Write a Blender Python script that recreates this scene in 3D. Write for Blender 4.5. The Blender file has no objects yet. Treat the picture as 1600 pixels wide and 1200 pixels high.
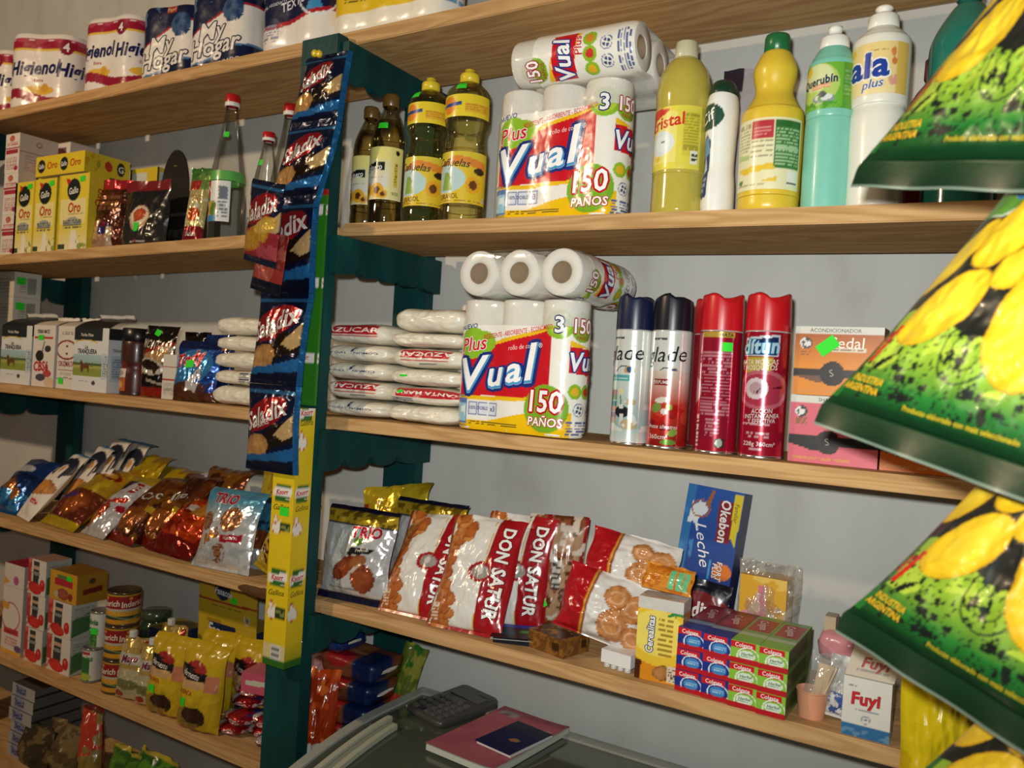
import bpy, bmesh, math, random
import numpy as np
from mathutils import Matrix, Vector

C = bpy.context.scene.collection
SC = bpy.context.scene
PI = math.pi

# ------------------------------------------------------------------ camera, light, exposure
cd = bpy.data.cameras.new('camera')
cd.sensor_width = 36.0
cd.lens = 29.11
cd.clip_start = 0.02
cd.dof.use_dof = True
cd.dof.focus_distance = 1.5
cd.dof.aperture_fstop = 5.6
cam = bpy.data.objects.new('camera', cd)
C.objects.link(cam)
cam.matrix_world = Matrix(((0.8547, -0.0554, 0.5162, 1.1909),
                           (0.5156, -0.0258, -0.8564, -1.2547),
                           (0.0607, 0.9981, 0.0065, 1.4706),
                           (0, 0, 0, 1)))
SC.camera = cam

w = bpy.data.worlds.new('world')
SC.world = w
w.use_nodes = True
w.node_tree.nodes['Background'].inputs[0].default_value = (1.0, 0.84, 0.64, 1)
w.node_tree.nodes['Background'].inputs[1].default_value = 0.045

def lamp(name, kind, loc, energy, color, size):
    l = bpy.data.lights.new(name, kind)
    l.energy = energy
    l.color = color
    l.shadow_soft_size = size
    o = bpy.data.objects.new(name, l)
    o.location = loc
    C.objects.link(o)
    return o

fl = lamp('camera_flash', 'SPOT', (1.165, -1.27, 1.515), 68.0, (0.98, 1.0, 0.95), 0.014)
fl.data.spot_size = math.radians(108)
fl.data.spot_blend = 1.0
fl.rotation_euler = Vector((-0.43, 0.90, 0.13)).to_track_quat('-Z', 'Y').to_euler()
lamp('ceiling_bulb', 'POINT', (-1.15, -1.95, 2.50), 92.0, (1.0, 0.74, 0.48), 0.05)

SC.view_settings.view_transform = 'Standard'
SC.view_settings.look = 'None'
SC.view_settings.gamma = 1.0
SC.view_settings.use_curve_mapping = False
SC.view_settings.exposure = 0.0

# ------------------------------------------------------------------ colour and paint
def s2l(c):
    return c / 12.92 if c <= 0.04045 else ((c + 0.055) / 1.055) ** 2.4
_cc = {}
def lin(h):
    if not isinstance(h, str):
        return np.array(h, float)
    if h not in _cc:
        _cc[h] = np.array([s2l(int(h[i:i + 2], 16) / 255) for i in (1, 3, 5)])
    return _cc[h]

def vnoise(x, y, seed=0):
    xi = np.floor(x).astype(np.int64); yi = np.floor(y).astype(np.int64)
    fx = x - xi; fy = y - yi
    fx = fx * fx * (3 - 2 * fx); fy = fy * fy * (3 - 2 * fy)
    def h(a, b):
        n = (a * 374761393 + b * 668265263 + seed * 974711) & 0x7fffffff
        n = ((n ^ (n >> 13)) * 1274126177) & 0x7fffffff
        n = n ^ (n >> 16)
        return (n & 0xffff) / 65535.0
    return (h(xi, yi) * (1 - fx) + h(xi + 1, yi) * fx) * (1 - fy) + (h(xi, yi + 1) * (1 - fx) + h(xi + 1, yi + 1) * fx) * fy

def fbm(x, y, seed=0):
    return 0.55 * vnoise(x, y, seed) + 0.3 * vnoise(x * 2.1, y * 2.1, seed + 7) + 0.15 * vnoise(x * 4.3, y * 4.3, seed + 13)

class Pt:
    """paints flat print on the grid of a sheet: U to the right, V upward, both 0..1"""
    def __init__(s, nu, nv, W, H):
        s.U, s.V = np.meshgrid(np.linspace(0, 1, nu), np.linspace(0, 1, nv))
        s.C = np.ones((nv, nu, 4)); s.A = W / H; s.W = W; s.H = H; s.texts = []
    def m(s, mask, c, a=None):
        s.C[mask, :3] = lin(c)
        if a is not None: s.C[mask, 3] = a
    def fill(s, c, a=None):
        s.m(np.ones_like(s.U, bool), c, a)
    def R(s, u0, v0, u1, v1, c, a=None):
        s.m((s.U >= u0) & (s.U <= u1) & (s.V >= v0) & (s.V <= v1), c, a)
    def emask(s, cu, cv, ru, rv, ang=0):
        dx = (s.U - cu) * s.A; dy = s.V - cv
        a = math.radians(ang); ca, sa = math.cos(a), math.sin(a)
        return ((dx * ca + dy * sa) / ru) ** 2 + ((-dx * sa + dy * ca) / rv) ** 2
    def E(s, cu, cv, ru, rv, c, ang=0, a=None):
        s.m(s.emask(cu, cv, ru, rv, ang) < 1, c, a)
    def ring(s, cu, cv, ru, rv, c, t=0.15, ang=0):
        e = s.emask(cu, cv, ru, rv, ang); s.m((e < 1) & (e > (1 - t) ** 2), c)
    def pmask(s, pts):
        ins = np.zeros_like(s.U, bool); n = len(pts)
        for i in range(n):
            x0, y0 = pts[i]; x1, y1 = pts[(i + 1) % n]
            if y0 == y1: continue
            cr = ((s.V < y0) != (s.V < y1)) & (s.U < (x1 - x0) * (s.V - y0) / (y1 - y0) + x0)
            ins ^= cr
        return ins
    def P(s, pts, c, a=None):
        s.m(s.pmask(pts), c, a)
    def B(s, lo, hi, c, a=None):
        l = lo(s.U) if callable(lo) else lo
        h = hi(s.U) if callable(hi) else hi
        s.m((s.V >= l) & (s.V <= h), c, a)
    def grad(s, v0, c0, v1, c1, mask=None):
        t = np.clip((s.V - v0) / (v1 - v0), 0, 1)[..., None]
        col = lin(c0) * (1 - t) + lin(c1) * t
        mk = ((s.V >= min(v0, v1)) & (s.V <= max(v0, v1))) if mask is None else mask
        s.C[mk, :3] = col[mk]
    def N(s, sc, th, c, seed=0, mask=None, sy=1.0):
        n = fbm(s.U * s.A * sc, s.V * sc * sy, seed)
        mk = n > th
        if mask is not None: mk &= mask
        s.m(mk, c)
    def food(s, cu, cv, ru, rv, c, c2, ang=0, seed=0):
        """a printed picture of food: mottled blob with a browner rim"""
        e = s.emask(cu, cv, ru, rv, ang) * (0.8 + 0.45 * fbm(s.U * s.A * 9, s.V * 9, seed + 3))
        mk = e < 1
        n = fbm(s.U * s.A * 16, s.V * 16, seed)
        t = np.clip(0.75 * e ** 2 + 1.5 * (n - 0.5), 0, 1)[..., None]
        col = lin(c) * (1 - t) + lin(c2) * t
        s.C[mk, :3] = col[mk]
    def D(s, u0, v0, u1, v1, rows, c, seed=0, duty=0.6):
        """rows of print too small to read"""
        r = (s.V - v0) / (v1 - v0) * rows
        mk = (s.U >= u0) & (s.U <= u1) & (s.V >= v0) & (s.V <= v1) & (np.mod(r, 1) < duty)
        n = vnoise(s.U * s.A * 55 + 17 * np.floor(r), np.floor(r) * 3.7, seed)
        s.m(mk & (n > 0.3), c)
    def T(s, txt, u, v, h, c, rot=0, sh=0, b=0, out=None, ow=0.06, sx=1.0, arc=0):
        s.texts.append((txt, u, v, h, c, rot, sh, b, out, ow, sx, arc))

_tc = {}
def text_geo(txt, b, sh):
    k = (txt, round(b, 3), round(sh, 3))
    if k not in _tc:
        cu = bpy.data.curves.new('lettering', 'FONT')
        cu.body = txt; cu.resolution_u = 2; cu.offset = b; cu.shear = sh
        cu.align_x = 'LEFT'; cu.size = 1.0; cu.space_character = 1.0 + 1.6 * b
        o = bpy.data.objects.new('lettering', cu)
        me = bpy.data.meshes.new_from_object(o)
        n = len(me.vertices)
        v = np.empty(n * 3); me.vertices.foreach_get('co', v)
        v = v.reshape(-1, 3)[:, :2] / 0.7
        me.calc_loop_triangles()
        t = np.empty(len(me.loop_triangles) * 3, np.int32)
        me.loop_triangles.foreach_get('vertices', t)
        t = t.reshape(-1, 3)
        sane = (v[:, 1] > -1.2) & (v[:, 1] < 2.2)
        if n: t = t[sane[t].all(axis=1)]
        w = v[t, 0].max() if len(t) else 0
        x0 = v[t, 0].min() if len(t) else 0
        v[:, 0] -= (w + x0) / 2; v[:, 1] -= 0.5
        bpy.data.objects.remove(o); bpy.data.curves.remove(cu); bpy.data.meshes.remove(me)
        _tc[k] = (v, t)
    return _tc[k]

def split_tris(v, t, L):
    """cut triangles until no edge is longer than L, so that lettering follows a curved sheet"""
    p = v[t]
    out = []
    for _ in range(5):
        e = np.linalg.norm(p - np.roll(p, -1, axis=1), axis=2).max(axis=1)
        big = e > L
        out.append(p[~big])
        p = p[big]
        if len(p) == 0: break
        a, b, c = p[:, 0], p[:, 1], p[:, 2]
        ab, bc, ca = (a + b) / 2, (b + c) / 2, (c + a) / 2
        p = np.concatenate([np.stack(q, 1) for q in ((a, ab, ca), (ab, b, bc), (ca, bc, c), (ab, bc, ca))])
    if len(p): out.append(p)
    p = np.concatenate(out)
    return p.reshape(-1, 2), np.arange(len(p) * 3).reshape(-1, 3)

class Sheet:
    def __init__(s, G, W, H):
        s.G = G; s.W = W; s.H = H
        du = np.gradient(G, axis=1); dv = np.gradient(G, axis=0)
        n = np.cross(du, dv)
        s.N = n / (np.linalg.norm(n, axis=2, keepdims=True) + 1e-12)
    def at(s, u, v, off):
        nv, nu = s.G.shape[:2]
        fu = np.clip(u, 0, 1) * (nu - 1); fv = np.clip(v, 0, 1) * (nv - 1)
        i = np.clip(np.floor(fu).astype(int), 0, nu - 2); j = np.clip(np.floor(fv).astype(int), 0, nv - 2)
        a = (fu - i)[:, None]; b = (fv - j)[:, None]
        def L(Q):
            return (Q[j, i] * (1 - a) + Q[j, i + 1] * a) * (1 - b) + (Q[j + 1, i] * (1 - a) + Q[j + 1, i + 1] * a) * b
        return L(s.G) + L(s.N) * off

class MB:
    def __init__(s):
        s.v = []; s.c = []; s.q = []; s.t = []; s.n = 0; s.sheets = []
    def _add(s, v, c):
        o = s.n; s.v.append(np.asarray(v, float).reshape(-1, 3))
        k = len(s.v[-1]); c = np.asarray(c, float)
        if c.ndim == 1:
            c = np.concatenate([c, [1.0]])[:4] if len(c) == 3 else c
            c = np.tile(c, (k, 1))
        s.c.append(c.reshape(-1, 4)); s.n += k
        return o
    def grid(s, G, col):
        nv, nu = G.shape[:2]
        o = s._add(G, lin(col) if isinstance(col, str) else col)
        i = np.arange(nv * nu).reshape(nv, nu)
        s.q.append(np.stack([i[:-1, :-1], i[:-1, 1:], i[1:, 1:], i[1:, :-1]], -1).reshape(-1, 4) + o)
    def tris(s, v, t, col):
        o = s._add(v, lin(col)); s.t.append(np.asarray(t) + o)
    def quads(s, v, q, col):
        o = s._add(v, lin(col)); s.q.append(np.asarray(q) + o)
    def sheet(s, G, W, H, paint, off=0.0004):
        sh = Sheet(G, W, H); s.sheets.append(sh)
        if not callable(paint):
            s.grid(G, paint); return sh
        P = Pt(G.shape[1], G.shape[0], W, H)
        paint(P)
        s.grid(G, P.C)
        cell = 2.2 * max(W / G.shape[1], H / G.shape[0])
        flat = G.shape[0] <= 3
        for k, (txt, u, v, h, c, rot, shr, b, out, ow, sx, arc) in enumerate(P.texts):
            for lay in ((0, 1) if out else (1,)):
                vv, tt = text_geo(txt, min(b * 0.42, 0.034), shr)
                if len(tt) == 0: continue
                if lay == 0:
                    rim = 0.62 * ow
                    ds = [(rim * math.cos(q_), rim * math.sin(q_)) for q_ in np.arange(8) * PI / 4]
                    tt = np.concatenate([tt + len(vv) * q_ for q_ in range(8)])
                    vv = np.concatenate([vv + np.array(d_) for d_ in ds])
                q = vv * (h * H)
                q[:, 0] *= sx
                if arc: q[:, 1] -= arc * q[:, 0] ** 2 / (h * H)
                a = math.radians(rot)
                q = np.stack([q[:, 0] * math.cos(a) - q[:, 1] * math.sin(a), q[:, 0] * math.sin(a) + q[:, 1] * math.cos(a)], 1)
                if not flat: q, tt = split_tris(q, tt, cell)
                uu = u + q[:, 0] / W; ww = v + q[:, 1] / H
                ok = ((uu > 0) & (uu < 1) & (ww > 0) & (ww < 1))[tt].all(axis=1)
                s.tris(sh.at(uu, ww, off + 0.0003 * lay + 0.00002 * k), tt[ok], out if lay == 0 else c)
        return sh
    def quadface(s, o, eu, ev, nu, nv, paint, off=0.0003):
        o = np.array(o, float); eu = np.array(eu, float); ev = np.array(ev, float)
        u = np.linspace(0, 1, nu)[None, :, None]; v = np.linspace(0, 1, nv)[:, None, None]
        G = o + eu * u + ev * v
        return s.sheet(G, np.linalg.norm(eu), np.linalg.norm(ev), paint, off)
    def box(s, x0, x1, y0, y1, z0, z1, col):
        v = [(x, y, z) for x in (x0, x1) for y in (y0, y1) for z in (z0, z1)]
        for f in ((0, 1, 3, 2), (4, 6, 7, 5), (0, 4, 5, 1), (2, 3, 7, 6), (0, 2, 6, 4), (1, 5, 7, 3)):
            s.quads([v[i] for i in f], [(0, 1, 2, 3)], col)
    def lathe(s, prof, n, col, cx=0, cy=0, zmod=None, th0=0.0):
        """prof: (r, z) pairs; theta 0 faces -Y and grows toward +X"""
        prof = np.array(prof, float)
        th = np.linspace(0, 2 * PI, n + 1) + th0
        r = prof[:, 0][:, None]; z = np.repeat(prof[:, 1][:, None], n + 1, 1)
        G = np.stack([cx + r * np.sin(th), cy - r * np.cos(th), z], -1)
        if zmod: G[..., 2] = zmod(G[..., 2], np.tile(th, (len(prof), 1)))
        return s.sheet(G, 2 * PI * prof[:, 0].max(), np.ptp(prof[:, 1]) + 1e-6, col)
    def wrap(s, rf, z0, z1, a0, a1, nu, nv, paint, off=0.0006, inset=0.0006):
        """a label wrapped on a round body with radius rf(z), from angle a0 to a1 in degrees"""
        th = np.radians(np.linspace(a0, a1, nu)); z = np.linspace(z0, z1, nv)
        r = (np.array([rf(q) for q in z]) + inset)[:, None]
        G = np.stack([r * np.sin(th), -r * np.cos(th), np.repeat(z[:, None], nu, 1)], -1)
        return s.sheet(G, r.mean() * abs(math.radians(a1 - a0)), z1 - z0, paint, off)
    def build(s, name, m, parent=None, M=None, smooth=True):
        v = np.concatenate(s.v)
        if M is not None:
            M = np.array(M); v = v @ M[:3, :3].T + M[:3, 3]
        c = np.concatenate(s.c)
        q = np.concatenate(s.q) if s.q else np.zeros((0, 4), int)
        t = np.concatenate(s.t) if s.t else np.zeros((0, 3), int)
        me = bpy.data.meshes.new(name)
        me.vertices.add(len(v)); me.vertices.foreach_set('co', v.ravel())
        li = np.concatenate([q.ravel(), t.ravel()]).astype(np.int32)
        me.loops.add(len(li)); me.loops.foreach_set('vertex_index', li)
        me.polygons.add(len(q) + len(t))
        me.polygons.foreach_set('loop_start', np.concatenate([np.arange(len(q)) * 4, len(q) * 4 + np.arange(len(t)) * 3]).astype(np.int32))
        at = me.attributes.new('print', 'FLOAT_COLOR', 'POINT')
        at.data.foreach_set('color', c.ravel().astype(np.float32))
        me.polygons.foreach_set('use_smooth', np.full(len(q) + len(t), smooth))
        me.update(calc_edges=True)
        me.materials.append(m)
        o = bpy.data.objects.new(name, me)
        C.objects.link(o)
        if parent is not None: o.parent = parent
        return o

# ------------------------------------------------------------------ materials
def mk(name, rough=0.5, metallic=0.0, coat=0.0, bump=None, film=False, trans=0.0, spec=0.5, wear=0.06, tint=None):
    m = bpy.data.materials.new(name); m.use_nodes = True
    nt = m.node_tree; N = nt.nodes; L = nt.links
    b = N['Principled BSDF']
    b.inputs['Roughness'].default_value = rough
    b.inputs['Metallic'].default_value = metallic
    b.inputs['Coat Weight'].default_value = coat
    b.inputs['Coat Roughness'].default_value = 0.08
    b.inputs['Specular IOR Level'].default_value = spec
    b.inputs['Transmission Weight'].default_value = trans
    tc = N.new('ShaderNodeTexCoord')
    at = N.new('ShaderNodeAttribute'); at.attribute_name = 'print'
    nz = N.new('ShaderNodeTexNoise'); nz.inputs['Scale'].default_value = 60; nz.inputs['Detail'].default_value = 4
    L.new(tc.outputs['Object'], nz.inputs['Vector'])
    mr = N.new('ShaderNodeMapRange'); mr.inputs[3].default_value = 1 - wear; mr.inputs[4].default_value = 1 + wear
    L.new(nz.outputs[0], mr.inputs[0])
    mx = N.new('ShaderNodeVectorMath'); mx.operation = 'SCALE'
    L.new(at.outputs['Color'], mx.inputs[0]); L.new(mr.outputs[0], mx.inputs['Scale'])
    L.new(mx.outputs[0], b.inputs['Base Color'])
    if bump:
        kind, sc, st, dist = bump
        if kind == 'crease':
            t = N.new('ShaderNodeTexVoronoi'); t.feature = 'F1'; t.inputs['Scale'].default_value = sc
            d = N.new('ShaderNodeTexNoise'); d.inputs['Scale'].default_value = sc * 0.8
            L.new(tc.outputs['Object'], d.inputs['Vector'])
            va = N.new('ShaderNodeVectorMath'); va.operation = 'MULTIPLY_ADD'
            va.inputs[1].default_value = (0.05, 0.05, 0.05)
            L.new(d.outputs[1], va.inputs[0]); L.new(tc.outputs['Object'], va.inputs[2])
            L.new(va.outputs[0], t.inputs['Vector'])
            o = t.outputs[0]
        else:
            t = N.new('ShaderNodeTexNoise'); t.inputs['Scale'].default_value = sc; t.inputs['Detail'].default_value = 3
            L.new(tc.outputs['Object'], t.inputs['Vector']); o = t.outputs[0]
        bp = N.new('ShaderNodeBump'); bp.inputs['Strength'].default_value = st; bp.inputs['Distance'].default_value = dist
        L.new(o, bp.inputs['Height']); L.new(bp.outputs[0], b.inputs['Normal'])
    if film:
        tr = N.new('ShaderNodeBsdfTransparent'); tr.inputs[0].default_value = (0.97, 0.97, 0.97, 1)
        gl = N.new('ShaderNodeBsdfGlossy'); gl.inputs['Roughness'].default_value = 0.12
        if bump: L.new(bp.outputs[0], gl.inputs['Normal'])
        m1 = N.new('ShaderNodeMixShader'); m1.inputs[0].default_value = 0.09
        L.new(tr.outputs[0], m1.inputs[1]); L.new(gl.outputs[0], m1.inputs[2])
        m2 = N.new('ShaderNodeMixShader')
        L.new(at.outputs['Alpha'], m2.inputs[0]); L.new(m1.outputs[0], m2.inputs[1]); L.new(b.outputs[0], m2.inputs[2])
        L.new(m2.outputs[0], N['Material Output'].inputs[0])
    if tint is not None:   # thin clear plastic or glass with clear liquid: see-through, tinted, glossy at grazing angles
        tr = N.new('ShaderNodeBsdfTransparent'); tr.inputs[0].default_value = (*tint, 1)
        gl = N.new('ShaderNodeBsdfGlossy'); gl.inputs['Roughness'].default_value = rough
        lw = N.new('ShaderNodeLayerWeight'); lw.inputs[0].default_value = 0.35
        mp = N.new('ShaderNodeMapRange'); mp.inputs[3].default_value = 0.06; mp.inputs[4].default_value = 0.75
        L.new(lw.outputs['Fresnel'], mp.inputs[0])
        m1 = N.new('ShaderNodeMixShader')
        L.new(mp.outputs[0], m1.inputs[0]); L.new(tr.outputs[0], m1.inputs[1]); L.new(gl.outputs[0], m1.inputs[2])
        L.new(m1.outputs[0], N['Material Output'].inputs[0])
    return m

M = {
 'carton': mk('printed_carton', 0.42, coat=0.1),
 'matte': mk('matte_paper', 0.85, spec=0.2, bump=('noise', 300, 0.25, 0.001)),
 'tissue': mk('soft_tissue_paper', 0.95, spec=0.1, bump=('noise', 420, 0.5, 0.002)),
 'film': mk('printed_plastic_film', 0.24, coat=0.35, bump=('crease', 28, 0.35, 0.006)),
 'foil': mk('printed_foil', 0.22, metallic=0.45, coat=0.3, bump=('crease', 34, 0.5, 0.007)),
 'paperbag': mk('coated_paper_bag', 0.5, coat=0.08, bump=('crease', 22, 0.25, 0.004)),
 'poly': mk('cloudy_polythene', 0.33, coat=0.25, bump=('crease', 30, 0.3, 0.005)),
 'plastic': mk('moulded_plastic', 0.32, coat=0.1),
 'label': mk('printed_label', 0.35, coat=0.2),
 'tin': mk('lacquered_metal', 0.2, metallic=0.35, coat=0.5),
 'steel': mk('bare_metal', 0.25, metallic=1.0),
 'sticker': mk('fluorescent_paper', 0.7),
 'wrap': mk('clear_wrap', 0.25, film=True, coat=0.3, bump=('crease', 24, 0.2, 0.006)),
 'clear': mk('clear_glass', 0.04, tint=(0.96, 0.97, 0.95)),
 'oil': mk('oil_bottle', 0.05, tint=(0.985, 0.94, 0.62)),
 'dkoil': mk('smoky_oil_bottle', 0.07, tint=(0.86, 0.81, 0.60)),
 'chipfilm': mk('glossy_chip_film', 0.34, coat=0.12, bump=('noise', 30, 0.12, 0.004)),
 'soap': mk('soap_bottle', 0.14, trans=0.3, coat=0.3),
 'glasstop': mk('freezer_glass', 0.08, coat=0.6),
}

def wood(name, a, b, seed):
    m = bpy.data.materials.new(name); m.use_nodes = True
    nt = m.node_tree; N = nt.nodes; L = nt.links; p = N['Principled BSDF']
    tc = N.new('ShaderNodeTexCoord'); oi = N.new('ShaderNodeObjectInfo')
    ad = N.new('ShaderNodeVectorMath'); ad.operation = 'MULTIPLY_ADD'
    ad.inputs[1].default_value = (0.9, 7.0, 14.0)
    cx = N.new('ShaderNodeCombineXYZ'); mu = N.new('ShaderNodeMath'); mu.operation = 'MULTIPLY'; mu.inputs[1].default_value = 37.0
    L.new(oi.outputs['Random'], mu.inputs[0])
    for i in range(3): L.new(mu.outputs[0], cx.inputs[i])
    L.new(tc.outputs['Object'], ad.inputs[0]); L.new(cx.outputs[0], ad.inputs[2])
    n1 = N.new('ShaderNodeTexNoise'); n1.inputs['Scale'].default_value = 1.6; n1.inputs['Detail'].default_value = 3; n1.inputs['Distortion'].default_value = 0.6
    L.new(ad.outputs[0], n1.inputs['Vector'])
    sn = N.new('ShaderNodeMath'); sn.operation = 'MULTIPLY'; sn.inputs[1].default_value = 58
    L.new(n1.outputs[0], sn.inputs[0])
    si = N.new('ShaderNodeMath'); si.operation = 'SINE'; L.new(sn.outputs[0], si.inputs[0])
    n2 = N.new('ShaderNodeTexNoise'); n2.inputs['Scale'].default_value = 9; n2.inputs['Detail'].default_value = 5
    L.new(ad.outputs[0], n2.inputs['Vector'])
    mr = N.new('ShaderNodeMapRange'); mr.inputs[1].default_value = -1; mr.inputs[2].default_value = 1; mr.inputs[3].default_value = 0.12; mr.inputs[4].default_value = 0.62
    L.new(si.outputs[0], mr.inputs[0])
    ml = N.new('ShaderNodeMath'); ml.operation = 'MULTIPLY_ADD'; ml.inputs[1].default_value = 0.7
    L.new(n2.outputs[0], ml.inputs[0]); L.new(mr.outputs[0], ml.inputs[2])
    sb = N.new('ShaderNodeMath'); sb.operation = 'SUBTRACT'; sb.inputs[1].default_value = 0.3; L.new(ml.outputs[0], sb.inputs[0])
    cr = N.new('ShaderNodeValToRGB')
    cr.color_ramp.elements[0].color = (*lin(a), 1); cr.color_ramp.elements[1].color = (*lin(b), 1)
    L.new(sb.outputs[0], cr.inputs[0])
    # knots
    kv = N.new('ShaderNodeTexVoronoi'); kv.inputs['Scale'].default_value = 3.1
    km = N.new('ShaderNodeVectorMath'); km.operation = 'MULTIPLY_ADD'; km.inputs[1].default_value = (0.55, 1.0, 1.0)
    L.new(tc.outputs['Object'], km.inputs[0]); L.new(cx.outputs[0], km.inputs[2]); L.new(km.outputs[0], kv.inputs['Vector'])
    kr = N.new('ShaderNodeMapRange'); kr.inputs[1].default_value = 0.03; kr.inputs[2].default_value = 0.07; kr.inputs[3].default_value = 0.75; kr.inputs[4].default_value = 0
    L.new(kv.outputs[0], kr.inputs[0])
    mix = N.new('ShaderNodeMix'); mix.data_type = 'RGBA'
    L.new(kr.outputs[0], mix.inputs[0]); L.new(cr.outputs[0], mix.inputs[6]); mix.inputs[7].default_value = (*lin('#5a3416'), 1)
    L.new(mix.outputs[2], p.inputs['Base Color'])
    p.inputs['Roughness'].default_value = 0.85; p.inputs['Specular IOR Level'].default_value = 0.08
    bp = N.new('ShaderNodeBump'); bp.inputs['Strength'].default_value = 0.04; bp.inputs['Distance'].default_value = 0.001
    L.new(sb.outputs[0], bp.inputs['Height']); L.new(bp.outputs[0], p.inputs['Normal'])
    return m
M['pine'] = wood('pine_board', '#d2ab78', '#a97f50', 1)

def painted(name, c1, c2, c3, scale, rough, bump):
    m = bpy.data.materials.new(name); m.use_nodes = True
    nt = m.node_tree; N = nt.nodes; L = nt.links; p = N['Principled BSDF']
    tc = N.new('ShaderNodeTexCoord')
    n1 = N.new('ShaderNodeTexNoise'); n1.inputs['Scale'].default_value = scale; n1.inputs['Detail'].default_value = 6
    mp = N.new('ShaderNodeMapping'); mp.inputs['Scale'].default_value = (1, 1, 0.35)
    L.new(tc.outputs['Object'], mp.inputs[0]); L.new(mp.outputs[0], n1.inputs['Vector'])
    cr = N.new('ShaderNodeValToRGB')
    e = cr.color_ramp.elements
    e[0].position = 0.35; e[0].color = (*lin(c1), 1); e[1].position = 0.62; e[1].color = (*lin(c2), 1)
    x = e.new(0.74); x.color = (*lin(c3), 1)
    L.new(n1.outputs[0], cr.inputs[0]); L.new(cr.outputs[0], p.inputs['Base Color'])
    p.inputs['Roughness'].default_value = rough; p.inputs['Specular IOR Level'].default_value = 0.25
    n2 = N.new('ShaderNodeTexNoise'); n2.inputs['Scale'].default_value = scale * 6; n2.inputs['Detail'].default_value = 5
    L.new(tc.outputs['Object'], n2.inputs['Vector'])
    bp = N.new('ShaderNodeBump'); bp.inputs['Strength'].default_value = bump; bp.inputs['Distance'].default_value = 0.003
    L.new(n2.outputs[0], bp.inputs['Height']); L.new(bp.outputs[0], p.inputs['Normal'])
    return m
M['teal'] = painted('teal_paint', '#0a3638', '#0e4444', '#19594e', 14, 0.55, 0.4)
M['wall'] = painted('painted_plaster', '#cdcdc8', '#c6c6c1', '#bbbab3', 9, 0.85, 0.12)
M['floor'] = painted('cement_floor', '#7f776b', '#8d8477', '#6e675c', 5, 0.7, 0.3)

# ------------------------------------------------------------------ helpers for things
def tag(o, label, cat, group=None, kind=None):
    if label: o['label'] = label
    if cat: o['category'] = cat
    if group: o['group'] = group
    if kind: o['kind'] = kind
    return o
def thing(name, label, cat, loc=(0, 0, 0), rz=0, group=None):
    o = bpy.data.objects.new(name, None); C.objects.link(o)
    o.empty_display_size = 0.03
    o.location = loc; o.rotation_euler = (0, 0, rz)
    return tag(o, label, cat, group)
def copy_tree(o, loc=None, rz=None, label=None, parent=None):
    c = o.copy(); C.objects.link(c)
    if parent is not None: c.parent = parent
    if loc is not None: c.location = loc
    if rz is not None: c.rotation_euler = (0, 0, rz)
    if label: c['label'] = label
    for ch in list(o.children): copy_tree(ch, parent=c)
    return c
def zt(s, x):
    """height of the upper side of a shelf board at x"""
    if s == 'T': return 2.156 + 0.004 * x
    if s == 'L2': return 1.7335 + (x + 1.283) * 0.0185
    if s == 'R2': return 1.765 - 0.018 * x
    return {'L3': 1.370, 'R3': 1.371, 'L4': 0.996, 'R4': 0.996, 'L5': 0.620, 'L6': 0.335}[s]
GREEN = '#2fe02a'
def sticker(parent, sh, u, v, w=0.018, h=0.013, rot=0, col=GREEN, name='price_sticker', off=0.0012):
    a = math.radians(rot); mb = MB()
    x = np.linspace(-0.5, 0.5, 4); X, Y = np.meshgrid(x * w, x * h)
    px = X * math.cos(a) - Y * math.sin(a); py = X * math.sin(a) + Y * math.cos(a)
    uu = (u + px / sh.W).ravel(); vv = (v + py / sh.H).ravel()
    top = sh.at(uu, vv, off).reshape(4, 4, 3)
    mb.grid(top, col)
    mb.grid(sh.at(uu, vv, off * 0.3).reshape(4, 4, 3), col)
    return mb.build(name, M['sticker'], parent)

def cr(pts, n=6):
    """smooth profile through (r, z) points"""
    p = np.array(pts, float); out = []
    q = np.vstack([2 * p[0] - p[1], p, 2 * p[-1] - p[-2]])
    for i in range(1, len(q) - 2):
        for t in np.linspace(0, 1, n, endpoint=False):
            a, b, c, d = q[i - 1], q[i], q[i + 1], q[i + 2]
            out.append(0.5 * (2 * b + (c - a) * t + (2 * a - 5 * b + 4 * c - d) * t * t + (3 * b - a - 3 * c + d) * t ** 3))
    out.append(p[-1])
    o = np.array(out); o[:, 0] = np.maximum(o[:, 0], 0.0)
    return o

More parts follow.
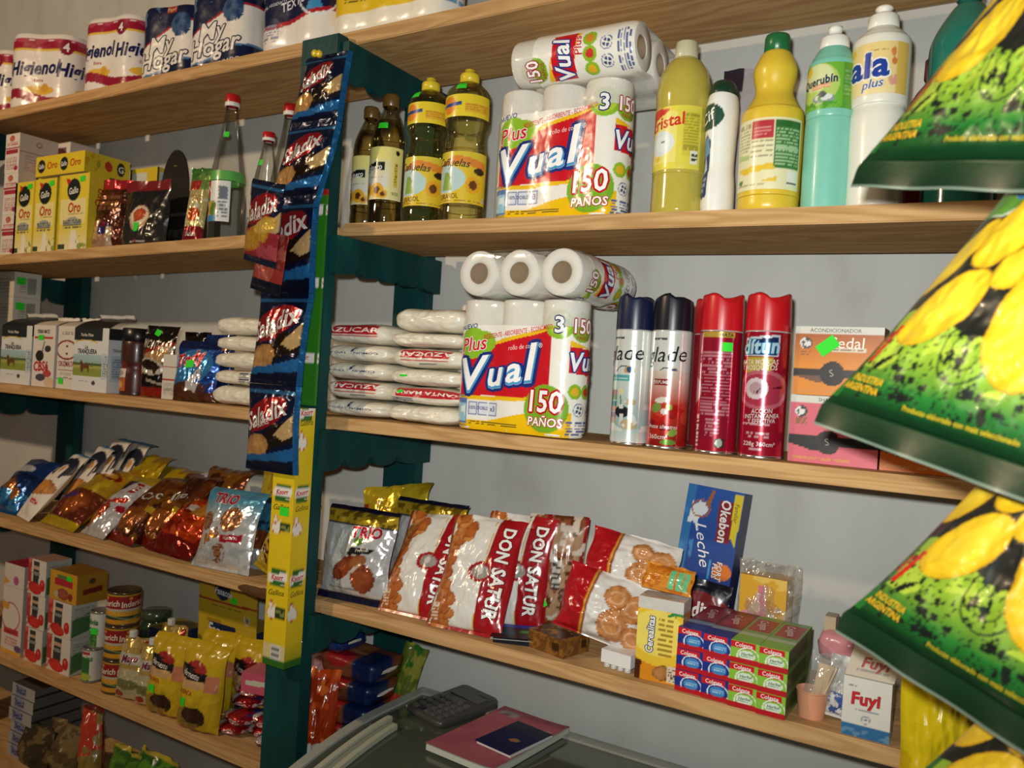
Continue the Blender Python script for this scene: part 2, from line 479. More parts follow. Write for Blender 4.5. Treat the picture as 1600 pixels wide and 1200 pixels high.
def carton(name, label, cat, x0, x1, y0, dep, z, h, front, side='#c9c4b8', top='#c9c4b8', left=None, res=0.002, mat='carton', group=None, rz=0, tilt=0, roll=0):
    """a folded carton: front on the -Y side, side on +X; the lid is a part of its own"""
    w_ = x1 - x0
    def n(L): return max(3, min(90, int(L / res) + 1))
    MM = Matrix.Rotation(math.radians(tilt), 4, 'X') @ Matrix.Rotation(math.radians(roll), 4, 'Y')
    mb = MB()
    hw = w_ / 2
    f = mb.quadface((-hw, 0, 0), (w_, 0, 0), (0, 0, h), n(w_), n(h), front)
    r = mb.quadface((hw, 0, 0), (0, dep, 0), (0, 0, h), n(dep), n(h), side)
    lf = left if left is not None else (side if not callable(side) else '#c9c4b8')
    mb.quadface((-hw, dep, 0), (0, -dep, 0), (0, 0, h), 3, 3, lf)
    mb.quadface((hw, dep, 0), (-w_, 0, 0), (0, 0, h), 3, 3, lf)
    mb.quadface((-hw, dep, 0), (w_, 0, 0), (0, -dep, 0), 3, 3, lf)
    if tilt or roll:
        vv = np.concatenate(mb.v) @ np.array(MM)[:3, :3].T
        z = z - min(vv[:, 2].min(), 0)
    o = mb.build(name, M[mat], None, MM, smooth=False)
    o.location = ((x0 + x1) / 2, y0, z); o.rotation_euler = (0, 0, rz)
    tag(o, label, cat, group)
    tb = MB()
    tp = tb.quadface((-hw, 0, h), (w_, 0, 0), (0, dep, 0), n(w_), n(dep), top)
    tb.quadface((-hw + .002, 0.002, h - .0008), (w_ - .004, 0, 0), (0, dep - .004, 0), 3, 3, lf)
    tb.build('lid', M[mat], o, MM, smooth=False)
    return o, f, r, tp

def bag_grids(w, h, t, nu, nv, seed, st=0.06, sb=0.05, belly=0.4, wr=0.5, pinch=0.10, curl=0.0, flare=0.0):
    rnd = random.Random(seed)
    U, V = np.meshgrid(np.linspace(-1, 1, nu), np.linspace(0, 1, nv))
    vv = np.clip((V - sb) / (1 - st - sb), 0, 1)
    k = math.log(0.5) / math.log(belly)
    s = np.maximum(np.sin(PI * vv ** k), 0) ** 0.62
    c = np.maximum(1 - np.abs(U) ** 2.6, 0) ** 0.75
    T = 0.5 * t * s * c
    edge = np.exp(-np.minimum(vv, 1 - vv) * 7)
    fold = np.zeros_like(U)
    for i in range(5):
        f = rnd.uniform(5, 13); ph = rnd.uniform(0, 6.3)
        fold += np.cos(U * f + ph + 1.5 * V) * rnd.uniform(0.3, 1)
    def n(sd):
        big = fbm(U * 2.2 + 9, V * 3.0 + sd, seed + sd) - 0.5
        rid = np.abs(fbm(U * 3.5 + 3, V * 4.5 + sd * 2, seed + sd + 5) - 0.5)
        return wr * t * c * (0.34 * s * big - 0.5 * s * rid + 0.035 * edge * fold)
    x = U * w / 2 * (1 - pinch * s * (0.6 + 0.4 * np.cos(3 * V + seed))) 
    x = x * (1 + flare * (0.5 - V))
    x = x + 0.012 * w * np.sin(V * 9 + seed) * np.abs(U)
    z = V * h
    yb = curl * np.clip((V - (1 - st * 1.6)) / (st * 1.6), 0, 1) ** 2
    tw = np.clip((V - (1 - st * 2.2)) / (st * 2.2), 0, 1) ** 1.5
    k1, k2, p1, p2 = rnd.uniform(3, 6), rnd.uniform(8, 13), rnd.uniform(0, 6), rnd.uniform(0, 6)
    yb = yb + wr * tw * (0.006 * np.sin(U * k1 + p1) + 0.003 * np.sin(U * k2 + p2))
    z_extra = wr * tw * 0.03 * h * (fbm(U * 2.5 + 4, V * 0, seed + 9) - 0.5)
    z = z + z_extra
    F = np.stack([x, -T - n(1) * 1.0 - np.abs(T) * 0 + yb, z], -1)
    Bk = np.stack([x, T + n(2) + yb, z], -1)
    F[..., 1] = np.minimum(F[..., 1], yb - 0.0006 * c); Bk[..., 1] = np.maximum(Bk[..., 1], yb + 0.0006 * c)
    return F, Bk

def bag(name, label, cat, x, y, s, w, h, t, lean, yaw, paint, mat='film', back='#888888', roll=0, seed=1, st=0.06, sb=0.05,
        belly=0.4, wr=0.6, pinch=0.1, curl=0.0, flare=0.0, nu=46, nv=56, group=None, z=None, seal='top_seal', bottom=True):
    """a pillow bag; its crimped seals are parts of their own"""
    F, Bk = bag_grids(w, h, t, nu, nv, seed, st, sb, belly, wr, pinch, curl, flare)
    MM = Matrix.Rotation(math.radians(-lean), 4, 'X') @ Matrix.Rotation(math.radians(roll), 4, 'Y')
    R3 = np.array(MM)[:3, :3]
    allv = np.concatenate([F.reshape(-1, 3), Bk.reshape(-1, 3)]) @ R3.T
    dz = -allv[:, 2].min() + 0.0008
    MM = Matrix.Translation((0, 0, dz)) @ MM
    js = nv - max(2, int(st * nv)); jb = max(1, int(sb * nv)) if bottom else 0
    body = MB()
    # paint once on the whole front, then deal rows out to pouch and seals
    tmp = MB(); tmp.sheet(F, w, h, paint)
    Cf = tmp.c[0].reshape(nv, nu, 4)
    body.grid(F[jb:js + 1], Cf[jb:js + 1]); 
    body.grid(Bk[jb:js + 1, ::-1], back)
    for i in range(1, len(tmp.v)):
        body.tris(tmp.v[i], tmp.t[i - 1] - sum(len(a) for a in tmp.v[:i]), '#000000')
        body.c[-1] = tmp.c[i]
    o = body.build(name, M[mat], None, MM)
    o.location = (x, y, zt(s, x) if z is None else z); o.rotation_euler = (0, 0, math.radians(yaw))
    tag(o, label, cat, group)
    tb = MB(); tb.grid(F[js:], Cf[js:]); tb.grid(Bk[js:, ::-1], back); tb.build(seal, M[mat], o, MM)
    if jb:
        bb = MB(); bb.grid(F[:jb + 1], Cf[:jb + 1]); bb.grid(Bk[:jb + 1, ::-1], back); bb.build('bottom_seal', M[mat], o, MM)
    sh = Sheet(F @ np.array(MM)[:3, :3].T + np.array(MM)[:3, 3], w, h)
    return o, sh

def loaf(name, label, cat, x, y, z, w, d, h, paint, mat='poly', seed=1, n=3.4, wr=0.5, rz=0, group=None, nu=44, nv=64, taper=0.4):
    """a filled bag lying on its side; the print runs round it: v .5 is the front, .25 underneath, .75 on top"""
    U = np.linspace(-1, 1, nu); ph = np.linspace(0, 2 * PI, nv)
    UU, PH = np.meshgrid(U, ph)
    cy_, cz_ = np.cos(PH), -np.sin(PH)
    r = 1.0 / (np.abs(cy_) ** n + np.abs(cz_) ** n) ** (1 / n)
    s = np.maximum(1 - np.abs(UU) ** 5, 0) ** taper
    s = 0.16 + 0.84 * s
    nz = fbm(UU * 3 + 5, np.sin(PH) * 1.6 + np.cos(PH) * 1.1 + seed, seed) - 0.5
    rid = np.abs(fbm(UU * 5, np.cos(PH) * 2 + np.sin(PH) * 2.3 + seed, seed + 4) - 0.5)
    k = 1 + wr * (0.26 * nz - 0.32 * rid)
    Y = d / 2 * cy_ * r * (0.35 + 0.65 * s) * k + d / 2
    Z = h / 2 * cz_ * r * s * np.where(cz_ < 0, 1, k) * (1 + 0.05 * np.sin(UU * 4 + seed))
    # rest flat: raise the ends a little less than the middle
    Z = Z + h / 2
    X = UU * w / 2 * (1 + 0.02 * np.sin(PH * 3 + seed))
    G = np.stack([X, Y, Z], -1)
    G[..., 2] -= G[..., 2].min()
    G[..., 2] *= h / G[..., 2].max()
    mb = MB()
    sh = mb.sheet(G, w, 2 * (d + h) * 0.85, paint)
    for i, sg in ((0, -1), (-1, 1)):
        c = G[:, i].mean(0); c[0] += sg * 0.004
        mb.grid(np.stack([G[:, i], np.tile(c, (nv, 1))], 0)[:, ::sg], '#d8d2c4')
    o = mb.build(name, M[mat]); o.location = (x, y, z); o.rotation_euler = (0, 0, math.radians(rz))
    tag(o, label, cat, group)
    return o, sh

def rfun(prof):
    p = np.array(prof); i = np.argsort(p[:, 1], kind='stable')
    return lambda z: float(np.interp(z, p[i, 1], p[i, 0]))

def bottle(name, label, x, y, s, prof, body_mat, body_col, cap_prof, cap_col, labels=(), group=None, rot=0, seg=40, cat='bottle', tilt=0, liquid=None):
    o = thing(name, label, cat, (x, y, zt(s, x)), math.radians(rot), group)
    b = MB(); pr = cr(prof); b.lathe(pr, seg, body_col)
    body = b.build('body', M[body_mat], o)
    if liquid:
        zl, lc, lm = liquid
        f = rfun(pr); zz = np.linspace(pr[0, 1] + 0.003, zl, 24)
        lp = [(0, zz[0])] + [(max(f(q) - 0.0025, 0.001), q) for q in zz] + [(0, zl)]
        l = MB(); l.lathe(lp, seg, lc); l.build('liquid', M[lm], body)
    c = MB(); c.lathe(cap_prof, seg, cap_col); c.build('cap', M['plastic'], o)
    out = []
    f = rfun(pr)
    for (z0, z1, a0, a1, paint) in labels:
        l = MB(); sh = l.wrap(f, z0, z1, a0, a1, 60, 44, paint); l.build('label', M['label'], o); out.append(sh)
    return o, out, f

# ------------------------------------------------------------------ the setting
def slab(name, x0, x1, y0, y1, z0, z1, m, bevel=0.0, parent=None, rot=None):
    bm = bmesh.new(); bmesh.ops.create_cube(bm, size=1.0)
    bmesh.ops.scale(bm, verts=bm.verts, vec=(x1 - x0, y1 - y0, z1 - z0))
    if bevel: bmesh.ops.bevel(bm, geom=bm.edges[:], offset=bevel, segments=2, affect='EDGES')
    me = bpy.data.meshes.new(name); bm.to_mesh(me); bm.free(); me.materials.append(m)
    o = bpy.data.objects.new(name, me); C.objects.link(o)
    o.location = ((x0 + x1) / 2, (y0 + y1) / 2, (z0 + z1) / 2)
    if rot: o.rotation_euler = rot
    if parent is not None: o.parent = parent
    return o
slab('wall_back', -3.2, 2.4, 0.345, 0.42, 0, 2.9, M['wall'])['kind'] = 'structure'
slab('floor', -3.2, 2.4, -2.6, 0.42, -0.06, 0, M['floor'])['kind'] = 'structure'

NOTCH = {0: (0.045, 0.115, 0.185, 0.255), 1: (0.035, 0.12, 0.21)}
def crossbar(parent, zt_, hgt, x0, style=0):
    ys = np.linspace(-0.022, 0.332, 90)
    zb = np.full_like(ys, zt_ - hgt)
    for i, k in enumerate(NOTCH[style]):
        zb += (0.014 + 0.004 * (i % 2)) * np.exp(-((ys - k) / 0.010) ** 2) + 0.006 * np.exp(-((ys - k) / 0.03) ** 2)
    mb = MB()
    for xx, fl in ((x0, -1), (x0 + 0.02, 1)):
        G = np.stack([np.stack([np.full_like(ys, xx), ys, zb], -1), np.stack([np.full_like(ys, xx), ys, np.full_like(ys, zt_)], -1)])
        mb.grid(G[:, ::fl], '#ffffff')
    for za, fl in ((zb, 1), (np.full_like(ys, zt_), -1)):
        G = np.stack([np.stack([np.full_like(ys, q), ys, za], -1) for q in (x0, x0 + 0.02)])
        mb.grid(G[:, ::-fl], '#ffffff')
    for j in (0, -1):
        G = np.array([[(x0, ys[j], zb[j]), (x0 + 0.02, ys[j], zb[j])], [(x0, ys[j], zt_), (x0 + 0.02, ys[j], zt_)]])
        mb.grid(G if j == 0 else G[:, ::-1], '#ffffff')
    return mb.build('crossbar', M['teal'], parent, smooth=False)

def support(xr, label, z2=1.738, bx=0.0005):
    o = thing('shelf_support', label, 'shelf support', (xr, 0, 0))
    slab('front_post', -0.103, 0, -0.031, -0.0008, 0, 2.142, M['teal'], 0.002, o)
    slab('rear_post', -0.096, 0, 0.302, 0.335, 0, 2.118, M['teal'], 0.002, o)
    for z, h, st in ((zt('T', xr) - 0.0296, 0.082, 0), (z2, 0.078, 0), (1.345, 0.083, 1), (0.969, 0.075, 1), (0.593, 0.08, 0)):
        crossbar(o, z - 0.0008, h, bx, st)
    return o
support(0.0, 'teal painted post frame with scalloped crossbars in the middle of the shelving')
support(-1.38, 'teal painted post frame at the far left end of the shelving', 1.7015, -0.1235)
support(1.42, 'teal post frame at the right end, hidden behind the hanging chip bags', 1.713)

def board(label, x0, x1, zl, zr, t, dep=0.266):
    L = x1 - x0
    o = slab('shelf_board', x0, x1, 0.0, dep, (zl + zr) / 2 - t, (zl + zr) / 2, M['pine'], 0.0018, None, (0, -math.atan2(zr - zl, L), 0))
    return tag(o, label, 'shelf board', 'pine shelf boards')
board('long pine board on top, carrying paper rolls above the hanging snack strip', -1.95, 1.45, zt('T', -1.95), zt('T', 1.45), 0.029)
board('pine board left of the teal post under the yellow rice boxes', -1.95, -0.0005, zt('L2', -1.95), zt('L2', -0.0005), 0.028)
board('pine board right of the teal post under the cooking oil and cleaning bottles', 0.0108, 1.45, zt('R2', 0.003), zt('R2', 1.45), 0.026)
board('pine board left of the teal post under the tea bags and white sugar stack', -1.95, 0.0095, 1.370, 1.370, 0.025)
board('pine board right of the teal post under the four aerosol cans', 0.0108, 1.45, 1.371, 1.371, 0.025)
board('pine board left of the teal post under the row of leaning snack bags', -1.95, 0.0095, 0.996, 0.996, 0.026)
board('pine board right of the teal post under the toothpaste boxes', 0.0108, 1.45, 0.996, 0.996, 0.026)
board('dim pine board at lower left under the tomato cartons and cans', -1.95, 0.0095, 0.620, 0.620, 0.026)
board('lowest pine board at the bottom left, in shadow under the bags', -1.95, 0.0095, 0.335, 0.335, 0.026)

# a thick strip of bark left on the end of one board
mb = MB()
th = np.linspace(0, PI, 12)[:, None]; uu = np.linspace(0, 1, 30)[None, :]
rr = 0.013 * np.sqrt(np.maximum(1 - (2 * uu - 1) ** 2, 0)) * (0.7 + 0.6 * fbm(uu * 6 + 0 * th, th * 2, 4))
G = np.stack([-0.235 + 0.13 * uu + 0 * th, -0.6 * rr * np.sin(th) + 0.0008, 0.979 - rr * np.cos(th) * 0.9 + 0 * uu], -1)
mb.grid(G[::-1], '#5f4128')
tag(mb.build('bark_strip', M['matte']), 'dark strip of bark left on the edge of the snack shelf beside the yellow box', 'bark')

# ------------------------------------------------------------------ packs of paper rolls in film
def roll_mesh(r, h):
    mb = MB()
    pr = [(0.021, 0.001), (r * 0.97, 0.0), (r, 0.003), (r, h - 0.003), (r * 0.97, h), (0.021, h - 0.001), (0.0195, h - 0.004), (0.0195, 0.004), (0.021, 0.001)]
    mb.lathe(pr, 36, '#f4f1e8')
    k = MB(); k.lathe([(0.0185, 0.002), (0.0193, 0.002), (0.0193, h - 0.002), (0.0185, h - 0.002), (0.0185, 0.002)], 24, '#a08a70')
    return mb, k

def rollpack(name, label, loc, n, r, h, paint, MM=None, rows=1, rz=0, group=None, dip=0.10, cells=(150, 80), cat='paper roll pack', endalpha=0.0):
    """n rolls side by side (rows high) in printed film; the print runs round: u .5 is the front middle"""
    MM = MM or Matrix.Identity(4)
    o = thing(name, label, cat, (loc[0], loc[1], loc[2] + 0.0024), math.radians(rz), group)
    for j in range(rows):
        rm, km = roll_mesh(r - 0.0016, h / rows - 0.003)
        for i in range(n):
            T = MM @ Matrix.Translation(((i - (n - 1) / 2) * 2 * r, 0, 0.0015 + j * h / rows))
            if i == 0:
                a = rm.build('roll', M['tissue'], o, T); k = km.build('core', M['matte'], a, T)
                m0, m1 = a.data, k.data
                T0 = T
            else:
                a = bpy.data.objects.new('roll', m0); C.objects.link(a); a.parent = o
                a.matrix_local = MM @ Matrix.Translation((i * 2 * r, 0, 0)) @ MM.inverted()
                k = bpy.data.objects.new('core', m1); C.objects.link(k); k.parent = a
    # film outline
    nu, nv = cells
    L = (n - 1) * 2 * r; per = 2 * L + 2 * PI * r
    s = (np.linspace(0, 1, nu) - 0.5) * per        # 0 at the front middle
    X = np.zeros(nu); Y = np.zeros(nu); NX = np.zeros(nu); NY = np.zeros(nu)
    for i, t in enumerate(s):
        sg = 1 if t >= 0 else -1; t = abs(t)
        if t <= L / 2:
            x, y, nx, ny = t, -r + dip * r * (0.5 - 0.5 * math.cos(2 * PI * (t + (0 if n % 2 else r)) / (2 * r))), 0, -1
        elif t <= L / 2 + PI * r:
            a = (t - L / 2) / r; x, y, nx, ny = L / 2 + r * math.sin(a), -r * math.cos(a), math.sin(a), -math.cos(a)
        else:
            x, y, nx, ny = L / 2 - (t - L / 2 - PI * r), r, 0, 1
        X[i], Y[i], NX[i], NY[i] = sg * x, y, sg * nx, ny
    v = np.linspace(0, 1, nv)[:, None]
    ins = 0.005 * (np.exp(-v * 30) + np.exp(-(1 - v) * 30)) - 0.0012
    wv = 0.0012 * (fbm(np.linspace(0, 26, nu)[None, :] + 0 * v, v * 8 + 0 * X[None, :], n + int(h * 1000)) - 0.5)
    G = np.stack([X[None, :] - NX[None, :] * (ins - wv), Y[None, :] - NY[None, :] * (ins - wv), v * h + 0 * X[None, :]], -1)
    mb = MB()
    mb.sheet(G, per, h, paint, off=0.0006)
    for row, zz, fl in ((0, 0.0, -1), (-1, h, 1)):
        c = np.array([[0, 0, zz]])
        R0 = G[row]
        rings = [R0 + (np.array([0, 0, zz]) - R0) * np.array([[k, k, 1]]) * 1.0 for k in (0, 0.12, 0.4, 0.75, 1.0)]
        E = np.stack(rings); E[1:, :, 2] = zz + fl * 0.002
        cc = np.ones(E.shape[:2] + (4,)); cc[..., 3] = endalpha
        mb.grid(E if fl == 1 else E[::-1], cc)
    f = mb.build('printed_film', M['wrap'], o, MM)
    return o

def vual_paint(P, e=.154, face=True):
    P.fill('#f3f0e6', 1)
    def X(m): return 0.5 + m / P.W          # metres from the front middle
    top = 0.66
    P.R(X(-0.3), 0.80, X(0.3), 1.0, '#f3f0e6', 0.12)
    # front panel
    if face:
        P.P([(X(-.112), .62), (X(-.105), .58), (X(-.02), .70), (X(.082), .80), (X(.082), .70), (X(-.112), .56)], '#f2c21c')
        P.P([(X(-.112), .26), (X(-.112), .585), (X(-.06), .63), (X(0), .69), (X(.075), .765), (X(.085), .76), (X(.085), .29), (X(.03), .27)], '#cf1626')
        P.P([(X(-.112), .255), (X(-.112), .225), (X(.0), .235), (X(.085), .26), (X(.085), .30), (X(.03), .27)], '#f2c21c')
        P.B(lambda u: np.zeros_like(u), lambda u: np.where(np.abs(u - .5) * P.W < .128, .07 + .11 * np.clip((u - X(-.05)) / (X(.06) - X(-.05)), 0, 1), -1), '#f4c40f')
        P.E(X(-.085), .66, .13, .12, '#8fbf2b', 10); P.E(X(-.06), .67, .10, .085, '#8fbf2b', 0)
        P.T('Plus', X(-.083), .655, .105, '#d8152e', 9, .25, .03, '#ffffff', .08, .95)
        P.T('NUEVO', X(-.096), .785, .035, '#1d2e78', 8, .2, .03)
        P.T('RESISTENTE - ABSORBENTE - ECONOMICO', X(.012), .755, .036, '#d01a2a', 8.5, .2, .02, None, 0, .62)
        P.T('rollo de cocina', X(.025), .648, .036, '#f6d9d4', 8, .2, 0, None, 0, .8)
        for k, (lt, xx, yy, hh) in enumerate((('V', -.073, .425, .25), ('u', -.030, .432, .20), ('a', .008, .468, .20), ('l', .044, .53, .27))):
            P.T(lt, X(xx), yy, hh, '#f2f4f8', 9, .28, .10, '#16317f', .17, 1.12)
            P.T(lt, X(xx), yy, hh * .99, '#4c9fd6', 9, .28, .10, None, 0, 1.12)
            P.T(lt, X(xx - .0015), yy + .012, hh * .97, '#ffffff', 9, .28, .045, None, 0, 1.12)
        P.T('®', X(.062), .66, .035, '#ffffff')
        P.E(X(.098), .815, .115, .105, '#8fbf2b'); P.E(X(.098), .815, .085, .075, '#b9cf3a')
        P.T('3', X(.098), .815, .115, '#f4f4f4', 0, 0, .05, '#23306e', .13)
        P.E(X(.078), .20, .185, .175, '#7fb32b')
        P.T('150', X(.078), .255, .155, '#ffffff', 0, .05, .04, '#c41425', .16, .92)
        P.T('PAÑOS', X(.078), .105, .062, '#ffffff', 0, .1, .05, '#c41425', .14, 1.0)
        P.R(X(-.12), .045, X(-.09), .24, '#5d7fb8'); P.R(X(-.118), .06, X(-.092), .20, '#9fd0e4'); P.N(14, .55, '#e6f3f6', 3, (P.U > X(-.116)) & (P.U < X(-.094)) & (P.V > .07) & (P.V < .19))
        P.T('REFINADO', X(-.105), .255, .022, '#23306e', 0, 0, 0, None, 0, .7); P.T('PUNTA PUNTA', X(-.105), .028, .022, '#23306e', 0, 0, 0, None, 0, .55)
        for i, tt in enumerate(('100%', 'DOBLE', 'x3')):
            xx = -.077 + .0215 * i
            P.R(X(xx - .0095), .115, X(xx + .0095), .215, '#5d74ab'); P.R(X(xx - .0082), .122, X(xx + .0082), .208, '#dfe3ee')
            P.T(tt, X(xx), .168, .04 if i == 2 else .026, '#23306e', 0, 0, .02, None, 0, .8)
        P.D(X(-.085), .04, X(.02), .075, 2, '#3a3a2a', 2)
    # print on the right hand end
    P.E(X(e - .012), .80, .10, .11, '#7fb32b'); P.T('150', X(e - .012), .81, .10, '#ffffff', 0, 0, .05, '#b01c2c', .14, .8)
    P.T('PAÑOS', X(e - .012), .725, .03, '#b01c2c', 0, 0, .03, None, 0, .8)
    P.P([(X(e - .036), .66), (X(e - .036), .47), (X(e + .045), .44), (X(e + .045), .63)], '#cf1626')
    P.P([(X(e - .036), .705), (X(e - .036), .66), (X(e + .01), .648)], '#f2c21c'); P.P([(X(e + .045), .44), (X(e + .045), .41), (X(e), .452)], '#f2c21c')
    P.T('Vual', X(e + .002), .56, .13, '#ffffff', 4, .25, .06, '#1b3a8c', .14, .9)
    P.T('Plus', X(e + .02), .43, .06, '#d8152e', 6, .2, .03, '#ffffff', .06)
    for i, c in enumerate(('#e8b52a', '#cc3a2e', '#e08a2a')):
        P.E(X(e - .022 + .026 * i), .335, .055, .055, '#8fbf2b'); P.E(X(e - .022 + .026 * i), .335, .032, .032, c)
    for i in range(2):
        P.E(X(e - .012 + .03 * i), .205, .05, .05, '#6a7ea8'); P.E(X(e - .012 + .03 * i), .205, .043, .043, '#f3f0e6')
        for a in range(4): P.E(X(e - .012 + .03 * i + .005 * math.cos(a * 1.57 + .5)), .205 + .02 * math.sin(a * 1.57 + .5), .012, .012, '#39507f')
    P.D(X(e - .035), .02, X(e + .04), .13, 5, '#56659c', 4)

vual_k = dict(n=3, r=0.0432, h=0.24, paint=vual_paint, cells=(330, 130))
vual_g = 'kitchen roll packs of three'
a = rollpack('kitchen_roll_pack', 'three-roll kitchen paper pack standing upright right of the oil bottles', (0.470, 0.072, zt('R2', .47)), **vual_k)
rollpack('kitchen_roll_pack', 'three-roll kitchen paper pack standing upright beside the sugar stacks', (0.424, 0.053, zt('R3', .43)), rz=-3, **vual_k)
rollpack('kitchen_roll_pack', 'kitchen paper pack standing behind the upright pack near the oil bottles', (0.40, 0.167, zt('R2', .47)), n=3, r=0.0415, h=0.24, paint=lambda P: P.fill('#f3f0e6', 1), cells=(60, 12))
rollpack('kitchen_roll_pack', 'kitchen paper pack standing at the back, behind the upright pack beside the sugar', (0.345, 0.150, zt('R3', .43)), n=3, r=0.0415, h=0.24, paint=lambda P: P.fill('#f3f0e6', 1), cells=(60, 12))
ML = Matrix(((0, 0, -1, 0), (-1, 0, 0, 0), (0, 1, 0, 0), (0, 0, 0, 1)))
rollpack('kitchen_roll_pack', 'kitchen paper pack lying flat with its printed side out, under the top board',
         (0.625, 0.135, zt('R2', .5) + 0.2445 + 0.0432), MM=ML, rz=0, **{**vual_k, 'paint': lambda P: vual_paint(P, .136, False)})
MF = Matrix(((1, 0, 0, 0), (0, 0, -1, 0), (0, 1, 0, 0), (0, 0, 0, 1)))
rollpack('kitchen_roll_pack', 'kitchen paper pack lying down with three roll ends showing their cores',
         (0.424, 0.255, zt('R3', .43) + 0.2445 + 0.0432), MM=MF, **vual_k)

def toilet_paint(sh=0.0):
    def f(P):
        def X(m): return 0.5 + m / P.W
        P.fill('#efe9e2', 1)
        P.B(.80, .90, '#a31638'); P.B(lambda u: .90 + .02 * np.sin(u * 60), .94, '#b8475f')
        P.B(.775, .80, '#e8c24a')
        P.E(X(.055 + sh), .83, .09, .10, '#8c1733'); P.T('4', X(.055 + sh), .83, .11, '#f2e9e4', 0, 0, .05)
        for k in (-.035, .11, .26, -.19):
            P.T('Higienol', X(k + sh), .56, .17, '#1a1c55', 4, .3, .08, None, 0, .80)
            P.T('Extra', X(k + .01 + sh), .40, .04, '#c03a48', 0, .1, .02)
            P.E(X(k + .015 + sh), .27, .20, .06, '#e9b93c'); P.E(X(k + .03 + sh), .30, .05, .06, '#dba52f')
        P.B(lambda u: .10 + .06 * np.sin(u * P.W * 28 + 2), lambda u: .23 + .05 * np.sin(u * P.W * 28 + 2), '#9c1a36')
        P.B(0, .03, '#e9e2da')
    return f
tk = dict(n=2, r=0.052, h=0.20, rows=2, cells=(150, 70))
tg = 'red and white toilet roll packs'
rollpack('toilet_roll_pack', 'red and white toilet roll pack cut off by the left picture edge', (-1.49, 0.09, zt('T', -1.4)), paint=toilet_paint(), rz=2, **tk)
rollpack('toilet_roll_pack', 'leftmost full red and white toilet roll pack with a large number four', (-1.262, 0.105, zt('T', -1.15)), paint=toilet_paint(.02), rz=26, n=2, r=0.055, h=0.222, rows=2, cells=(150, 70))
rollpack('toilet_roll_pack', 'toilet roll pack set back in the gap between two red and white packs', (-1.035, 0.21, zt('T', -1.03)), paint=toilet_paint(-.01), rz=4, **tk)
rollpack('toilet_roll_pack', 'red and white toilet roll pack touching the navy paper roll packs', (-0.895, 0.085, zt('T', -.86)), paint=toilet_paint(-.005), rz=8, **tk)

def hogar_paint(big=False):
    def f(P):
        def X(m): return 0.5 + m / P.W
        P.fill('#efe9e0', 1)
        cur = lambda u: .60 + .22 * np.sin(np.clip((u - .5) * P.W * 16 + .5, -1.6, 1.6))
        if big:
            P.B(lambda u: .30 + .07 * np.cos((u - .5) * P.W * 14 - 2.4), 1.1, '#141a3f')
            P.B(lambda u: .265 + .07 * np.cos((u - .5) * P.W * 14 - 2.4), lambda u: .305 + .07 * np.cos((u - .5) * P.W * 14 - 2.4), '#b01e2e')
            P.T('My', X(-.05), .9, .2, '#efe9e0', 8, .25, .05); P.T('Hogar', X(-.005), .66, .24, '#efe9e0', 8, .25, .05, '#0b0f28', .12, .9)
            P.T('TEXTURADO', X(.045), .44, .085, '#dfe3ec', 12, .15, .03, None, 0, .85); P.T('PAPEL HIGIENICO', X(-.05), .42, .03, '#dfe3ec', 8, 0, 0)
            P.P([(X(.05), .30), (X(.09), .33), (X(.08), .42), (X(.055), .38)], '#3f8fc4')
            P.ring(X(.075), .58, .25, .33, '#e9ecf2', .06)
            P.D(X(-.10), .07, X(-.03), .24, 6, '#8a8fa8', 5)
            return
        P.B(cur, 1.1, '#141a3f'); P.B(lambda u: cur(u) - .03, cur, '#b0252f')
        P.R(X(-.004), .90, X(.03), 1.0, '#b03a30'); P.T('Papel', X(.013), .95, .05, '#f0d8a0', 4)
        P.N(9, .62, '#5d7a9c', 2, (P.V > .75) & (P.U < X(-.02)) & (P.U > X(-.075)))
        P.E(X(.042), .74, .15, .15, '#3f5d85'); P.N(14, .5, '#24406a', 5, P.emask(X(.042), .74, .16, .16) < 1)
        lo = lambda u: .06 + .24 * (1 / (1 + np.exp(-(u - .5) * P.W * 45)))
        P.B(-.1, lo, '#141a3f'); P.B(lo, lambda u: lo(u) + .025, '#4f7fae')
        P.T('My', X(-.012), .50, .21, '#efe9e0', 8, .3, .03, '#141a3f', .12); P.T('Hogar', X(-.005), .31, .22, '#efe9e0', 8, .3, .04, '#141a3f', .12, .92)
        P.T('TEXTURADO', X(.02), .09, .06, '#cfd4e0', 8, .1, .02)
    return f
hg = 'navy and white paper roll packs'
hk = dict(n=2, r=0.0465, h=0.19, rows=2, cells=(150, 70))
rollpack('paper_roll_pack', 'leftmost navy and white paper roll pack, next to the toilet rolls', (-0.668, 0.09, zt('T', -.64)), paint=hogar_paint(), rz=12, **hk)
rollpack('paper_roll_pack', 'second navy and white paper roll pack from the left on the top board', (-0.472, 0.085, zt('T', -.45)), paint=hogar_paint(), rz=12, **hk)
rollpack('paper_roll_pack', 'navy and white paper roll pack half hidden behind the larger textured pack', (-0.315, 0.185, zt('T', -.3)), paint=hogar_paint(), rz=10, **hk)
rollpack('paper_roll_pack', 'larger navy paper roll pack with a white base, left of the yellow pack', (-0.19, 0.062, zt('T', -.18)), n=2, r=0.053, h=0.23, rows=2, paint=hogar_paint(True), rz=1, cells=(150, 80))
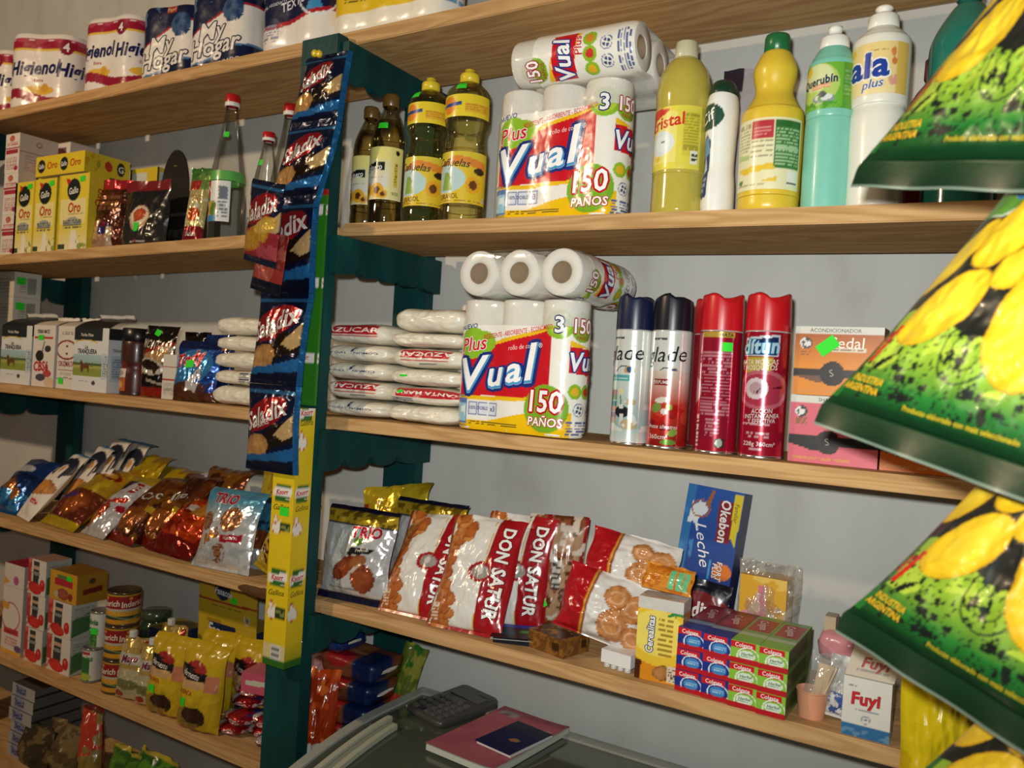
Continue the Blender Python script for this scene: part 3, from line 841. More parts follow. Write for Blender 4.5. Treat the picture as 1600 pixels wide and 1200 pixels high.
def yellow_pack(P):
    def X(m): return 0.5 + m / P.W
    P.fill('#f3ecd8', 1); P.B(.17, lambda u: .5 + .0 * u, '#eac31f')
    P.B(.5, 1.0, '#c51c2a'); P.R(X(-.10), .36, X(-.03), .7, '#dfe6e2'); P.N(12, .5, '#7ea89a', 2, (P.U > X(-.10)) & (P.U < X(-.03)) & (P.V > .36) & (P.V < .7))
    P.D(X(-.10), .27, X(.02), .33, 2, '#3d3a24', 3)
    P.E(X(.085), .42, .22, .18, '#6f9a2a'); P.T('PAÑOS', X(.085), .40, .07, '#e9c9c9', 3, .1, .05, '#a31c2c', .12)
    P.R(X(.135), 0.1, X(.2), 1, '#efece2'); P.D(X(.14), .15, X(.19), .42, 4, '#6fa0b8', 6)
rollpack('paper_roll_pack', 'yellow and white paper roll pack on the top board above the oil bottles', (0.075, 0.058, zt('T', .05)), n=3, r=0.050, h=0.22, paint=yellow_pack, rz=2, cells=(150, 70))

# ------------------------------------------------------------------ rice and cocoa shelf, upper left
def tea_front(P):
    P.fill('#e6dcd2'); P.R(0, .62, 1, .66, '#b03a4a'); P.D(.1, .7, .9, .78, 3, '#c26a72', 3)
    P.food(.45, .88, .12, .08, '#d07060', '#a03c34', 0, 4); P.R(.05, .5, .9, .6, '#a83040'); 
    P.D(.1, .1, .85, .42, 7, '#b98a8a', 5); P.E(.8, .12, .09, .06, '#a8304c')
def tea_side(P):
    P.fill('#dccbc2'); P.ring(.5, .8, .07, .07, '#b05a5a', .3); P.D(.15, .08, .85, .5, 6, '#cfa9a4', 7); P.R(0, .55, 1, .56, '#a84a54')
for i, (x0, x1, y0, dep, z, h, lb) in enumerate((
        (-1.325, -1.252, .02, .11, 0, .118, 'pink-white tea carton, lowest of three stacked at the left end of the rice shelf'),
        (-1.325, -1.252, .02, .11, .1185, .118, 'pink-white tea carton, middle one of the tall stack left of the rice boxes'),
        (-1.327, -1.254, .02, .11, .237, .113, 'pink-white tea carton on top of the tall stack left of the rice boxes'),
        (-1.34, -1.235, .155, .09, 0, .36, 'tall pale carton standing behind the rice boxes against the wall'))):
    z0 = zt('L2', x0) + z + .0006
    carton('tea_carton', lb, 'carton', x0, x1, y0, dep, z0, h, tea_front, tea_side, '#d8c8be', group='pink tea cartons')
def gallo(P):
    P.fill('#ead23a'); P.grad(.0, '#efe7b8', .35, '#ead23a'); P.R(.0, .0, .06, 1, '#d8bc22'); P.R(.08, .35, .92, .68, '#efe39a')
    P.E(.5, .80, .145, .145, '#14211a'); P.P([(.30, .86), (.22, .96), (.34, .945), (.40, .92)], '#c8281e')
    P.T('Gallo', .5, .79, .085, '#f4f2ea', 5, .15, .04, None, 0, .78)
    P.T('Oro', .55, .57, .13, '#c23a1e', 0, .1, .05, None, 0, .85)
    P.D(.35, .48, .85, .50, 1, '#a58a30', 3)
    P.R(.2, .33, .8, .39, '#8d9088'); P.E(.5, .40, .12, .045, '#a3a69c'); P.D(.2, .30, .8, .42, 4, '#63675e', 2)
    P.P([(.42, .0), (.48, .27), (.62, .27), (.80, .0)], '#f2ead2'); P.N(14, .6, '#8aa04a', 4, (P.V < .2) & (P.U > .65)); P.R(.05, .03, .28, .10, '#3f4a3a')
def gallo_side(P):
    P.fill('#e2c830'); P.T('Oro', .5, .7, .1, '#c23a1e', 90, .1, .04)
rz = 0
for x0, x1, lb in ((-1.262, -1.166, 'yellow rice carton standing leftmost of three with a black rooster badge'), (-1.164, -1.056, 'yellow rice carton standing in the middle of the row of three'), (-1.044, -.906, 'yellow rice carton standing rightmost, beside the cocoa pouch')):
    o, f, r, tp = carton('rice_carton', lb, 'carton', x0, x1, .02, .055, zt('L2', x0) + .0006, .205, gallo, gallo_side, '#dcc22c', group='standing rice cartons')
    sticker(o, f, .78, .93, .022, .014, 5)
def gallo_lie(P):
    P.fill('#e6cb2c')
    for k in (.25, .72):
        P.E(k - .13, .5, .33, .33, '#14211a'); P.T('Gallo', k - .13, .5, .22, '#f4f2ea', 3, .1, .04, None, 0, .75); P.T('Oro', k + .1, .52, .36, '#c23a1e', 2, .1, .03)
def gallo_end(P):
    P.fill('#dcc22a'); P.N(5, .6, '#c9a51e', 2, P.U < .3); P.E(.52, .5, .2, .25, '#b8321e', 20); P.E(.8, .5, .22, .34, '#14211a'); P.T('G', .8, .5, .3, '#e6e6de', 0, 0, .05); P.E(.3, .5, .1, .2, '#a89a2a')
z1 = zt('L2', -1.04) + .2062
carton('rice_carton', 'yellow rice carton lying on top of the standing row, end toward us', 'carton', -1.16, -.93, .018, .13, z1 + .004, .055, gallo_lie, gallo_end, '#dcc22c', group='lying rice cartons', rz=.0)
carton('rice_carton', 'yellow rice carton lying at the left behind the one on top of the row', 'carton', -1.262, -1.164, .07, .12, z1 + .004, .05, gallo_lie, gallo_end, '#dcc22c', group='lying rice cartons')
def stripe_end(P):
    P.fill('#d9bd28'); P.R(.0, 0, .08, 1, '#3a3420'); P.R(.1, .25, .62, .95, '#cfd2cc'); P.D(.15, .4, .55, .85, 3, '#8d9088', 1)
carton('rice_carton', 'yellow rice carton standing at the back with a grey barcode panel', 'carton', -.945, -.825, .16, .07, zt('L2', -.84) + .0006, .245, stripe_end, stripe_end, '#d9bd28')

def cocoa(P):
    P.fill('#5a2a1a'); P.B(.86, 1, '#b02430'); P.N(7, .55, '#3d1a10', 3, (P.V > .3) & (P.V < .86)); P.D(.2, .55, .8, .8, 3, '#8c5a3c', 2)
    P.P([(.0, .0), (.0, .36), (.35, .43), (.6, .3), (.72, .0)], '#c59a7a'); P.food(.25, .22, .17, .13, '#d8b28e', '#8a5a3c', 20, 3); P.E(.5, .3, .11, .10, '#2b2a66'); P.E(.52, .35, .05, .04, '#8a2434'); P.R(.62, 0, .74, .32, '#d9bfa4')
bag('cocoa_pouch', 'brown cocoa pouch with red top standing beside the rice cartons', 'pouch', -.872, .055, 'L2', .125, .19, .045, 4, 10, cocoa, 'foil', '#4a2216', seed=3, st=.12, sb=.0, belly=.3, bottom=False)
def black_tea(P):
    P.fill('#211f1f'); P.B(.84, 1.0, '#7d1b24'); P.grad(.0, '#2f2c29', .5, '#1c1a1a', (P.V < .84))
    P.E(.5, .42, .20, .19, '#c9a47c'); P.E(.5, .44, .17, .15, '#e0d2b8'); P.food(.5, .46, .13, .10, '#c2542a', '#8c2a1a', 10, 5)
    P.D(.35, .06, .7, .10, 1, '#c7c2ba', 3); P.E(.5, .085, .03, .02, '#b03030')
o, sh = bag('coffee_pouch', 'matte black pouch with torn red top and round orange picture', 'pouch', -.722, .06, 'L2', .165, .175, .06, 3, 4, black_tea, 'film', '#1a1818', seed=9, st=.13, sb=.0, belly=.25, pinch=.05, bottom=False)
sticker(o, sh, .5, .28, .018, .022, 0)
def blackbox(P):
    P.fill('#151414'); P.D(.25, .62, .8, .70, 1, '#4a4845', 3); P.N(9, .62, '#2f2d2a', 4, (P.V > .25) & (P.V < .45)); P.D(.2, .28, .7, .42, 3, '#3c3a36', 4)
o, f, r, tp = carton('display_box', 'black display box with rounded upright header behind the snack sachet', 'box', -.815, -.645, .155, .075, zt('L2', -.7) + .0006, .165, blackbox, '#111010', '#0e0d0d')
mb = MB()
for yy, fl in ((0.0, 1), (.004, -1)):
    a = np.linspace(0, PI, 24)
    G = np.stack([np.stack([-.04 + .058 * np.cos(a), np.full_like(a, .02 + yy), .165 + .004 + 0 * a], -1), np.stack([-.04 + .058 * np.cos(a), np.full_like(a, .02 + yy), .169 + .118 * np.sin(a)], -1)])
    mb.grid(G[:, ::-fl], '#121111')
G = np.stack([np.stack([-.04 + .058 * np.cos(a), np.full_like(a, .02 + q), .169 + .118 * np.sin(a)], -1) for q in (0, .004)])
mb.grid(G, '#121111')
v, t = text_geo('~', .02, .3)
mb.tris(np.stack([v[:, 0] * .014 - .04, np.full(len(v), .0193), v[:, 1] * .014 + .245], -1), t, '#8c7a4a')
mb.build('header_card', M['carton'], o)
def sachet(P):
    P.fill('#d7c98a'); P.B(.80, 1, '#4f8a3a'); P.N(8, .5, '#86a85a', 3, P.V > .7); P.B(.0, .2, '#8c1f2a'); P.E(.5, .18, .22, .05, '#8c1f2a')
    P.R(.1, .70, .6, .82, '#c23a34'); P.D(.15, .56, .8, .64, 2, '#c98a5a', 3); P.food(.5, .38, .10, .09, '#c25a2a', '#8c2f1a', 0, 3); P.N(10, .6, '#efe6cc', 6, (P.V > .3) & (P.V < .6))
    P.T('Suiza', .5, .13, .055, '#efe6d8', 0, .2, .04)
bag('snack_sachet', 'narrow green and red snack sachet leaning left of the tall clear bottle', 'sachet', -.535, .06, 'L2', .062, .195, .03, 8, 12, sachet, 'foil', '#8c8a5a', seed=4, st=.06, sb=.0, bottom=False)

# clear vinegar bottles
def vin_label(P):
    P.fill('#e3e4e2'); P.R(0, .60, .36, 1, '#b8202a'); P.T('VIN', .18, .8, .2, '#f0ead8', 0, 0, .05); P.R(0, .5, .36, .6, '#2f6a34'); P.R(0, 0, .62, .14, '#3f86b8'); P.N(6, .45, '#c9a93a', 3, (P.U < .6) & (P.V < .5) & (P.V > .14)); P.N(7, .58, '#5a7a34', 5, (P.U < .6) & (P.V < .5) & (P.V > .14))
    P.D(.66, .1, .94, .9, 9, '#7f8a96', 4); P.R(.68, .55, .92, .85, '#6b7682')
def vinegar(name, label, x, y, r, h, rot, lab=True, st=None):
    prof = [(0, 0), (r * .9, 0.001), (r, .012), (r, h * .16), (r * .97, h * .22), (r, h * .28), (r * .98, h * .44), (r * .8, h * .58), (r * .55, h * .74), (r * .37, h * .87), (r * .34, h * .95), (r * .34, h * .97)]
    L = [(h * .13, h * .40, -55, 60, vin_label)] if lab else []
    cp = [(r * .40, h * .925), (r * .42, h * .93), (r * .42, h * .992), (r * .36, h), (0, h)]
    o, ls, f = bottle(name, label, x, y, 'L2', prof, 'clear', '#ffffff', cp, '#c01a22', L, 'clear vinegar bottles', rot)
    mb = MB(); mb.lathe([(r * .405, h * .918), (r * .43, h * .92), (r * .43, h * .945), (r * .405, h * .948)], 32, '#ece8e2'); mb.build('cap_ring', M['plastic'], o)
    if lab and st > .69:
        mb = MB(); mb.wrap(f, h * .405, h * .47, -180, 180, 40, 5, '#5fae52', inset=.0008); mb.build('green_band', M['label'], o)
    if st:
        mb2 = MB(); s2 = mb2.wrap(f, h * st, h * st + .013, 15, 42, 6, 4, GREEN, inset=.001); mb2.build('price_sticker', M['sticker'], o)
    return o
vinegar('vinegar_bottle', 'tall clear bottle with red cap and green neck band beside the snack sachet', -.428, .07, .0405, .352, 0, st=.70)
vinegar('vinegar_bottle', 'clear red-capped bottle with a white label next to the hanging snack strip', -.303, .075, .034, .25, -25, st=.68)
vinegar('vinegar_bottle', 'tall clear red-capped bottle at the back behind the white labelled one', -.345, .175, .040, .352, -10, lab=False)
vinegar('vinegar_bottle', 'clear red-capped bottle half behind the hanging snack strip', -.262, .15, .033, .25, -20, lab=False)

# ------------------------------------------------------------------ oil and cleaning bottles, upper right
def coci(P):
    P.fill('#e6dc9a'); P.B(.72, 1, '#e9df86'); P.B(0, .02, '#f3eccc'); P.grad(.3, '#d9d9cf', .75, '#e6dc9a', (P.V > .25) & (P.V < .75) & (P.U < .7))
    P.E(.86, .90, .045, .045, '#15120c')
    P.P([(.1, .50), (.1, .64), (.5, .72), (.62, .70), (.62, .56), (.56, .54), (.5, .58)], '#17191b')
    P.T('Cocinero', .34, .60, .11, '#ececE4'.lower(), 6, .1, .04, None, 0, .75)
    for cu, cv, rr in ((.2, .17, .16), (.48, .17, .14), (.6, .10, .09)):
        P.E(cu, cv, rr, rr, '#e0a928'); P.E(cu, cv, rr * .5, rr * .5, '#5a2c14')
    P.R(.80, .25, .88, .72, '#d9c23a'); P.D(.80, .28, .88, .7, 8, '#8a7a20', 3); P.D(.2, .40, .6, .46, 1, '#a9a98c', 5); P.T('900', .84, .12, .07, '#55563f')
def oilA(name, label, x, y, r, h, st):
    prof = [(0, 0), (r * .86, 0.001), (r * .95, .010), (r, .022), (r * .97, h * .17), (r, h * .20), (r, h * .58), (r * .97, h * .62), (r, h * .64), (r * .86, h * .74), (r * .56, h * .84), (r * .40, h * .89), (r * .40, h * .93)]
    cp = [(r * .44, h * .905), (r * .47, h * .91), (r * .47, h * .985), (r * .42, h), (0, h)]
    o, ls, f = bottle(name, label, x, y, 'R2', prof, 'dkoil', '#857640', cp, '#6b4d22', [(h * .19, h * .58, -62, 104, coci)], 'cooking oil with brown caps', -8, liquid=(h * .80, '#9a8238', 'dkoil'))
    if st:
        mb = MB(); mb.wrap(f, h * .72, h * .765, 5, 42, 6, 4, GREEN, inset=.0012); mb.build('price_sticker', M['sticker'], o)
oilA('oil_bottle', 'smoky cooking oil bottle with brown cap, closest to the teal post', -.006, .085, .0335, .262, 0)
oilA('oil_bottle', 'smoky cooking oil bottle with brown cap and a green sticker on its shoulder', .068, .06, .0360, .272, 1)
def can_low(P):
    P.fill('#e3c22a'); P.B(.86, 1, '#dcc63a'); P.P([(.0, .66), (.45, .93), (.95, .83), (.95, .66), (.55, .76), (.2, .70)], '#e08a34')
    P.T('Cañuelas', .40, .79, .15, '#2c3a26', -4, .3, .02, None, 0, .95)
    P.E(.30, .46, .42, .27, '#bcd8d6'); P.P([(.22, .24), (.27, .60), (.35, .60), (.42, .24)], '#8fb04a')
    for a in (40, 130, 220, 310):
        ca, sa = math.cos(math.radians(a)), math.sin(math.radians(a))
        P.P([(.31 + .0 * ca, .60), (.31 + .12 * ca + .015 * sa, .60 + .20 * sa), (.31 + .12 * ca - .015 * sa, .60 + .20 * sa + .03)], '#6b8f3a')
    P.E(.74, .36, .16, .17, '#e8a81e'); P.E(.74, .36, .085, .09, '#6a3a18'); P.E(.84, .64, .13, .07, '#2a1d18')
    P.T('GIRASOL', .35, .13, .10, '#6b4a1a', 3, 0, .02, None, 0, .8); P.D(.1, .03, .9, .07, 1, '#9a7a1c', 2); P.P([(.9, .05), (.96, .2), (1, .05)], '#c9c9b8')
def can_top(P):
    P.fill('#e8cd2e'); P.R(.55, .2, .95, .6, '#e2b02a'); P.E(.28, .52, .40, .40, '#e88a1e'); P.P([(.10, .42), (.10, .58), (.50, .66), (.50, .50)], '#2a4a8a'); P.D(.55, .3, .9, .6, 3, '#c9902a', 3)
def oilB(name, label, x, y, r, h, tilt_st):
    prof = [(0, 0.004), (r * .7, 0.001), (r * .95, .004), (r, .014), (r * .985, h * .10), (r, h * .12), (r, h * .44), (r * .97, h * .455), (r * .90, h * .50), (r * .86, h * .56), (r * .90, h * .61), (r, h * .65), (r, h * .80), (r * .92, h * .85), (r * .6, h * .895), (r * .33, h * .915), (r * .33, h * .93)]
    cp = [(r * .36, h * .91), (r * .44, h * .915), (r * .44, h * .96), (r * .40, h * .968), (r * .24, h * .972), (r * .24, h * .995), (r * .18, h), (0, h)]
    o, ls, f = bottle(name, label, x, y, 'R2', prof, 'oil', '#f2dc70', cp, '#e2c832', [(h * .115, h * .44, -62, 108, can_low), (h * .66, h * .80, -62, 108, can_top)], 'sunflower oil with yellow caps', -4)
    mb = MB(); mb.wrap(f, h * .835, h * .875, -14 + tilt_st, 14 + tilt_st, 6, 4, GREEN, inset=.0015); mb.build('price_sticker', M['sticker'], o)
oilB('oil_bottle', 'sunflower oil bottle with yellow cap standing next to the brown capped ones', .167, .062, .0415, .296, -5)
oilB('oil_bottle', 'sunflower oil bottle with yellow cap touching the kitchen roll pack', .263, .058, .0428, .300, 18)

def cristal(P):
    P.fill('#dfd24a'); P.R(0, 0, .62, 1, '#e6d84a'); P.P([(.0, .45), (.0, .95), (.25, 1), (.5, .95), (.12, .62)], '#d8382c'); P.P([(.12, .5), (.2, .8), (.5, .92), (.62, .9), (.62, .1), (.1, .1)], '#efe27a')
    P.T('cristal', .43, .76, .19, '#d22a22', 8, .15, .05, None, 0, .95); P.E(.36, .42, .24, .20, '#dfe9e8'); P.E(.38, .42, .15, .13, '#e9f0ee'); P.P([(.33, .46), (.40, .42), (.47, .46), (.40, .44)], '#3d4a4a'); P.E(.3, .18, .06, .05, '#e8c93a')
    P.R(.70, .2, .98, .9, '#d3c63e'); P.D(.72, .3, .95, .88, 12, '#a59a2e', 3); P.R(.84, .08, .96, .30, '#e8e6d8'); P.D(.85, .10, .95, .28, 10, '#3d3d32', 9, .5)
h = .293; r = .044
prof = [(0, .003), (r * .8, 0.001), (r * .98, .006), (r, .02), (r * .99, h * .22), (r * .985, h * .24), (r, h * .26), (r, h * .60), (r * 1.02, h * .70), (r * .92, h * .80), (r * .66, h * .875), (r * .40, h * .915), (r * .38, h * .99), (r * .36, h)]
bottle('detergent_bottle', 'yellow dish detergent bottle with translucent cap right of the kitchen rolls', .697, .062, 'R2', prof, 'soap', '#d9c858', [(r * .41, h * .90), (r * .44, h * .91), (r * .41, h * .995), (r * .38, h), (0, h)], '#c9c4a4', [(h * .25, h * .60, -78, 62, cristal)], rot=2, liquid=(h * .82, '#d0b82c', 'soap'))
def cif(P):
    P.fill('#efefe8'); P.E(.36, .84, .16, .12, '#1d4a3c'); P.T('Cif', .36, .84, .10, '#eef2ee', 20, .2, .05)
    P.P([(.15, .12), (.15, .60), (.36, .68), (.48, .62), (.44, .10), (.3, .08)], '#203a6e'); P.P([(.15, .45), (.2, .62), (.42, .66), (.46, .5)], '#6f98b8'); P.D(.2, .14, .42, .3, 3, '#8fa2c4', 2); P.P([(.25, .3), (.32, .5), (.4, .35)], '#c9d6e4')
o = thing('cleaner_bottle', 'flat white cream cleaner bottle with dark green cap beside the yellow detergent', 'bottle', (.764, .065, zt('R2', .76)), math.radians(4))
b = MB(); pr = cr([(0, .002), (.022, 0.001), (.026, .006), (.0255, .05), (.023, .08), (.024, .12), (.0255, .17), (.023, .195), (.019, .198)])
b.lathe(pr, 44, '#efefe8')
for k in range(len(b.v)): b.v[k][:, 1] *= 1.35
l = MB(); sl = l.wrap(rfun(pr), .012, .185, -95, 60, 60, 60, cif)
l.v[0][:, 1] *= 1.35
for k in range(1, len(l.v)): l.v[k][:, 1] *= 1.35
b.build('body', M['plastic'], o); l.build('label', M['label'], o)
c = MB(); c.lathe(cr([(.021, .193), (.0235, .196), (.0225, .206), (.015, .219), (0, .222)]), 36, '#163a2a')
for k in range(len(c.v)): c.v[k][:, 1] *= 1.3
c.build('cap', M['plastic'], o)
def lav(P):
    P.fill('#e9e4b8'); P.R(.30, .72, .58, .96, '#b8323c'); P.D(.33, .76, .55, .9, 3, '#d88a8a', 2); P.R(.60, .30, .98, .97, '#3f7a3a'); P.D(.62, .34, .96, .86, 12, '#a9c79a', 3); P.R(.6, .87, .98, .96, '#2f6a2e')
    P.D(.05, .55, .28, .95, 9, '#a9a27a', 5); P.D(.30, .42, .58, .70, 8, '#9a9678', 6); P.P([(.05, .30), (.6, .36), (.62, .28), (.2, .22)], '#e6c22e'); P.P([(.4, .10), (.65, .17), (.65, .10)], '#e6c22e')
    P.E(.13, .12, .06, .03, '#3f7a3a'); P.R(.78, .06, .98, .27, '#eeeada'); P.D(.79, .08, .97, .25, 14, '#333328', 9, .5); P.D(.05, .03, .5, .08, 2, '#b5ae84', 4); P.P([(.05, .42), (.28, .44), (.28, .5), (.05, .52)], '#b7c884')
h = .283; r = .047
prof = [(0, .003), (r * .8, 0.001), (r * .98, .006), (r, .02), (r * 1.0, h * .10), (r * 1.01, h * .12), (r * 1.02, h * .52), (r * .90, h * .58), (r * .66, h * .655), (r * .62, h * .70), (r * .70, h * .77), (r * .69, h * .82), (r * .5, h * .89), (r * .36, h * .915), (r * .36, h * .93)]
bottle('bleach_bottle', 'waisted yellow cleaner bottle with a green screw cap', .846, .062, 'R2', prof, 'plastic', '#e3c23a', [(r * .37, h * .90), (r * .42, h * .905), (r * .41, h * .985), (r * .38, h), (0, h)], '#1f6a3a', [(h * .115, h * .50, -68, 72, lav)], rot=4)
def quer(P):
    P.fill('#6fb53a'); P.E(.40, .55, .5, .46, '#b6d06a'); P.E(.38, .70, .40, .3, '#d6dfa4'); P.T('Querubín', .42, .62, .18, '#1d2a52', 5, .1, .06, None, 0, .82); P.P([(.32, .42), (.32, .52), (.62, .56), (.62, .46)], '#dd9a6a'); P.T('concentrado', .47, .49, .06, '#f4e6d4', 4)
    P.E(.52, .22, .25, .10, '#8d9a94'); P.E(.52, .25, .20, .07, '#d9dfdc'); P.E(.50, .31, .09, .07, '#57625e'); P.E(.24, .86, .08, .10, '#e0b83a'); P.R(.80, 0, 1, 1, '#5c9c30'); P.D(.83, .3, .97, .85, 7, '#86b464', 3); P.N(9, .62, '#4f9a34', 4, P.V < .3)
h = .285; r = .0355
prof = [(0, .003), (r * .8, 0.001), (r * .97, .005), (r, .015), (r * 1.0, h * .46), (r * .93, h * .49), (r, h * .52), (r, h * .76), (r * .90, h * .81), (r * .66, h * .865), (r * .60, h * .88)]
pp = [(r * .60, h * .87), (r * .62, h * .875), (r * .60, h * .93), (r * .52, h * .94), (r * .30, h * .945), (r * .27, h * .97), (r * .30, h * .98), (r * .28, h * .997), (0, h)]
bottle('detergent_bottle', 'turquoise dish detergent bottle with white push-pull cap and green label', .932, .062, 'R2', prof, 'plastic', '#7fc8b4', pp, '#efefe6', [(h * .53, h * .77, -85, 68, quer)], rot=-2)
def ala(P):
    P.fill('#ecd28a'); P.R(.0, .0, .12, 1, '#e3c46a'); P.R(.80, 0, 1, 1, '#e2bd5a'); P.grad(.0, '#f0dca4', .6, '#ecd28a', (P.U > .12) & (P.U < .8))
    P.T('ala', .43, .56, .46, '#1f3f9a', 2, .05, .10, '#f4f0e4', .12, 1.05); P.T('plus', .50, .20, .17, '#3f62b0', 6, .3, .03, '#f4f0e4', .08)
    P.E(.16, .86, .1, .08, '#e2b82a'); P.E(.76, .80, .05, .09, '#d9864a'); P.E(.77, .62, .045, .08, '#d07a44'); P.E(.74, .25, .05, .11, '#dda28a', 20); P.E(.80, .27, .04, .1, '#dda28a', 10); P.D(.45, .82, .68, .86, 1, '#b8924a', 3)
h = .305; r = .0385
prof = [(0, .003), (r * .8, 0.001), (r * .98, .005), (r, .015), (r * 1.0, h * .20), (r * 1.03, h * .35), (r * 1.02, h * .45), (r * .95, h * .50), (r * 1.04, h * .53), (r * 1.05, h * .79), (r * .92, h * .84), (r * .62, h * .88), (r * .56, h * .89)]
pp = [(r * .55, h * .88), (r * .58, h * .885), (r * .55, h * .945), (r * .48, h * .955), (r * .28, h * .96), (r * .25, h * .975), (r * .33, h * .985), (r * .30, h * .998), (0, h)]
bottle('detergent_bottle', 'milky white detergent bottle with white push-pull cap and cream label', .999, .064, 'R2', prof, 'plastic', '#e9e6d8', pp, '#efece0', [(h * .54, h * .785, -78, 72, ala)], rot=-4)
h = .335; r = .050
prof = [(0, .003), (r * .8, 0.001), (r * .98, .006), (r, .02), (r * 1.0, h * .30), (r * .93, h * .36), (r * 1.0, h * .42), (r * 1.0, h * .68), (r * .88, h * .78), (r * .5, h * .88), (r * .30, h * .92), (r * .30, h * .95)]
bottle('cleaner_bottle', 'large dark green bottle half hidden behind the topmost chip bag', 1.108, .10, 'R2', prof, 'soap', '#2f8a78', [(r * .33, h * .93), (r * .36, h * .935), (r * .35, h * .99), (0, h)], '#6a6f66', liquid=(h * .80, '#1a6a5c', 'soap'))
h = .26; r = .036
prof = [(0, .003), (r * .9, 0.001), (r, .01), (r, h * .66), (r * .8, h * .78), (r * .4, h * .86), (r * .38, h * .9)]
bottle('cleaner_bottle', 'magenta bottle standing behind the yellow and turquoise ones', .905, .175, 'R2', prof, 'soap', '#a8327a', [(r * .42, h * .88), (r * .45, h * .89), (r * .43, h), (0, h)], '#5a3a52')
bottle('cleaner_bottle', 'dark red bottle standing behind the white and dark green ones', 1.062, .18, 'R2', prof, 'soap', '#b02430', [(r * .42, h * .88), (r * .45, h * .89), (r * .43, h), (0, h)], '#7a2a24')
bag('plastic_bag', 'grey translucent bag poking up behind the yellow dish detergent bottle', 'bag', .775, .185, 'R2', .12, .30, .03, 6, 0, lambda P: (P.fill('#b3aeb0'), P.R(0, .85, .3, 1, '#2a2230')), 'poly', '#9a9698', seed=8, st=.05, sb=0, bottom=False)

# ------------------------------------------------------------------ coffee, mate and sugar, middle left
def tranq(P):
    P.fill('#dfe2e2'); P.grad(.26, '#8a9a4c', .58, '#a6c6d2', (P.V > .26) & (P.V < .58)); P.R(.0, .24, 1, .36, '#8c9a40'); P.R(0, .36, 1, .41, '#a8ac5a'); P.R(0, .41, 1, .44, '#4a5f3a')
    P.R(.0, .80, .82, 1, '#23262a'); P.T('Yerba Mate', .38, .89, .05, '#e6e4da', 0, .2, .02); P.E(.36, .77, .30, .04, '#d9bd4a'); P.E(.36, .755, .26, .04, '#dfe2e2')
    P.T('LA', .38, .695, .05, '#1b1d1f', 0, 0, .03); P.T('TRANQUERA', .40, .63, .075, '#15171a', 0, 0, .05, None, 0, .78)
    P.P([(.24, .30), (.20, .46), (.24, .50), (.30, .44), (.48, .42), (.48, .30), (.44, .30), (.43, .36), (.32, .36), (.30, .30)], '#6b3f26'); P.N(12, .6, '#5c7040', 3, (P.V > .40) & (P.V < .46))
    P.E(.62, .14, .05, .035, '#4a4652'); P.D(.2, .15, .45, .17, 1, '#8a8f94', 2); P.R(.84, .2, .98, .6, '#c4d0d6'); P.D(.86, .25, .97, .58, 9, '#7f95a4', 4)
def tranq_side(P):
    P.fill('#d6dadc'); P.R(0, .82, 1, 1, '#1c1f22'); P.T('TRANQUERA', .5, .66, .05, '#1b1d1f', 0, 0, .04, None, 0, .7); P.R(.12, .18, .88, .58, '#b8c6ce'); P.D(.18, .22, .84, .54, 9, '#7d93a2', 4)
def brick(name, label, x0, x1, y0, dep, s, h, front, side, topc, fold=.03, mat='paperbag', group=None, rz=0, seed=0, flapc='#e8e6de'):
    """a paper block bag with a folded-over top"""
    o, f, r, tp = carton(name, label, 'bag', x0, x1, y0, dep, zt(s, (x0 + x1) / 2) + .0006, h, front, side, topc, mat=mat, group=group, rz=rz)
    w_ = (x1 - x0) / 2
    mb = MB(); u = np.linspace(-1, 1, 14); v = np.linspace(0, 1, 8)[:, None]
    prof_y = np.array([0, .010, .022, .034, .044, .050, .050, .046]) * dep / .055
    prof_z = np.array([0, .010, .018, .022, .024, .027, .033, .038]) * fold / .03
    X = u[None, :] * w_ * (1 - .04 * v); rn = fbm(u[None, :] * 3 + 5, v * 3, seed)
    G = np.stack([X, np.repeat(prof_y[:, None], 14, 1) + .003 * rn, h + np.repeat(prof_z[:, None], 14, 1) + .006 * (rn - .4) * v], -1)
    cc = np.ones(G.shape[:2] + (4,)); cc[..., :3] = lin(topc if isinstance(topc, str) else '#23262a'); cc[-2:, :, :3] = lin(flapc); mb.grid(G, cc); G2 = G.copy(); G2[..., 1] += .003; mb.grid(G2[:, ::-1], flapc)
    mb.build('folded_top', M[mat], o)
    return o, f
brick('mate_bag', 'block bag of mate with horse meadow picture at the left end of its shelf', -1.29, -1.135, .02, .075, 'L3', .165, tranq, tranq_side, '#1f2226', .030, group='mate bags with a horse meadow picture', seed=1)
brick('mate_bag', 'block bag of mate with horse meadow picture next to the coffee jar', -.925, -.775, .015, .075, 'L3', .165, tranq, tranq_side, '#1f2226', .030, group='mate bags with a horse meadow picture', seed=2)
def case(P):
    P.fill('#e2dbd2'); P.T('YERBA MATE', .45, .90, .06, '#3a3634', 0, 0, .04, None, 0, .7); P.R(.05, .78, .9, .81, '#c03a34'); P.E(.32, .50, .12, .09, '#26221f'); P.P([(.40, .55), (.50, .75), (.54, .75), (.44, .53)], '#3a3430'); P.T('CBSé', .40, .335, .15, '#c02028', 3, .1, .09, None, 0, .85); P.E(.68, .62, .09, .055, '#3a3438'); P.E(.70, .22, .12, .06, '#b84a4a'); P.E(.40, .15, .14, .06, '#4a4656'); P.E(.8, .08, .15, .08, '#d9c0a4')
o, f = brick('mate_bag', 'cream bag of mate with red lettering and black gourd picture', -1.13, -1.025, .022, .07, 'L3', .168, case, '#d9d2c8', '#d6cab8', .02, seed=3)
sticker(o, f, .36, .80, .026, .014, 0)
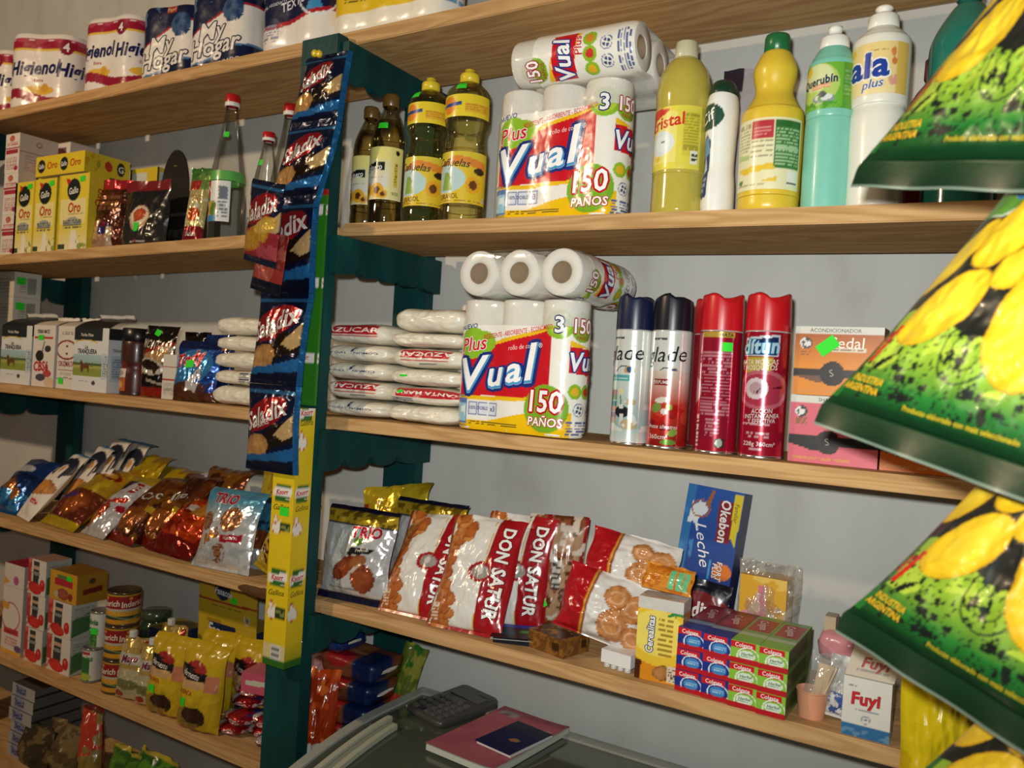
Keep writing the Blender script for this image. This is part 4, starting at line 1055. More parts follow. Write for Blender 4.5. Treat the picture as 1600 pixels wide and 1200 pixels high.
def cruz(P):
    P.fill('#dfdad0'); P.D(.2, .86, .8, .93, 2, '#8a8684', 2); P.E(.5, .62, .30, .16, '#8c2a34'); P.E(.5, .62, .25, .132, '#e4ddd2'); P.R(.44, .54, .56, .70, '#8c2a34'); P.R(.36, .6, .64, .64, '#8c2a34'); P.E(.5, .62, .09, .045, '#e4ddd2'); P.T('CRUZMALTA', .5, .40, .08, '#a02c34', 0, 0, .04, None, 0, .62); P.R(.05, .29, .95, .305, '#a02c34'); P.R(.05, .06, .6, .065, '#a02c34'); P.D(.2, .22, .8, .27, 2, '#9a9690', 3); P.B(lambda u: .17 - .1 * (u - .5) ** 2, lambda u: .18 - .1 * (u - .5) ** 2, '#3a3634')
o, f = brick('mate_bag', 'pale bag of mate with a round dark red emblem', -1.018, -.932, .026, .07, 'L3', .168, cruz, '#d6d0c6', '#d2c8ba', .02, seed=4)
sticker(o, f, .26, .12, .022, .016, 0)
def smallbox(P):
    P.fill('#d9cdbb'); P.D(.15, .15, .8, .8, 5, '#b9a98f', 3); P.R(0, .2, .12, .6, '#a59a4a')
def smallside(P):
    P.fill('#cfcdc4'); P.R(.5, .15, .8, .8, '#8f968c'); P.D(.2, .2, .45, .8, 6, '#a7a79c', 5)
for z, lb in ((0.0006, 'pale grey box standing on the shelf behind the mate bags'), (.0896, 'pale grey box in the middle of the stack behind the mate bags'), (.1786, 'pale grey box with a green sticker second from the top at far left'), (.2541, 'pale grey box with a green sticker topmost at far left, under the rice shelf')):
    hh = .0885 if z < .15 else .075
    o, f, r, tp = carton('tea_box', lb, 'carton', -1.475, -1.365, .085, .08, 1.3703 + z, hh, smallbox, smallside, '#c9c4b6', group='grey boxes at the far left')
    if z > .15: sticker(o, r, .25, .65, .026, .022, 0)
# coffee jar
def jarl(P):
    P.fill('#6a2a20'); P.R(0, .45, .5, .75, '#d9cdbd'); P.E(.25, .6, .2, .1, '#a9998a'); P.R(0, 0, .5, .42, '#b8632a'); P.food(.25, .22, .2, .15, '#e0a860', '#a85a24', 0, 3); P.R(.5, 0, .8, 1, '#4a1a16')
r = .036; h = .170
o, ls, f = bottle('coffee_jar', 'brown coffee jar with black lid beside the horse meadow bag', -.727, .062, 'L3', [(0, .002), (r * .9, .001), (r, .008), (r, h * .30), (r * .94, h * .42), (r, h * .52), (r, h * .76), (r * .9, h * .82)], 'plastic', '#43241a', [(r * .96, h * .80), (r * .99, h * .81), (r * .99, h * .985), (r * .9, h), (0, h)], '#171312', [(h * .06, h * .50, -52, 85, jarl)], cat='jar')
def mont(P):
    P.fill('#1d1512'); P.B(0, .14, '#a8281c'); P.T('MONTAÑA', .55, .72, .12, '#e6ddc9', -6, .05, .04, None, 0, .68); P.P([(.1, .30), (.18, .62), (.95, .72), (1, .55), (.6, .42)], '#d0a878'); P.P([(.08, .58), (.16, .66), (.98, .78), (.98, .73)], '#a8281c'); P.E(.42, .42, .26, .11, '#e4dccd', -8); P.E(.42, .44, .2, .07, '#2f1a10', -8); P.N(8, .6, '#4a2a18', 4, (P.V > .14) & (P.V < .38)); P.P([(.35, .26), (.98, .18), (.98, .15), (.35, .22)], '#c9bda8')
o, sh = bag('coffee_bag', 'black coffee bag with twisted top and white cup picture', 'bag', -.617, .045, 'L3', .105, .178, .05, 2, 8, mont, 'foil', '#17110f', seed=12, st=.13, sb=.0, belly=.35, bottom=False, curl=.012, pinch=.05)
sticker(o, sh, .40, .90, .024, .015, -15)
def coffs(P):
    P.fill('#d9d3c8'); P.R(0, .42, 1, .46, '#b03028'); P.R(0, .72, 1, .74, '#b03028'); P.D(.1, .1, .9, .38, 7, '#a59f96', 3); P.R(0, .16, 1, .165, '#8a4a44')
carton('coffee_box', 'narrow white box with red lines between the coffee bag and blue pouch', 'carton', -.572, -.522, .028, .05, 1.3706, .108, coffs, coffs, '#cfc9bd')
bag('coffee_bag', 'second black coffee bag standing behind the white cup one', 'bag', -.60, .14, 'L3', .10, .17, .05, 2, 0, lambda P: (P.fill('#181210'), P.R(.1, .3, .8, .6, '#3a2418')), 'foil', '#181210', seed=13, st=.08, sb=0, bottom=False)
def tody(P):
    P.fill('#1d3f8c'); P.B(.86, 1, '#17285c'); P.E(.35, .5, .5, .32, '#3f86c0', 25); P.T('Tody', .40, .70, .20, '#d8303c', 14, .25, .09, '#f2d8d8', .07, .9)
    P.B(-.1, lambda u: .22 + .08 * np.sin(u * 5), '#5a3220'); P.P([(.70, .60), (.55, .45), (.40, .30), (.42, .15), (.62, .12), (.72, .30)], '#e6e2de'); P.N(9, .55, '#6b4030', 4, (P.V < .32)); P.N(7, .62, '#2f5fae', 6, (P.V > .3) & (P.V < .86) & (P.U > .6))
o, sh = bag('cocoa_pouch', 'blue cocoa pouch with red lettering beside the stacked white sugar', 'pouch', -.462, .035, 'L3', .125, .145, .05, 6, 12, tody, 'foil', '#17285c', seed=15, st=.10, sb=0, belly=.3, bottom=False, curl=.01)
sticker(o, sh, .42, .60, .026, .018, 8)
bag('cocoa_pouch', 'blue cocoa pouch standing at the back behind the front blue pouch', 'pouch', -.50, .13, 'L3', .11, .165, .05, 3, 0, lambda P: (P.fill('#1a3474'), P.R(.2, .75, .8, .85, '#b8703a')), 'foil', '#17285c', seed=16, st=.1, sb=0, bottom=False)
def sug(kind):
    def f(P):
        P.fill('#e9e2d0'); V = lambda z: .5 + (z - .5) * .26          # z 0..1 over the front
        if kind == 'band':
            P.R(.06, V(.42), .86, V(.98), '#c3222c'); P.R(.06, V(.30), .86, V(.36), '#c3222c'); P.T('AZUCAR', .46, V(.70), .066, '#f4efe6', 0, .05, .05, None, 0, 1.15)
        elif kind == 'up':
            P.R(.20, V(.48), .88, V(.98), '#c3222c'); P.R(.2, V(.34), .88, V(.40), '#c3222c'); P.T('AZUCAR', .54, V(.73), .058, '#f4efe6', 183, .05, .05, None, 0, 1.25); P.R(.45, V(.12), .7, V(.2), '#4a4c58')
        elif kind == 'txt':
            P.R(.0, V(.18), .80, V(.22), '#c9505a'); P.T('COMUN', .68, V(.50), .036, '#2a3a78', 180, 0, .04); P.T('TIPO A', .25, V(.50), .036, '#2a3a78', 180, 0, .03); P.P([(.44, V(.75)), (.50, V(.95)), (.53, V(.9)), (.47, V(.5))], '#2a3a78')
        elif kind == 'maria':
            P.R(.16, V(.35), 1.0, V(.98), '#c3222c'); P.T('SANTA MARIA', .57, V(.68), .052, '#f4efe6', 180, 0, .05, None, 0, 1.0); P.R(.1, V(.0), .4, V(.3), '#3f4a6a'); P.D(.1, V(0), .4, V(.3), 3, '#c9c9c4', 2)
        elif kind == 'blue':
            P.R(.3, .64, .9, .66, '#c3404a'); P.D(.55, V(.05), .85, V(.9), 6, '#3a4466', 4)
        elif kind == 'top':
            P.R(.38, .66, .95, .86, '#b8303a'); P.T('AZUCAR', .66, .76, .08, '#e9dcd4', 0, .1, .05); P.R(.75, .70, 1, .9, '#3a3c4a')
    return f
z = 1.3708
for i, (kind, hh) in enumerate((('plain', .046), ('blue', .036), ('plain', .040), ('plain', .036), ('plain', .044))):
    lb = ('lowest', 'second lowest, blue print,', 'middle', 'second from top', 'topmost')[i]
    loaf('sugar_bag', 'cream sugar bag, %s in the stack left of the snack strip' % lb, 'sugar', -.308 + .004 * (i % 2), .02, z, .178, .13, hh, sug(kind), seed=30 + i, group='sugar stack left of the snack strip', wr=.38)
    z += hh + .0006
z = 1.3718
for i, (kind, hh) in enumerate((('txt', .036), ('band', .040), ('txt', .036), ('txt', .036), ('band', .044))):
    lb = ('lowest, with blue upside-down print,', 'second lowest, with a red band,', 'third lowest, with blue print,', 'fourth from bottom, with blue print,', 'topmost, with a slanting red band,')[i]
    loaf('sugar_bag', 'white sugar bag, %s in the stack by the teal post' % lb, 'sugar', .03 + .003 * (i % 2), .03, z, .168, .14, hh, sug(kind if i != 1 else 'up'), seed=40 + i, group='sugar stack by the post', rz=-2 + i, wr=.38)
    z += hh + .0006
z = 1.3718
for i, (kind, hh) in enumerate((('plain', .036), ('maria', .036), ('plain', .034), ('up', .040), ('plain', .030), ('top', .048))):
    lb = ('lowest, plain cream,', 'second from bottom, red upside-down band,', 'third from bottom, green sticker,', 'fourth from bottom, with a red band,', 'second from top, thin and plain,', 'topmost, bulging, with red print on top,')[i]
    o, sh = loaf('sugar_bag', 'sugar bag, %s in the stack beside the kitchen rolls' % lb, 'sugar', .209 + .004 * (i % 2), .022, z, .172, .14, hh, sug(kind), seed=50 + i, group='sugar stack beside the kitchen rolls', rz=(0, 1, -1, 0, 1, -2)[i], wr=.38)
    if i == 2: sticker(o, sh, .28, .52, .018, .012, 4)
    if i == 1: sticker(o, sh, .22, .56, .016, .012, 50)
    z += hh + .0006

# ------------------------------------------------------------------ aerosols and hair care boxes, middle right
def aerosol(name, label, x, y, r, h, paint, capc, style, group, rot):
    o = thing(name, label, 'aerosol can', (x, y, zt('R3', x)), math.radians(rot), group)
    hc = h * .775
    b = MB(); pr = [(r * .985, .003), (r, .006), (r, hc - .006), (r * .985, hc - .001), (r * .9, hc)]
    b.lathe(pr, 40, '#c9c9c6')
    b.build('can', M['tin'], o)
    l = MB(); sh = l.wrap(lambda z: r, .006, hc - .005, -180, 180, 170, 110, paint, inset=.0002); l.build('printed_sleeve', M['tin'], o)
    q = MB(); q.lathe([(0, .004), (r * .8, .0035), (r * .96, .0), (r * 1.015, .002), (r * 1.015, .005), (r * .98, .0065)], 40, '#d9d9d6'); q.build('rim', M['steel'], o)
    c = MB()
    zs = np.linspace(0, 1, 14)
    prof = [(r * 1.0, hc - .003)] + [(r * (1.0 - .05 * t ** 3), hc + (h - hc) * (.02 + .94 * t)) for t in zs] + [(r * .86, h), (r * .80, h - .002), (r * .74, h - .012), (r * .4, h - .016), (0, h - .016)]
    def zm(z, th):
        a = np.clip((z - hc) / (h - hc), 0, 1) ** 3
        if style == 0: d = .010 * (1 - np.cos(2 * th)) * .5 + .006 * np.exp(-((th - .35) / .3) ** 2)
        else: d = .014 * np.exp(-((np.mod(th - .55 + PI, 2 * PI) - PI) / .55) ** 2) + .004 * (1 - np.cos(3 * th)) * .5
        return z - a * d
    c.lathe(prof, 48, capc, zmod=zm)
    c.build('cap', M['plastic'], o)
    if style == 2:
        b2 = MB(); b2.wrap(lambda z: r, hc - .036, hc - .022, 14, 42, 6, 4, GREEN, inset=.0012); b2.build('price_sticker', M['sticker'], o)
    return o
def glade(kind):
    def f(P):
        P.fill('#e4e6e0')
        def X(d): return .5 + d / 360
        P.T('glade', X(-6), .80, .135, '#23262a', 3, .25, .0, None, 0, 1.0); P.D(X(-45), .92, X(0), .95, 2, '#4a4d52', 3)
        P.B(lambda u: .655 + .035 * np.cos((u - X(-5)) * 22), lambda u: .667 + .035 * np.cos((u - X(-5)) * 22), '#23262a' ) if False else None
        mk = (np.abs(P.U - X(-2)) < .09) & (np.abs(P.V - (.68 - 9 * (P.U - X(2)) ** 2)) < .006); P.m(mk, '#2a2d30')
        P.E(X(22), .64, .045, .04, '#d9a06a'); P.E(X(22), .65, .03, .028, '#2f4f7a'); P.ring(X(22), .64, .052, .047, '#c9b08a', .2)
        if kind == 'clean':
            P.grad(.0, '#e6e8e2', .12, '#bcd6d2', P.V < .12); P.grad(.12, '#9fc9c6', .62, '#dfe6e0', (P.V >= .12) & (P.V < .62))
            P.R(X(-70), .55, X(24), .60, '#5fb4b4'); P.D(X(-50), .565, X(18), .585, 1, '#d9efec', 3)
            for i, c in enumerate(('#3f6a8a', '#c9b0a4', '#a98aa4', '#d0a48a', '#4f8f9a', '#7fa08a', '#b88aa4')):
                P.R(X(-48), .12 + .05 * i, X(-14), .165 + .05 * i, c)
            P.E(X(4), .27, .07, .055, '#22262a'); P.R(X(-3), .15, X(10), .25, '#e4e6e2'); P.P([(X(0), .3), (X(-6), .46), (X(-3), .46), (X(5), .3)], '#5f8a4a'); P.E(X(-2), .45, .03, .03, '#e9e2b0'); P.R(X(24), .14, X(38), .36, '#dfe4e2'); P.E(X(30), .36, .05, .03, '#c9b08a'); P.E(X(28), .16, .08, .05, '#c9b48a'); P.N(9, .62, '#e9ebe4', 4, (P.V < .5) & (P.V > .1))
        else:
            P.grad(.36, '#c8402c', .66, '#e6d9cc', (P.V >= .36) & (P.V < .66)); P.grad(.0, '#9a1a18', .36, '#c8402c', P.V < .36)
            P.R(X(-34), .525, X(12), .585, '#8c1f22'); P.T('PERFUMES', X(-11), .555, .03, '#f0e4dc', 0, 0, .03, None, 0, .85)
            for i in range(26):
                rnd = random.Random(i); P.E(X(rnd.uniform(-110, 90)), rnd.uniform(.02, .36), rnd.uniform(.03, .07), rnd.uniform(.03, .06), rnd.choice(('#c8281e', '#b81d1a', '#d8483a', '#8c1614')))
            P.E(X(-5), .40, .07, .025, '#f0e6d8', 8); P.E(X(-22), .33, .05, .04, '#7fa04a', 30); P.E(X(16), .34, .03, .025, '#8fae4a'); P.E(X(30), .12, .045, .03, '#8fae4a', 20); P.E(X(18), .035, .07, .025, '#6f9a3a'); P.E(X(2), .30, .03, .025, '#f2e8dc'); P.T('frutos silvestres', X(0), .17, .035, '#f4e8e0', 0, .2, .02, None, 0, .8); P.T('360cm³', X(-12), .08, .04, '#f0e4dc', 0, 0, .02)
    return f
gk = 'air freshener cans'
aerosol('aerosol_can', 'pale air freshener can with dark blue cap, touching the kitchen rolls', .643, .045, .0318, .253, glade('clean'), '#141b3a', 0, gk, -8)
aerosol('aerosol_can', 'air freshener can with black cap and red fruit picture', .710, .043, .0325, .253, glade('fruit'), '#11131f', 0, gk, 7)
def ins(front):
    def f(P):
        P.fill('#a3122c')
        def X(d): return .5 + d / 360
        if front:
            P.P([(X(-55), .80), (X(-50), .95), (X(45), .98), (X(42), .80)], '#d6dfe6'); P.P([(X(-51), .815), (X(-47), .93), (X(41), .96), (X(38), .815)], '#1f2f5c'); P.T('dítun', X(-6), .885, .115, '#bfe2f0', 3, .15, .07, '#3f8fc4', .08, .9)
            P.P([(X(-45), .66), (X(-42), .79), (X(30), .79), (X(25), .68)], '#c9b04a'); P.T('MATA MOSCAS', X(-8), .755, .04, '#eee6d4', 2, .1, .04, None, 0, .8); P.T('Y MOSQUITOS', X(-8), .71, .04, '#eee6d4', 2, .1, .04, None, 0, .8)
            P.E(X(5), .53, .24, .16, '#c86a78'); P.E(X(5), .53, .20, .13, '#b83a50'); P.E(X(-10), .54, .10, .085, '#e9d6da'); P.E(X(-10), .54, .06, .05, '#c9a4ac'); P.P([(X(-24), .53), (X(-10), .51), (X(4), .55), (X(-6), .50)], '#23151a'); P.P([(X(26), .545), (X(60), .575), (X(60), .545)], '#5a0f1c')
            for i, t in enumerate(('ACCION', 'INSTANTANEA', 'Y EFECTIVA')): P.T(t, X(8), .36 - .04 * i, .034, '#e6dcd9', 4, .1, .04, None, 0, .85)
            P.D(X(-45), .24, X(30), .27, 2, '#d9a4ac', 3); P.D(X(-30), .14, X(30), .20, 2, '#d9a4ac', 5); P.T('228g 360cm³', X(5), .095, .034, '#efe2e0', 0, 0, .03); P.D(X(-20), .045, X(28), .065, 1, '#d9a4ac', 4)
            P.R(X(-70), .05, X(-62), .95, '#7a0d20')
        else:
            P.R(X(-44), .95, X(50), .995, '#c4a544'); P.T('MATA', X(25), .972, .03, '#3a2a1a', 0, .1, .03); P.R(X(-44), .10, X(50), .93, '#9a1530')
            P.D(X(-40), .30, X(44), .84, 20, '#c9808c', 3, .5); P.D(X(-20), .12, X(20), .28, 6, '#c9808c', 5, .5); P.R(X(-52), .03, X(-40), .30, '#dfd6d2'); P.D(X(-51), .05, X(-41), .28, 18, '#4a2a30', 9, .5); P.R(X(8), .03, X(34), .11, '#23302a'); P.E(X(21), .07, .03, .035, '#b9c4b4')
            P.E(X(-82), .50, .14, .12, '#c9a4ac')
    return f
ik = 'red insecticide cans'
aerosol('aerosol_can', 'red insecticide can turned backward with a green sticker', .792, .042, .0335, .255, ins(False), '#c01620', 2, ik, 6)
aerosol('aerosol_can', 'red insecticide can facing forward, rightmost of the aerosols', .864, .042, .0338, .256, ins(True), '#c01620', 1, ik, 3)
aerosol('aerosol_can', 'red insecticide can standing behind the one turned backward', .752, .128, .0335, .255, ins(True), '#b5141e', 1, ik, 60)

def sedal(base, dark, word, title, bar):
    def f(P):
        P.fill(base); P.R(0, .90, 1, 1, '#cfcdc2'); P.T(title, .46, .945, .055, '#4a4844', 0, 0, .0, None, 0, .95)
        if bar: P.grad(.45, base, .9, dark, (P.V > .45) & (P.V < .90))
        P.E(.13, .76, .085, .085, '#d9d9d2'); P.N(16, .5, '#3a3c3c', 3, P.emask(.13, .76, .085, .085) < 1); P.D(.08, .58, .2, .66, 2, '#8a5a34', 3)
        P.T(word, .60, .77, .16, '#f0ece4', 0, .05, .0, None, 0, 1.0); P.R(.42, .645, .82, .69, '#d9cdb8'); P.D(.44, .655, .8, .68, 1, '#8a5a34', 3)
        P.R(0, .27, 1, .40 if not bar else .38, '#2a1a16' if bar else '#151313'); P.P([(0, .28), (.3, .18), (.5, .28)], '#6a4a34' if bar else '#151313'); P.E(.45, .32, .17, .18, '#1d1210'); P.T('S', .44, .33, .10, '#a99a8c', 15, 0, 0)
        P.D(.05, .05, .7, .08, 1, '#c98a4a', 4)
    return f
c1, f, r, tp = carton('sachet_box', 'orange conditioner sachet box stacked on the pink one', 'carton', .906, 1.030, .042, .055, 1.4735, .103, sedal('#d8841c', '#a8551a', 'Sedal', 'ACONDICIONADOR', True), '#8c4a1c', '#c98a3a', group='hair sachet boxes', rz=0)
sticker(c1, f, .38, .72, .030, .019, 38)
carton('sachet_box', 'pink shampoo sachet box under the orange one beside the red can', 'carton', .905, 1.031, .042, .055, 1.3717, .101, sedal('#d0606e', '#c4505e', 'Sedal', 'SHAMPOO', False), '#a84a54', '#cf8a90', group='hair sachet boxes')
carton('sachet_box', 'orange sachet box half covered by the hanging chip bag', 'carton', 1.034, 1.158, .042, .055, 1.3717, .101, sedal('#cc6a1c', '#a8551a', 'Sedal', 'ACONDICIONADOR', False), '#8c4a1c', '#c98a3a', group='hair sachet boxes')

# ------------------------------------------------------------------ leaning snack bags, left
def bluebag(P):
    P.fill('#1c3f86'); P.grad(.0, '#1b5fa8', .6, '#16285c'); P.food(.45, .38, .16, .12, '#a8622e', '#5c2f18', 0, 2); P.food(.7, .26, .13, .10, '#b8743a', '#5c2f18', 0, 3); P.E(.3, .7, .3, .08, '#dfe6f0'); P.N(7, .6, '#3f8fd0', 5, P.V < .3)
bag('snack_bag', 'blue cookie bag with knotted top at the left picture edge', 'snack bag', -1.285, .04, 'L4', .16, .20, .07, 42, 0, bluebag, 'foil', '#14285c', seed=60, curl=.02)
def penguin(P):
    P.fill('#e4dfd6'); P.B(.955, 1, '#2f7ab0'); P.E(.58, .74, .24, .16, '#161d33'); P.E(.60, .66, .14, .11, '#e9e2d4'); P.E(.62, .70, .05, .05, '#d99a4a'); P.R(.36, .60, .44, .74, '#161d33'); P.R(.78, .58, .86, .74, '#161d33')
    P.food(.52, .40, .26, .11, '#cf8a3c', '#8f4f1e', 8, 3); P.P([(.55, .20), (.55, .24), (.85, .235), (.85, .19)], '#c8242c'); P.T('dulces', .70, .215, .025, '#f0e4dc', 0, 0, .03)
def penguin_side(P):
    P.fill('#ddd8cf'); P.B(.955, 1, '#2f7ab0'); P.R(.70, .5, .92, .78, '#1c2440'); P.E(.75, .3, .1, .09, '#1c2440')
wk = 'white snack bags with a navy figure'
bag('snack_bag', 'front white snack bag with navy figure and fried snacks picture', 'snack bag', -1.15, .03, 'L4', .125, .235, .05, 40, -14, penguin, 'paperbag', '#d6d1c8', seed=61, st=.05, curl=.02, group=wk)
for i, (xx, hh, ln) in enumerate(((-1.085, .25, 33), (-1.04, .265, 27), (-.975, .25, 24))):
    bag('snack_bag', ('white snack bag second from the front in the white group', 'white snack bag third from the front with a blue folded tip', 'rearmost white snack bag of the white group, in shadow')[i], 'snack bag', xx, .08 + .036 * i, 'L4', .12, hh, .026, ln, -14, penguin, 'paperbag', '#d6d1c8', seed=62 + i, st=.05, curl=.025, group=wk)
def cheese(P):
    P.fill('#c9a02c'); P.B(0, .10, '#d8b820'); P.R(0, 0, .13, 1, '#d8b820'); P.grad(.45, '#7a3a1c', .1, '#6a2418', (P.V < .5) & (P.V > .1) & (P.U > .15)); P.E(.55, .80, .36, .10, '#d8a02a', -8); P.E(.60, .80, .28, .07, '#8a2418', -8); P.E(.60, .80, .2, .045, '#e0b02c', -8)
    P.food(.62, .30, .22, .15, '#b8622a', '#6a2c14', 20, 3); P.E(.36, .38, .10, .06, '#5a3a7a', 25); P.N(5, .56, '#e0c22c', 4, (P.V > .45) & (P.U > .5)); 
bag('snack_bag', 'brown and yellow puffed snack bag lying back right of the white bags', 'snack bag', -.985, .03, 'L4', .19, .235, .075, 50, -6, cheese, 'foil', '#c9a51e', seed=66, curl=.02, wr=.9)
ylb = lambda P: (P.fill('#cdb022'), P.N(4, .58, '#a8821c', 3), P.E(.4, .6, .2, .12, '#c0902a'))
bag('snack_bag', 'yellow snack bag standing behind the brown and yellow puffed snacks', 'snack bag', -.88, .12, 'L4', .15, .235, .05, 32, 0, ylb, 'foil', '#b89a1c', seed=67, curl=.02, wr=.9)
bag('snack_bag', 'yellow snack bag tucked at the wall behind the silver stick snacks', 'snack bag', -.775, .16, 'L4', .15, .20, .05, 30, 0, ylb, 'foil', '#b89a1c', seed=68, curl=.02, wr=.9)
def sticks(P):
    P.fill('#d9dadd'); P.B(.83, 1, '#c9ae2c'); P.P([(.0, .25), (.0, .83), (.55, .83), (.2, .45)], '#241a34'); P.P([(.62, .62), (.60, .80), (.82, .80), (.84, .64)], '#b81e2e'); P.T('PE', .72, .72, .10, '#f0e6e6', 0, .1, .06)
    P.food(.40, .30, .14, .10, '#c2502a', '#8a2418', 50, 3); P.P([(.30, .45), (.85, .56), (.85, .50), (.35, .38)], '#c8402e'); P.food(.25, .18, .12, .10, '#d88a4a', '#a8442a', 40, 5); P.E(.85, .40, .07, .05, '#b81e2e'); P.N(8, .62, '#f2f2f4', 6, P.V < .3)
bag('snack_bag', 'silver, purple and gold stick snack bag lying back between brown bags', 'snack bag', -.825, .03, 'L4', .12, .215, .055, 46, -6, sticks, 'foil', '#b9a02c', seed=69, curl=.02, wr=.8)
def brown(word, g):
    def f(P):
        P.fill('#6e3a1c'); P.N(4, .55, '#8c5a20', g); P.N(5, .60, '#4a2214', g + 2); P.B(.93, 1, '#7a481e'); P.T(word, .52, .62, .11, '#efe6d8', 18, .25, .06, '#3a1810', .08, .85); P.food(.5, .28, .24, .15, '#a8622c', '#5a2814', 20, g); P.R(.7, .40, .92, .48, '#d9b02c'); P.P([(0, 0), (0, .12), (1, .07), (1, 0)], '#8c2a1a')
    return f
bag('snack_bag', 'brown snack bag with white lettering leaning beside the silver stick snacks', 'snack bag', -.715, .03, 'L4', .135, .225, .06, 45, -8, brown('Croc', 3), 'foil', '#6a3c1c', seed=70, curl=.02, wr=.9)
bag('snack_bag', 'reddish brown snack bag leaning left of the red foil one', 'snack bag', -.625, .045, 'L4', .15, .235, .06, 42, -8, brown('Trio', 5), 'foil', '#6a3c1c', seed=71, curl=.02, wr=.9)
bag('snack_bag', 'dark brown snack bag standing at the wall behind the red foil one', 'snack bag', -.545, .14, 'L4', .17, .215, .05, 24, -4, brown('Croc', 7), 'foil', '#5a3018', seed=72, curl=.02, wr=.9)
def redf(P):
    P.fill('#c43a14'); P.N(6, .55, '#8c1c0e', 3); P.N(8, .62, '#e0541c', 6); P.food(.66, .70, .22, .16, '#d99a3a', '#a85a1e', 10, 3); P.R(.30, .62, .46, .74, '#e4ddd4'); P.B(.93, 1, '#d8581c'); P.B(0, .2, '#7a140e')
bag('snack_bag', 'crumpled shiny red foil snack bag at the shelf edge', 'snack bag', -.515, .025, 'L4', .185, .185, .075, 48, -4, redf, 'foil', '#8c1c0e', seed=73, curl=.01, wr=1.2)
def swirl(P):
    P.fill('#e0e2e2'); P.B(.82, 1, '#5fa9c9'); P.B(.78, .83, '#2f6f94'); P.grad(.6, '#e0e2e2', .8, '#7fb4c8', (P.V > .6) & (P.V < .82)); P.P([(.0, .80), (.0, .96), (.72, .96), (.72, .80)], '#b81a2e', None) if False else None
    P.T('TRIO', .38, .865, .12, '#d8283c', 0, .05, .10, '#f4eef0', .09, 1.0)
    for cu, cv, rr, s in ((.62, .62, .17, 3), (.16, .56, .13, 4), (.50, .20, .13, 5)):
        P.food(cu, cv, rr, rr * .9, '#c08a5c', '#8a4f2c', 10, s); P.ring(cu, cv, rr * .75, rr * .68, '#7a4028', .16); P.ring(cu, cv, rr * .42, rr * .38, '#7a4028', .25)
    P.P([(.5, .33), (.5, .42), (.86, .46), (.86, .37)], '#c8223c'); P.T('PALMERITAS', .68, .40, .035, '#f2dfe2', 5, 0, .03, None, 0, .7); P.T('RAS', .32, .40, .11, '#e0912c', 28, .1, .10, '#8a3a1c', .06); P.N(9, .63, '#c6cacc', 5, P.V < .3)
bag('snack_bag', 'white and light blue bag with swirl cookies at the shelf edge', 'snack bag', -.318, .02, 'L4', .172, .185, .06, 14, 6, swirl, 'foil', '#b9bcc0', seed=74, st=.07, curl=.012)
def trioy(P):
    P.fill('#cfb42a'); P.P([(.30, .70), (.30, .88), (.95, .84), (.95, .66)], '#b81a2e'); P.T('TRIO', .62, .77, .12, '#f2e2dc', -4, .05, .06); P.T('Choco', .5, .52, .10, '#5a3a1c', 12, .3, .05, '#d9cf9a', .06); P.N(5, .6, '#b8971e', 4); P.R(0, .0, .2, 1, '#d8c23a')
bag('snack_bag', 'yellow snack bag with red badge standing behind the swirl cookies', 'snack bag', -.285, .145, 'L4', .16, .235, .045, 8, 0, trioy, 'foil', '#b89a1c', seed=75, curl=.01)
bag('snack_bag', 'metallic blue foil bag between the swirl cookies and yellow bag', 'snack bag', -.255, .085, 'L4', .12, .165, .045, 10, 4, lambda P: (P.fill('#1f3f5c'), P.N(5, .5, '#3f86ac', 3), P.N(6, .6, '#10182a', 5), P.P([(0, 0), (0, .3), (1, .35), (1, 0)], '#d0d4d8'), P.E(.45, .42, .2, .14, '#8a4a26')), 'foil', '#18304a', seed=76, curl=.01, wr=1.0)
def juan(P):
    P.fill('#d3b324'); P.T('JUANITAS', .52, .55, .16, '#6a1c14', 68, .15, .08, None, 0, .75); P.N(5, .62, '#b8931c', 4); P.E(.75, .2, .12, .10, '#a83a1c')
bag('snack_bag', 'yellow bag with dark red lettering leaning beside the tall yellow box', 'snack bag', -.175, .03, 'L4', .115, .185, .05, 18, -4, juan, 'foil', '#b8971e', seed=77, roll=14, curl=.01)

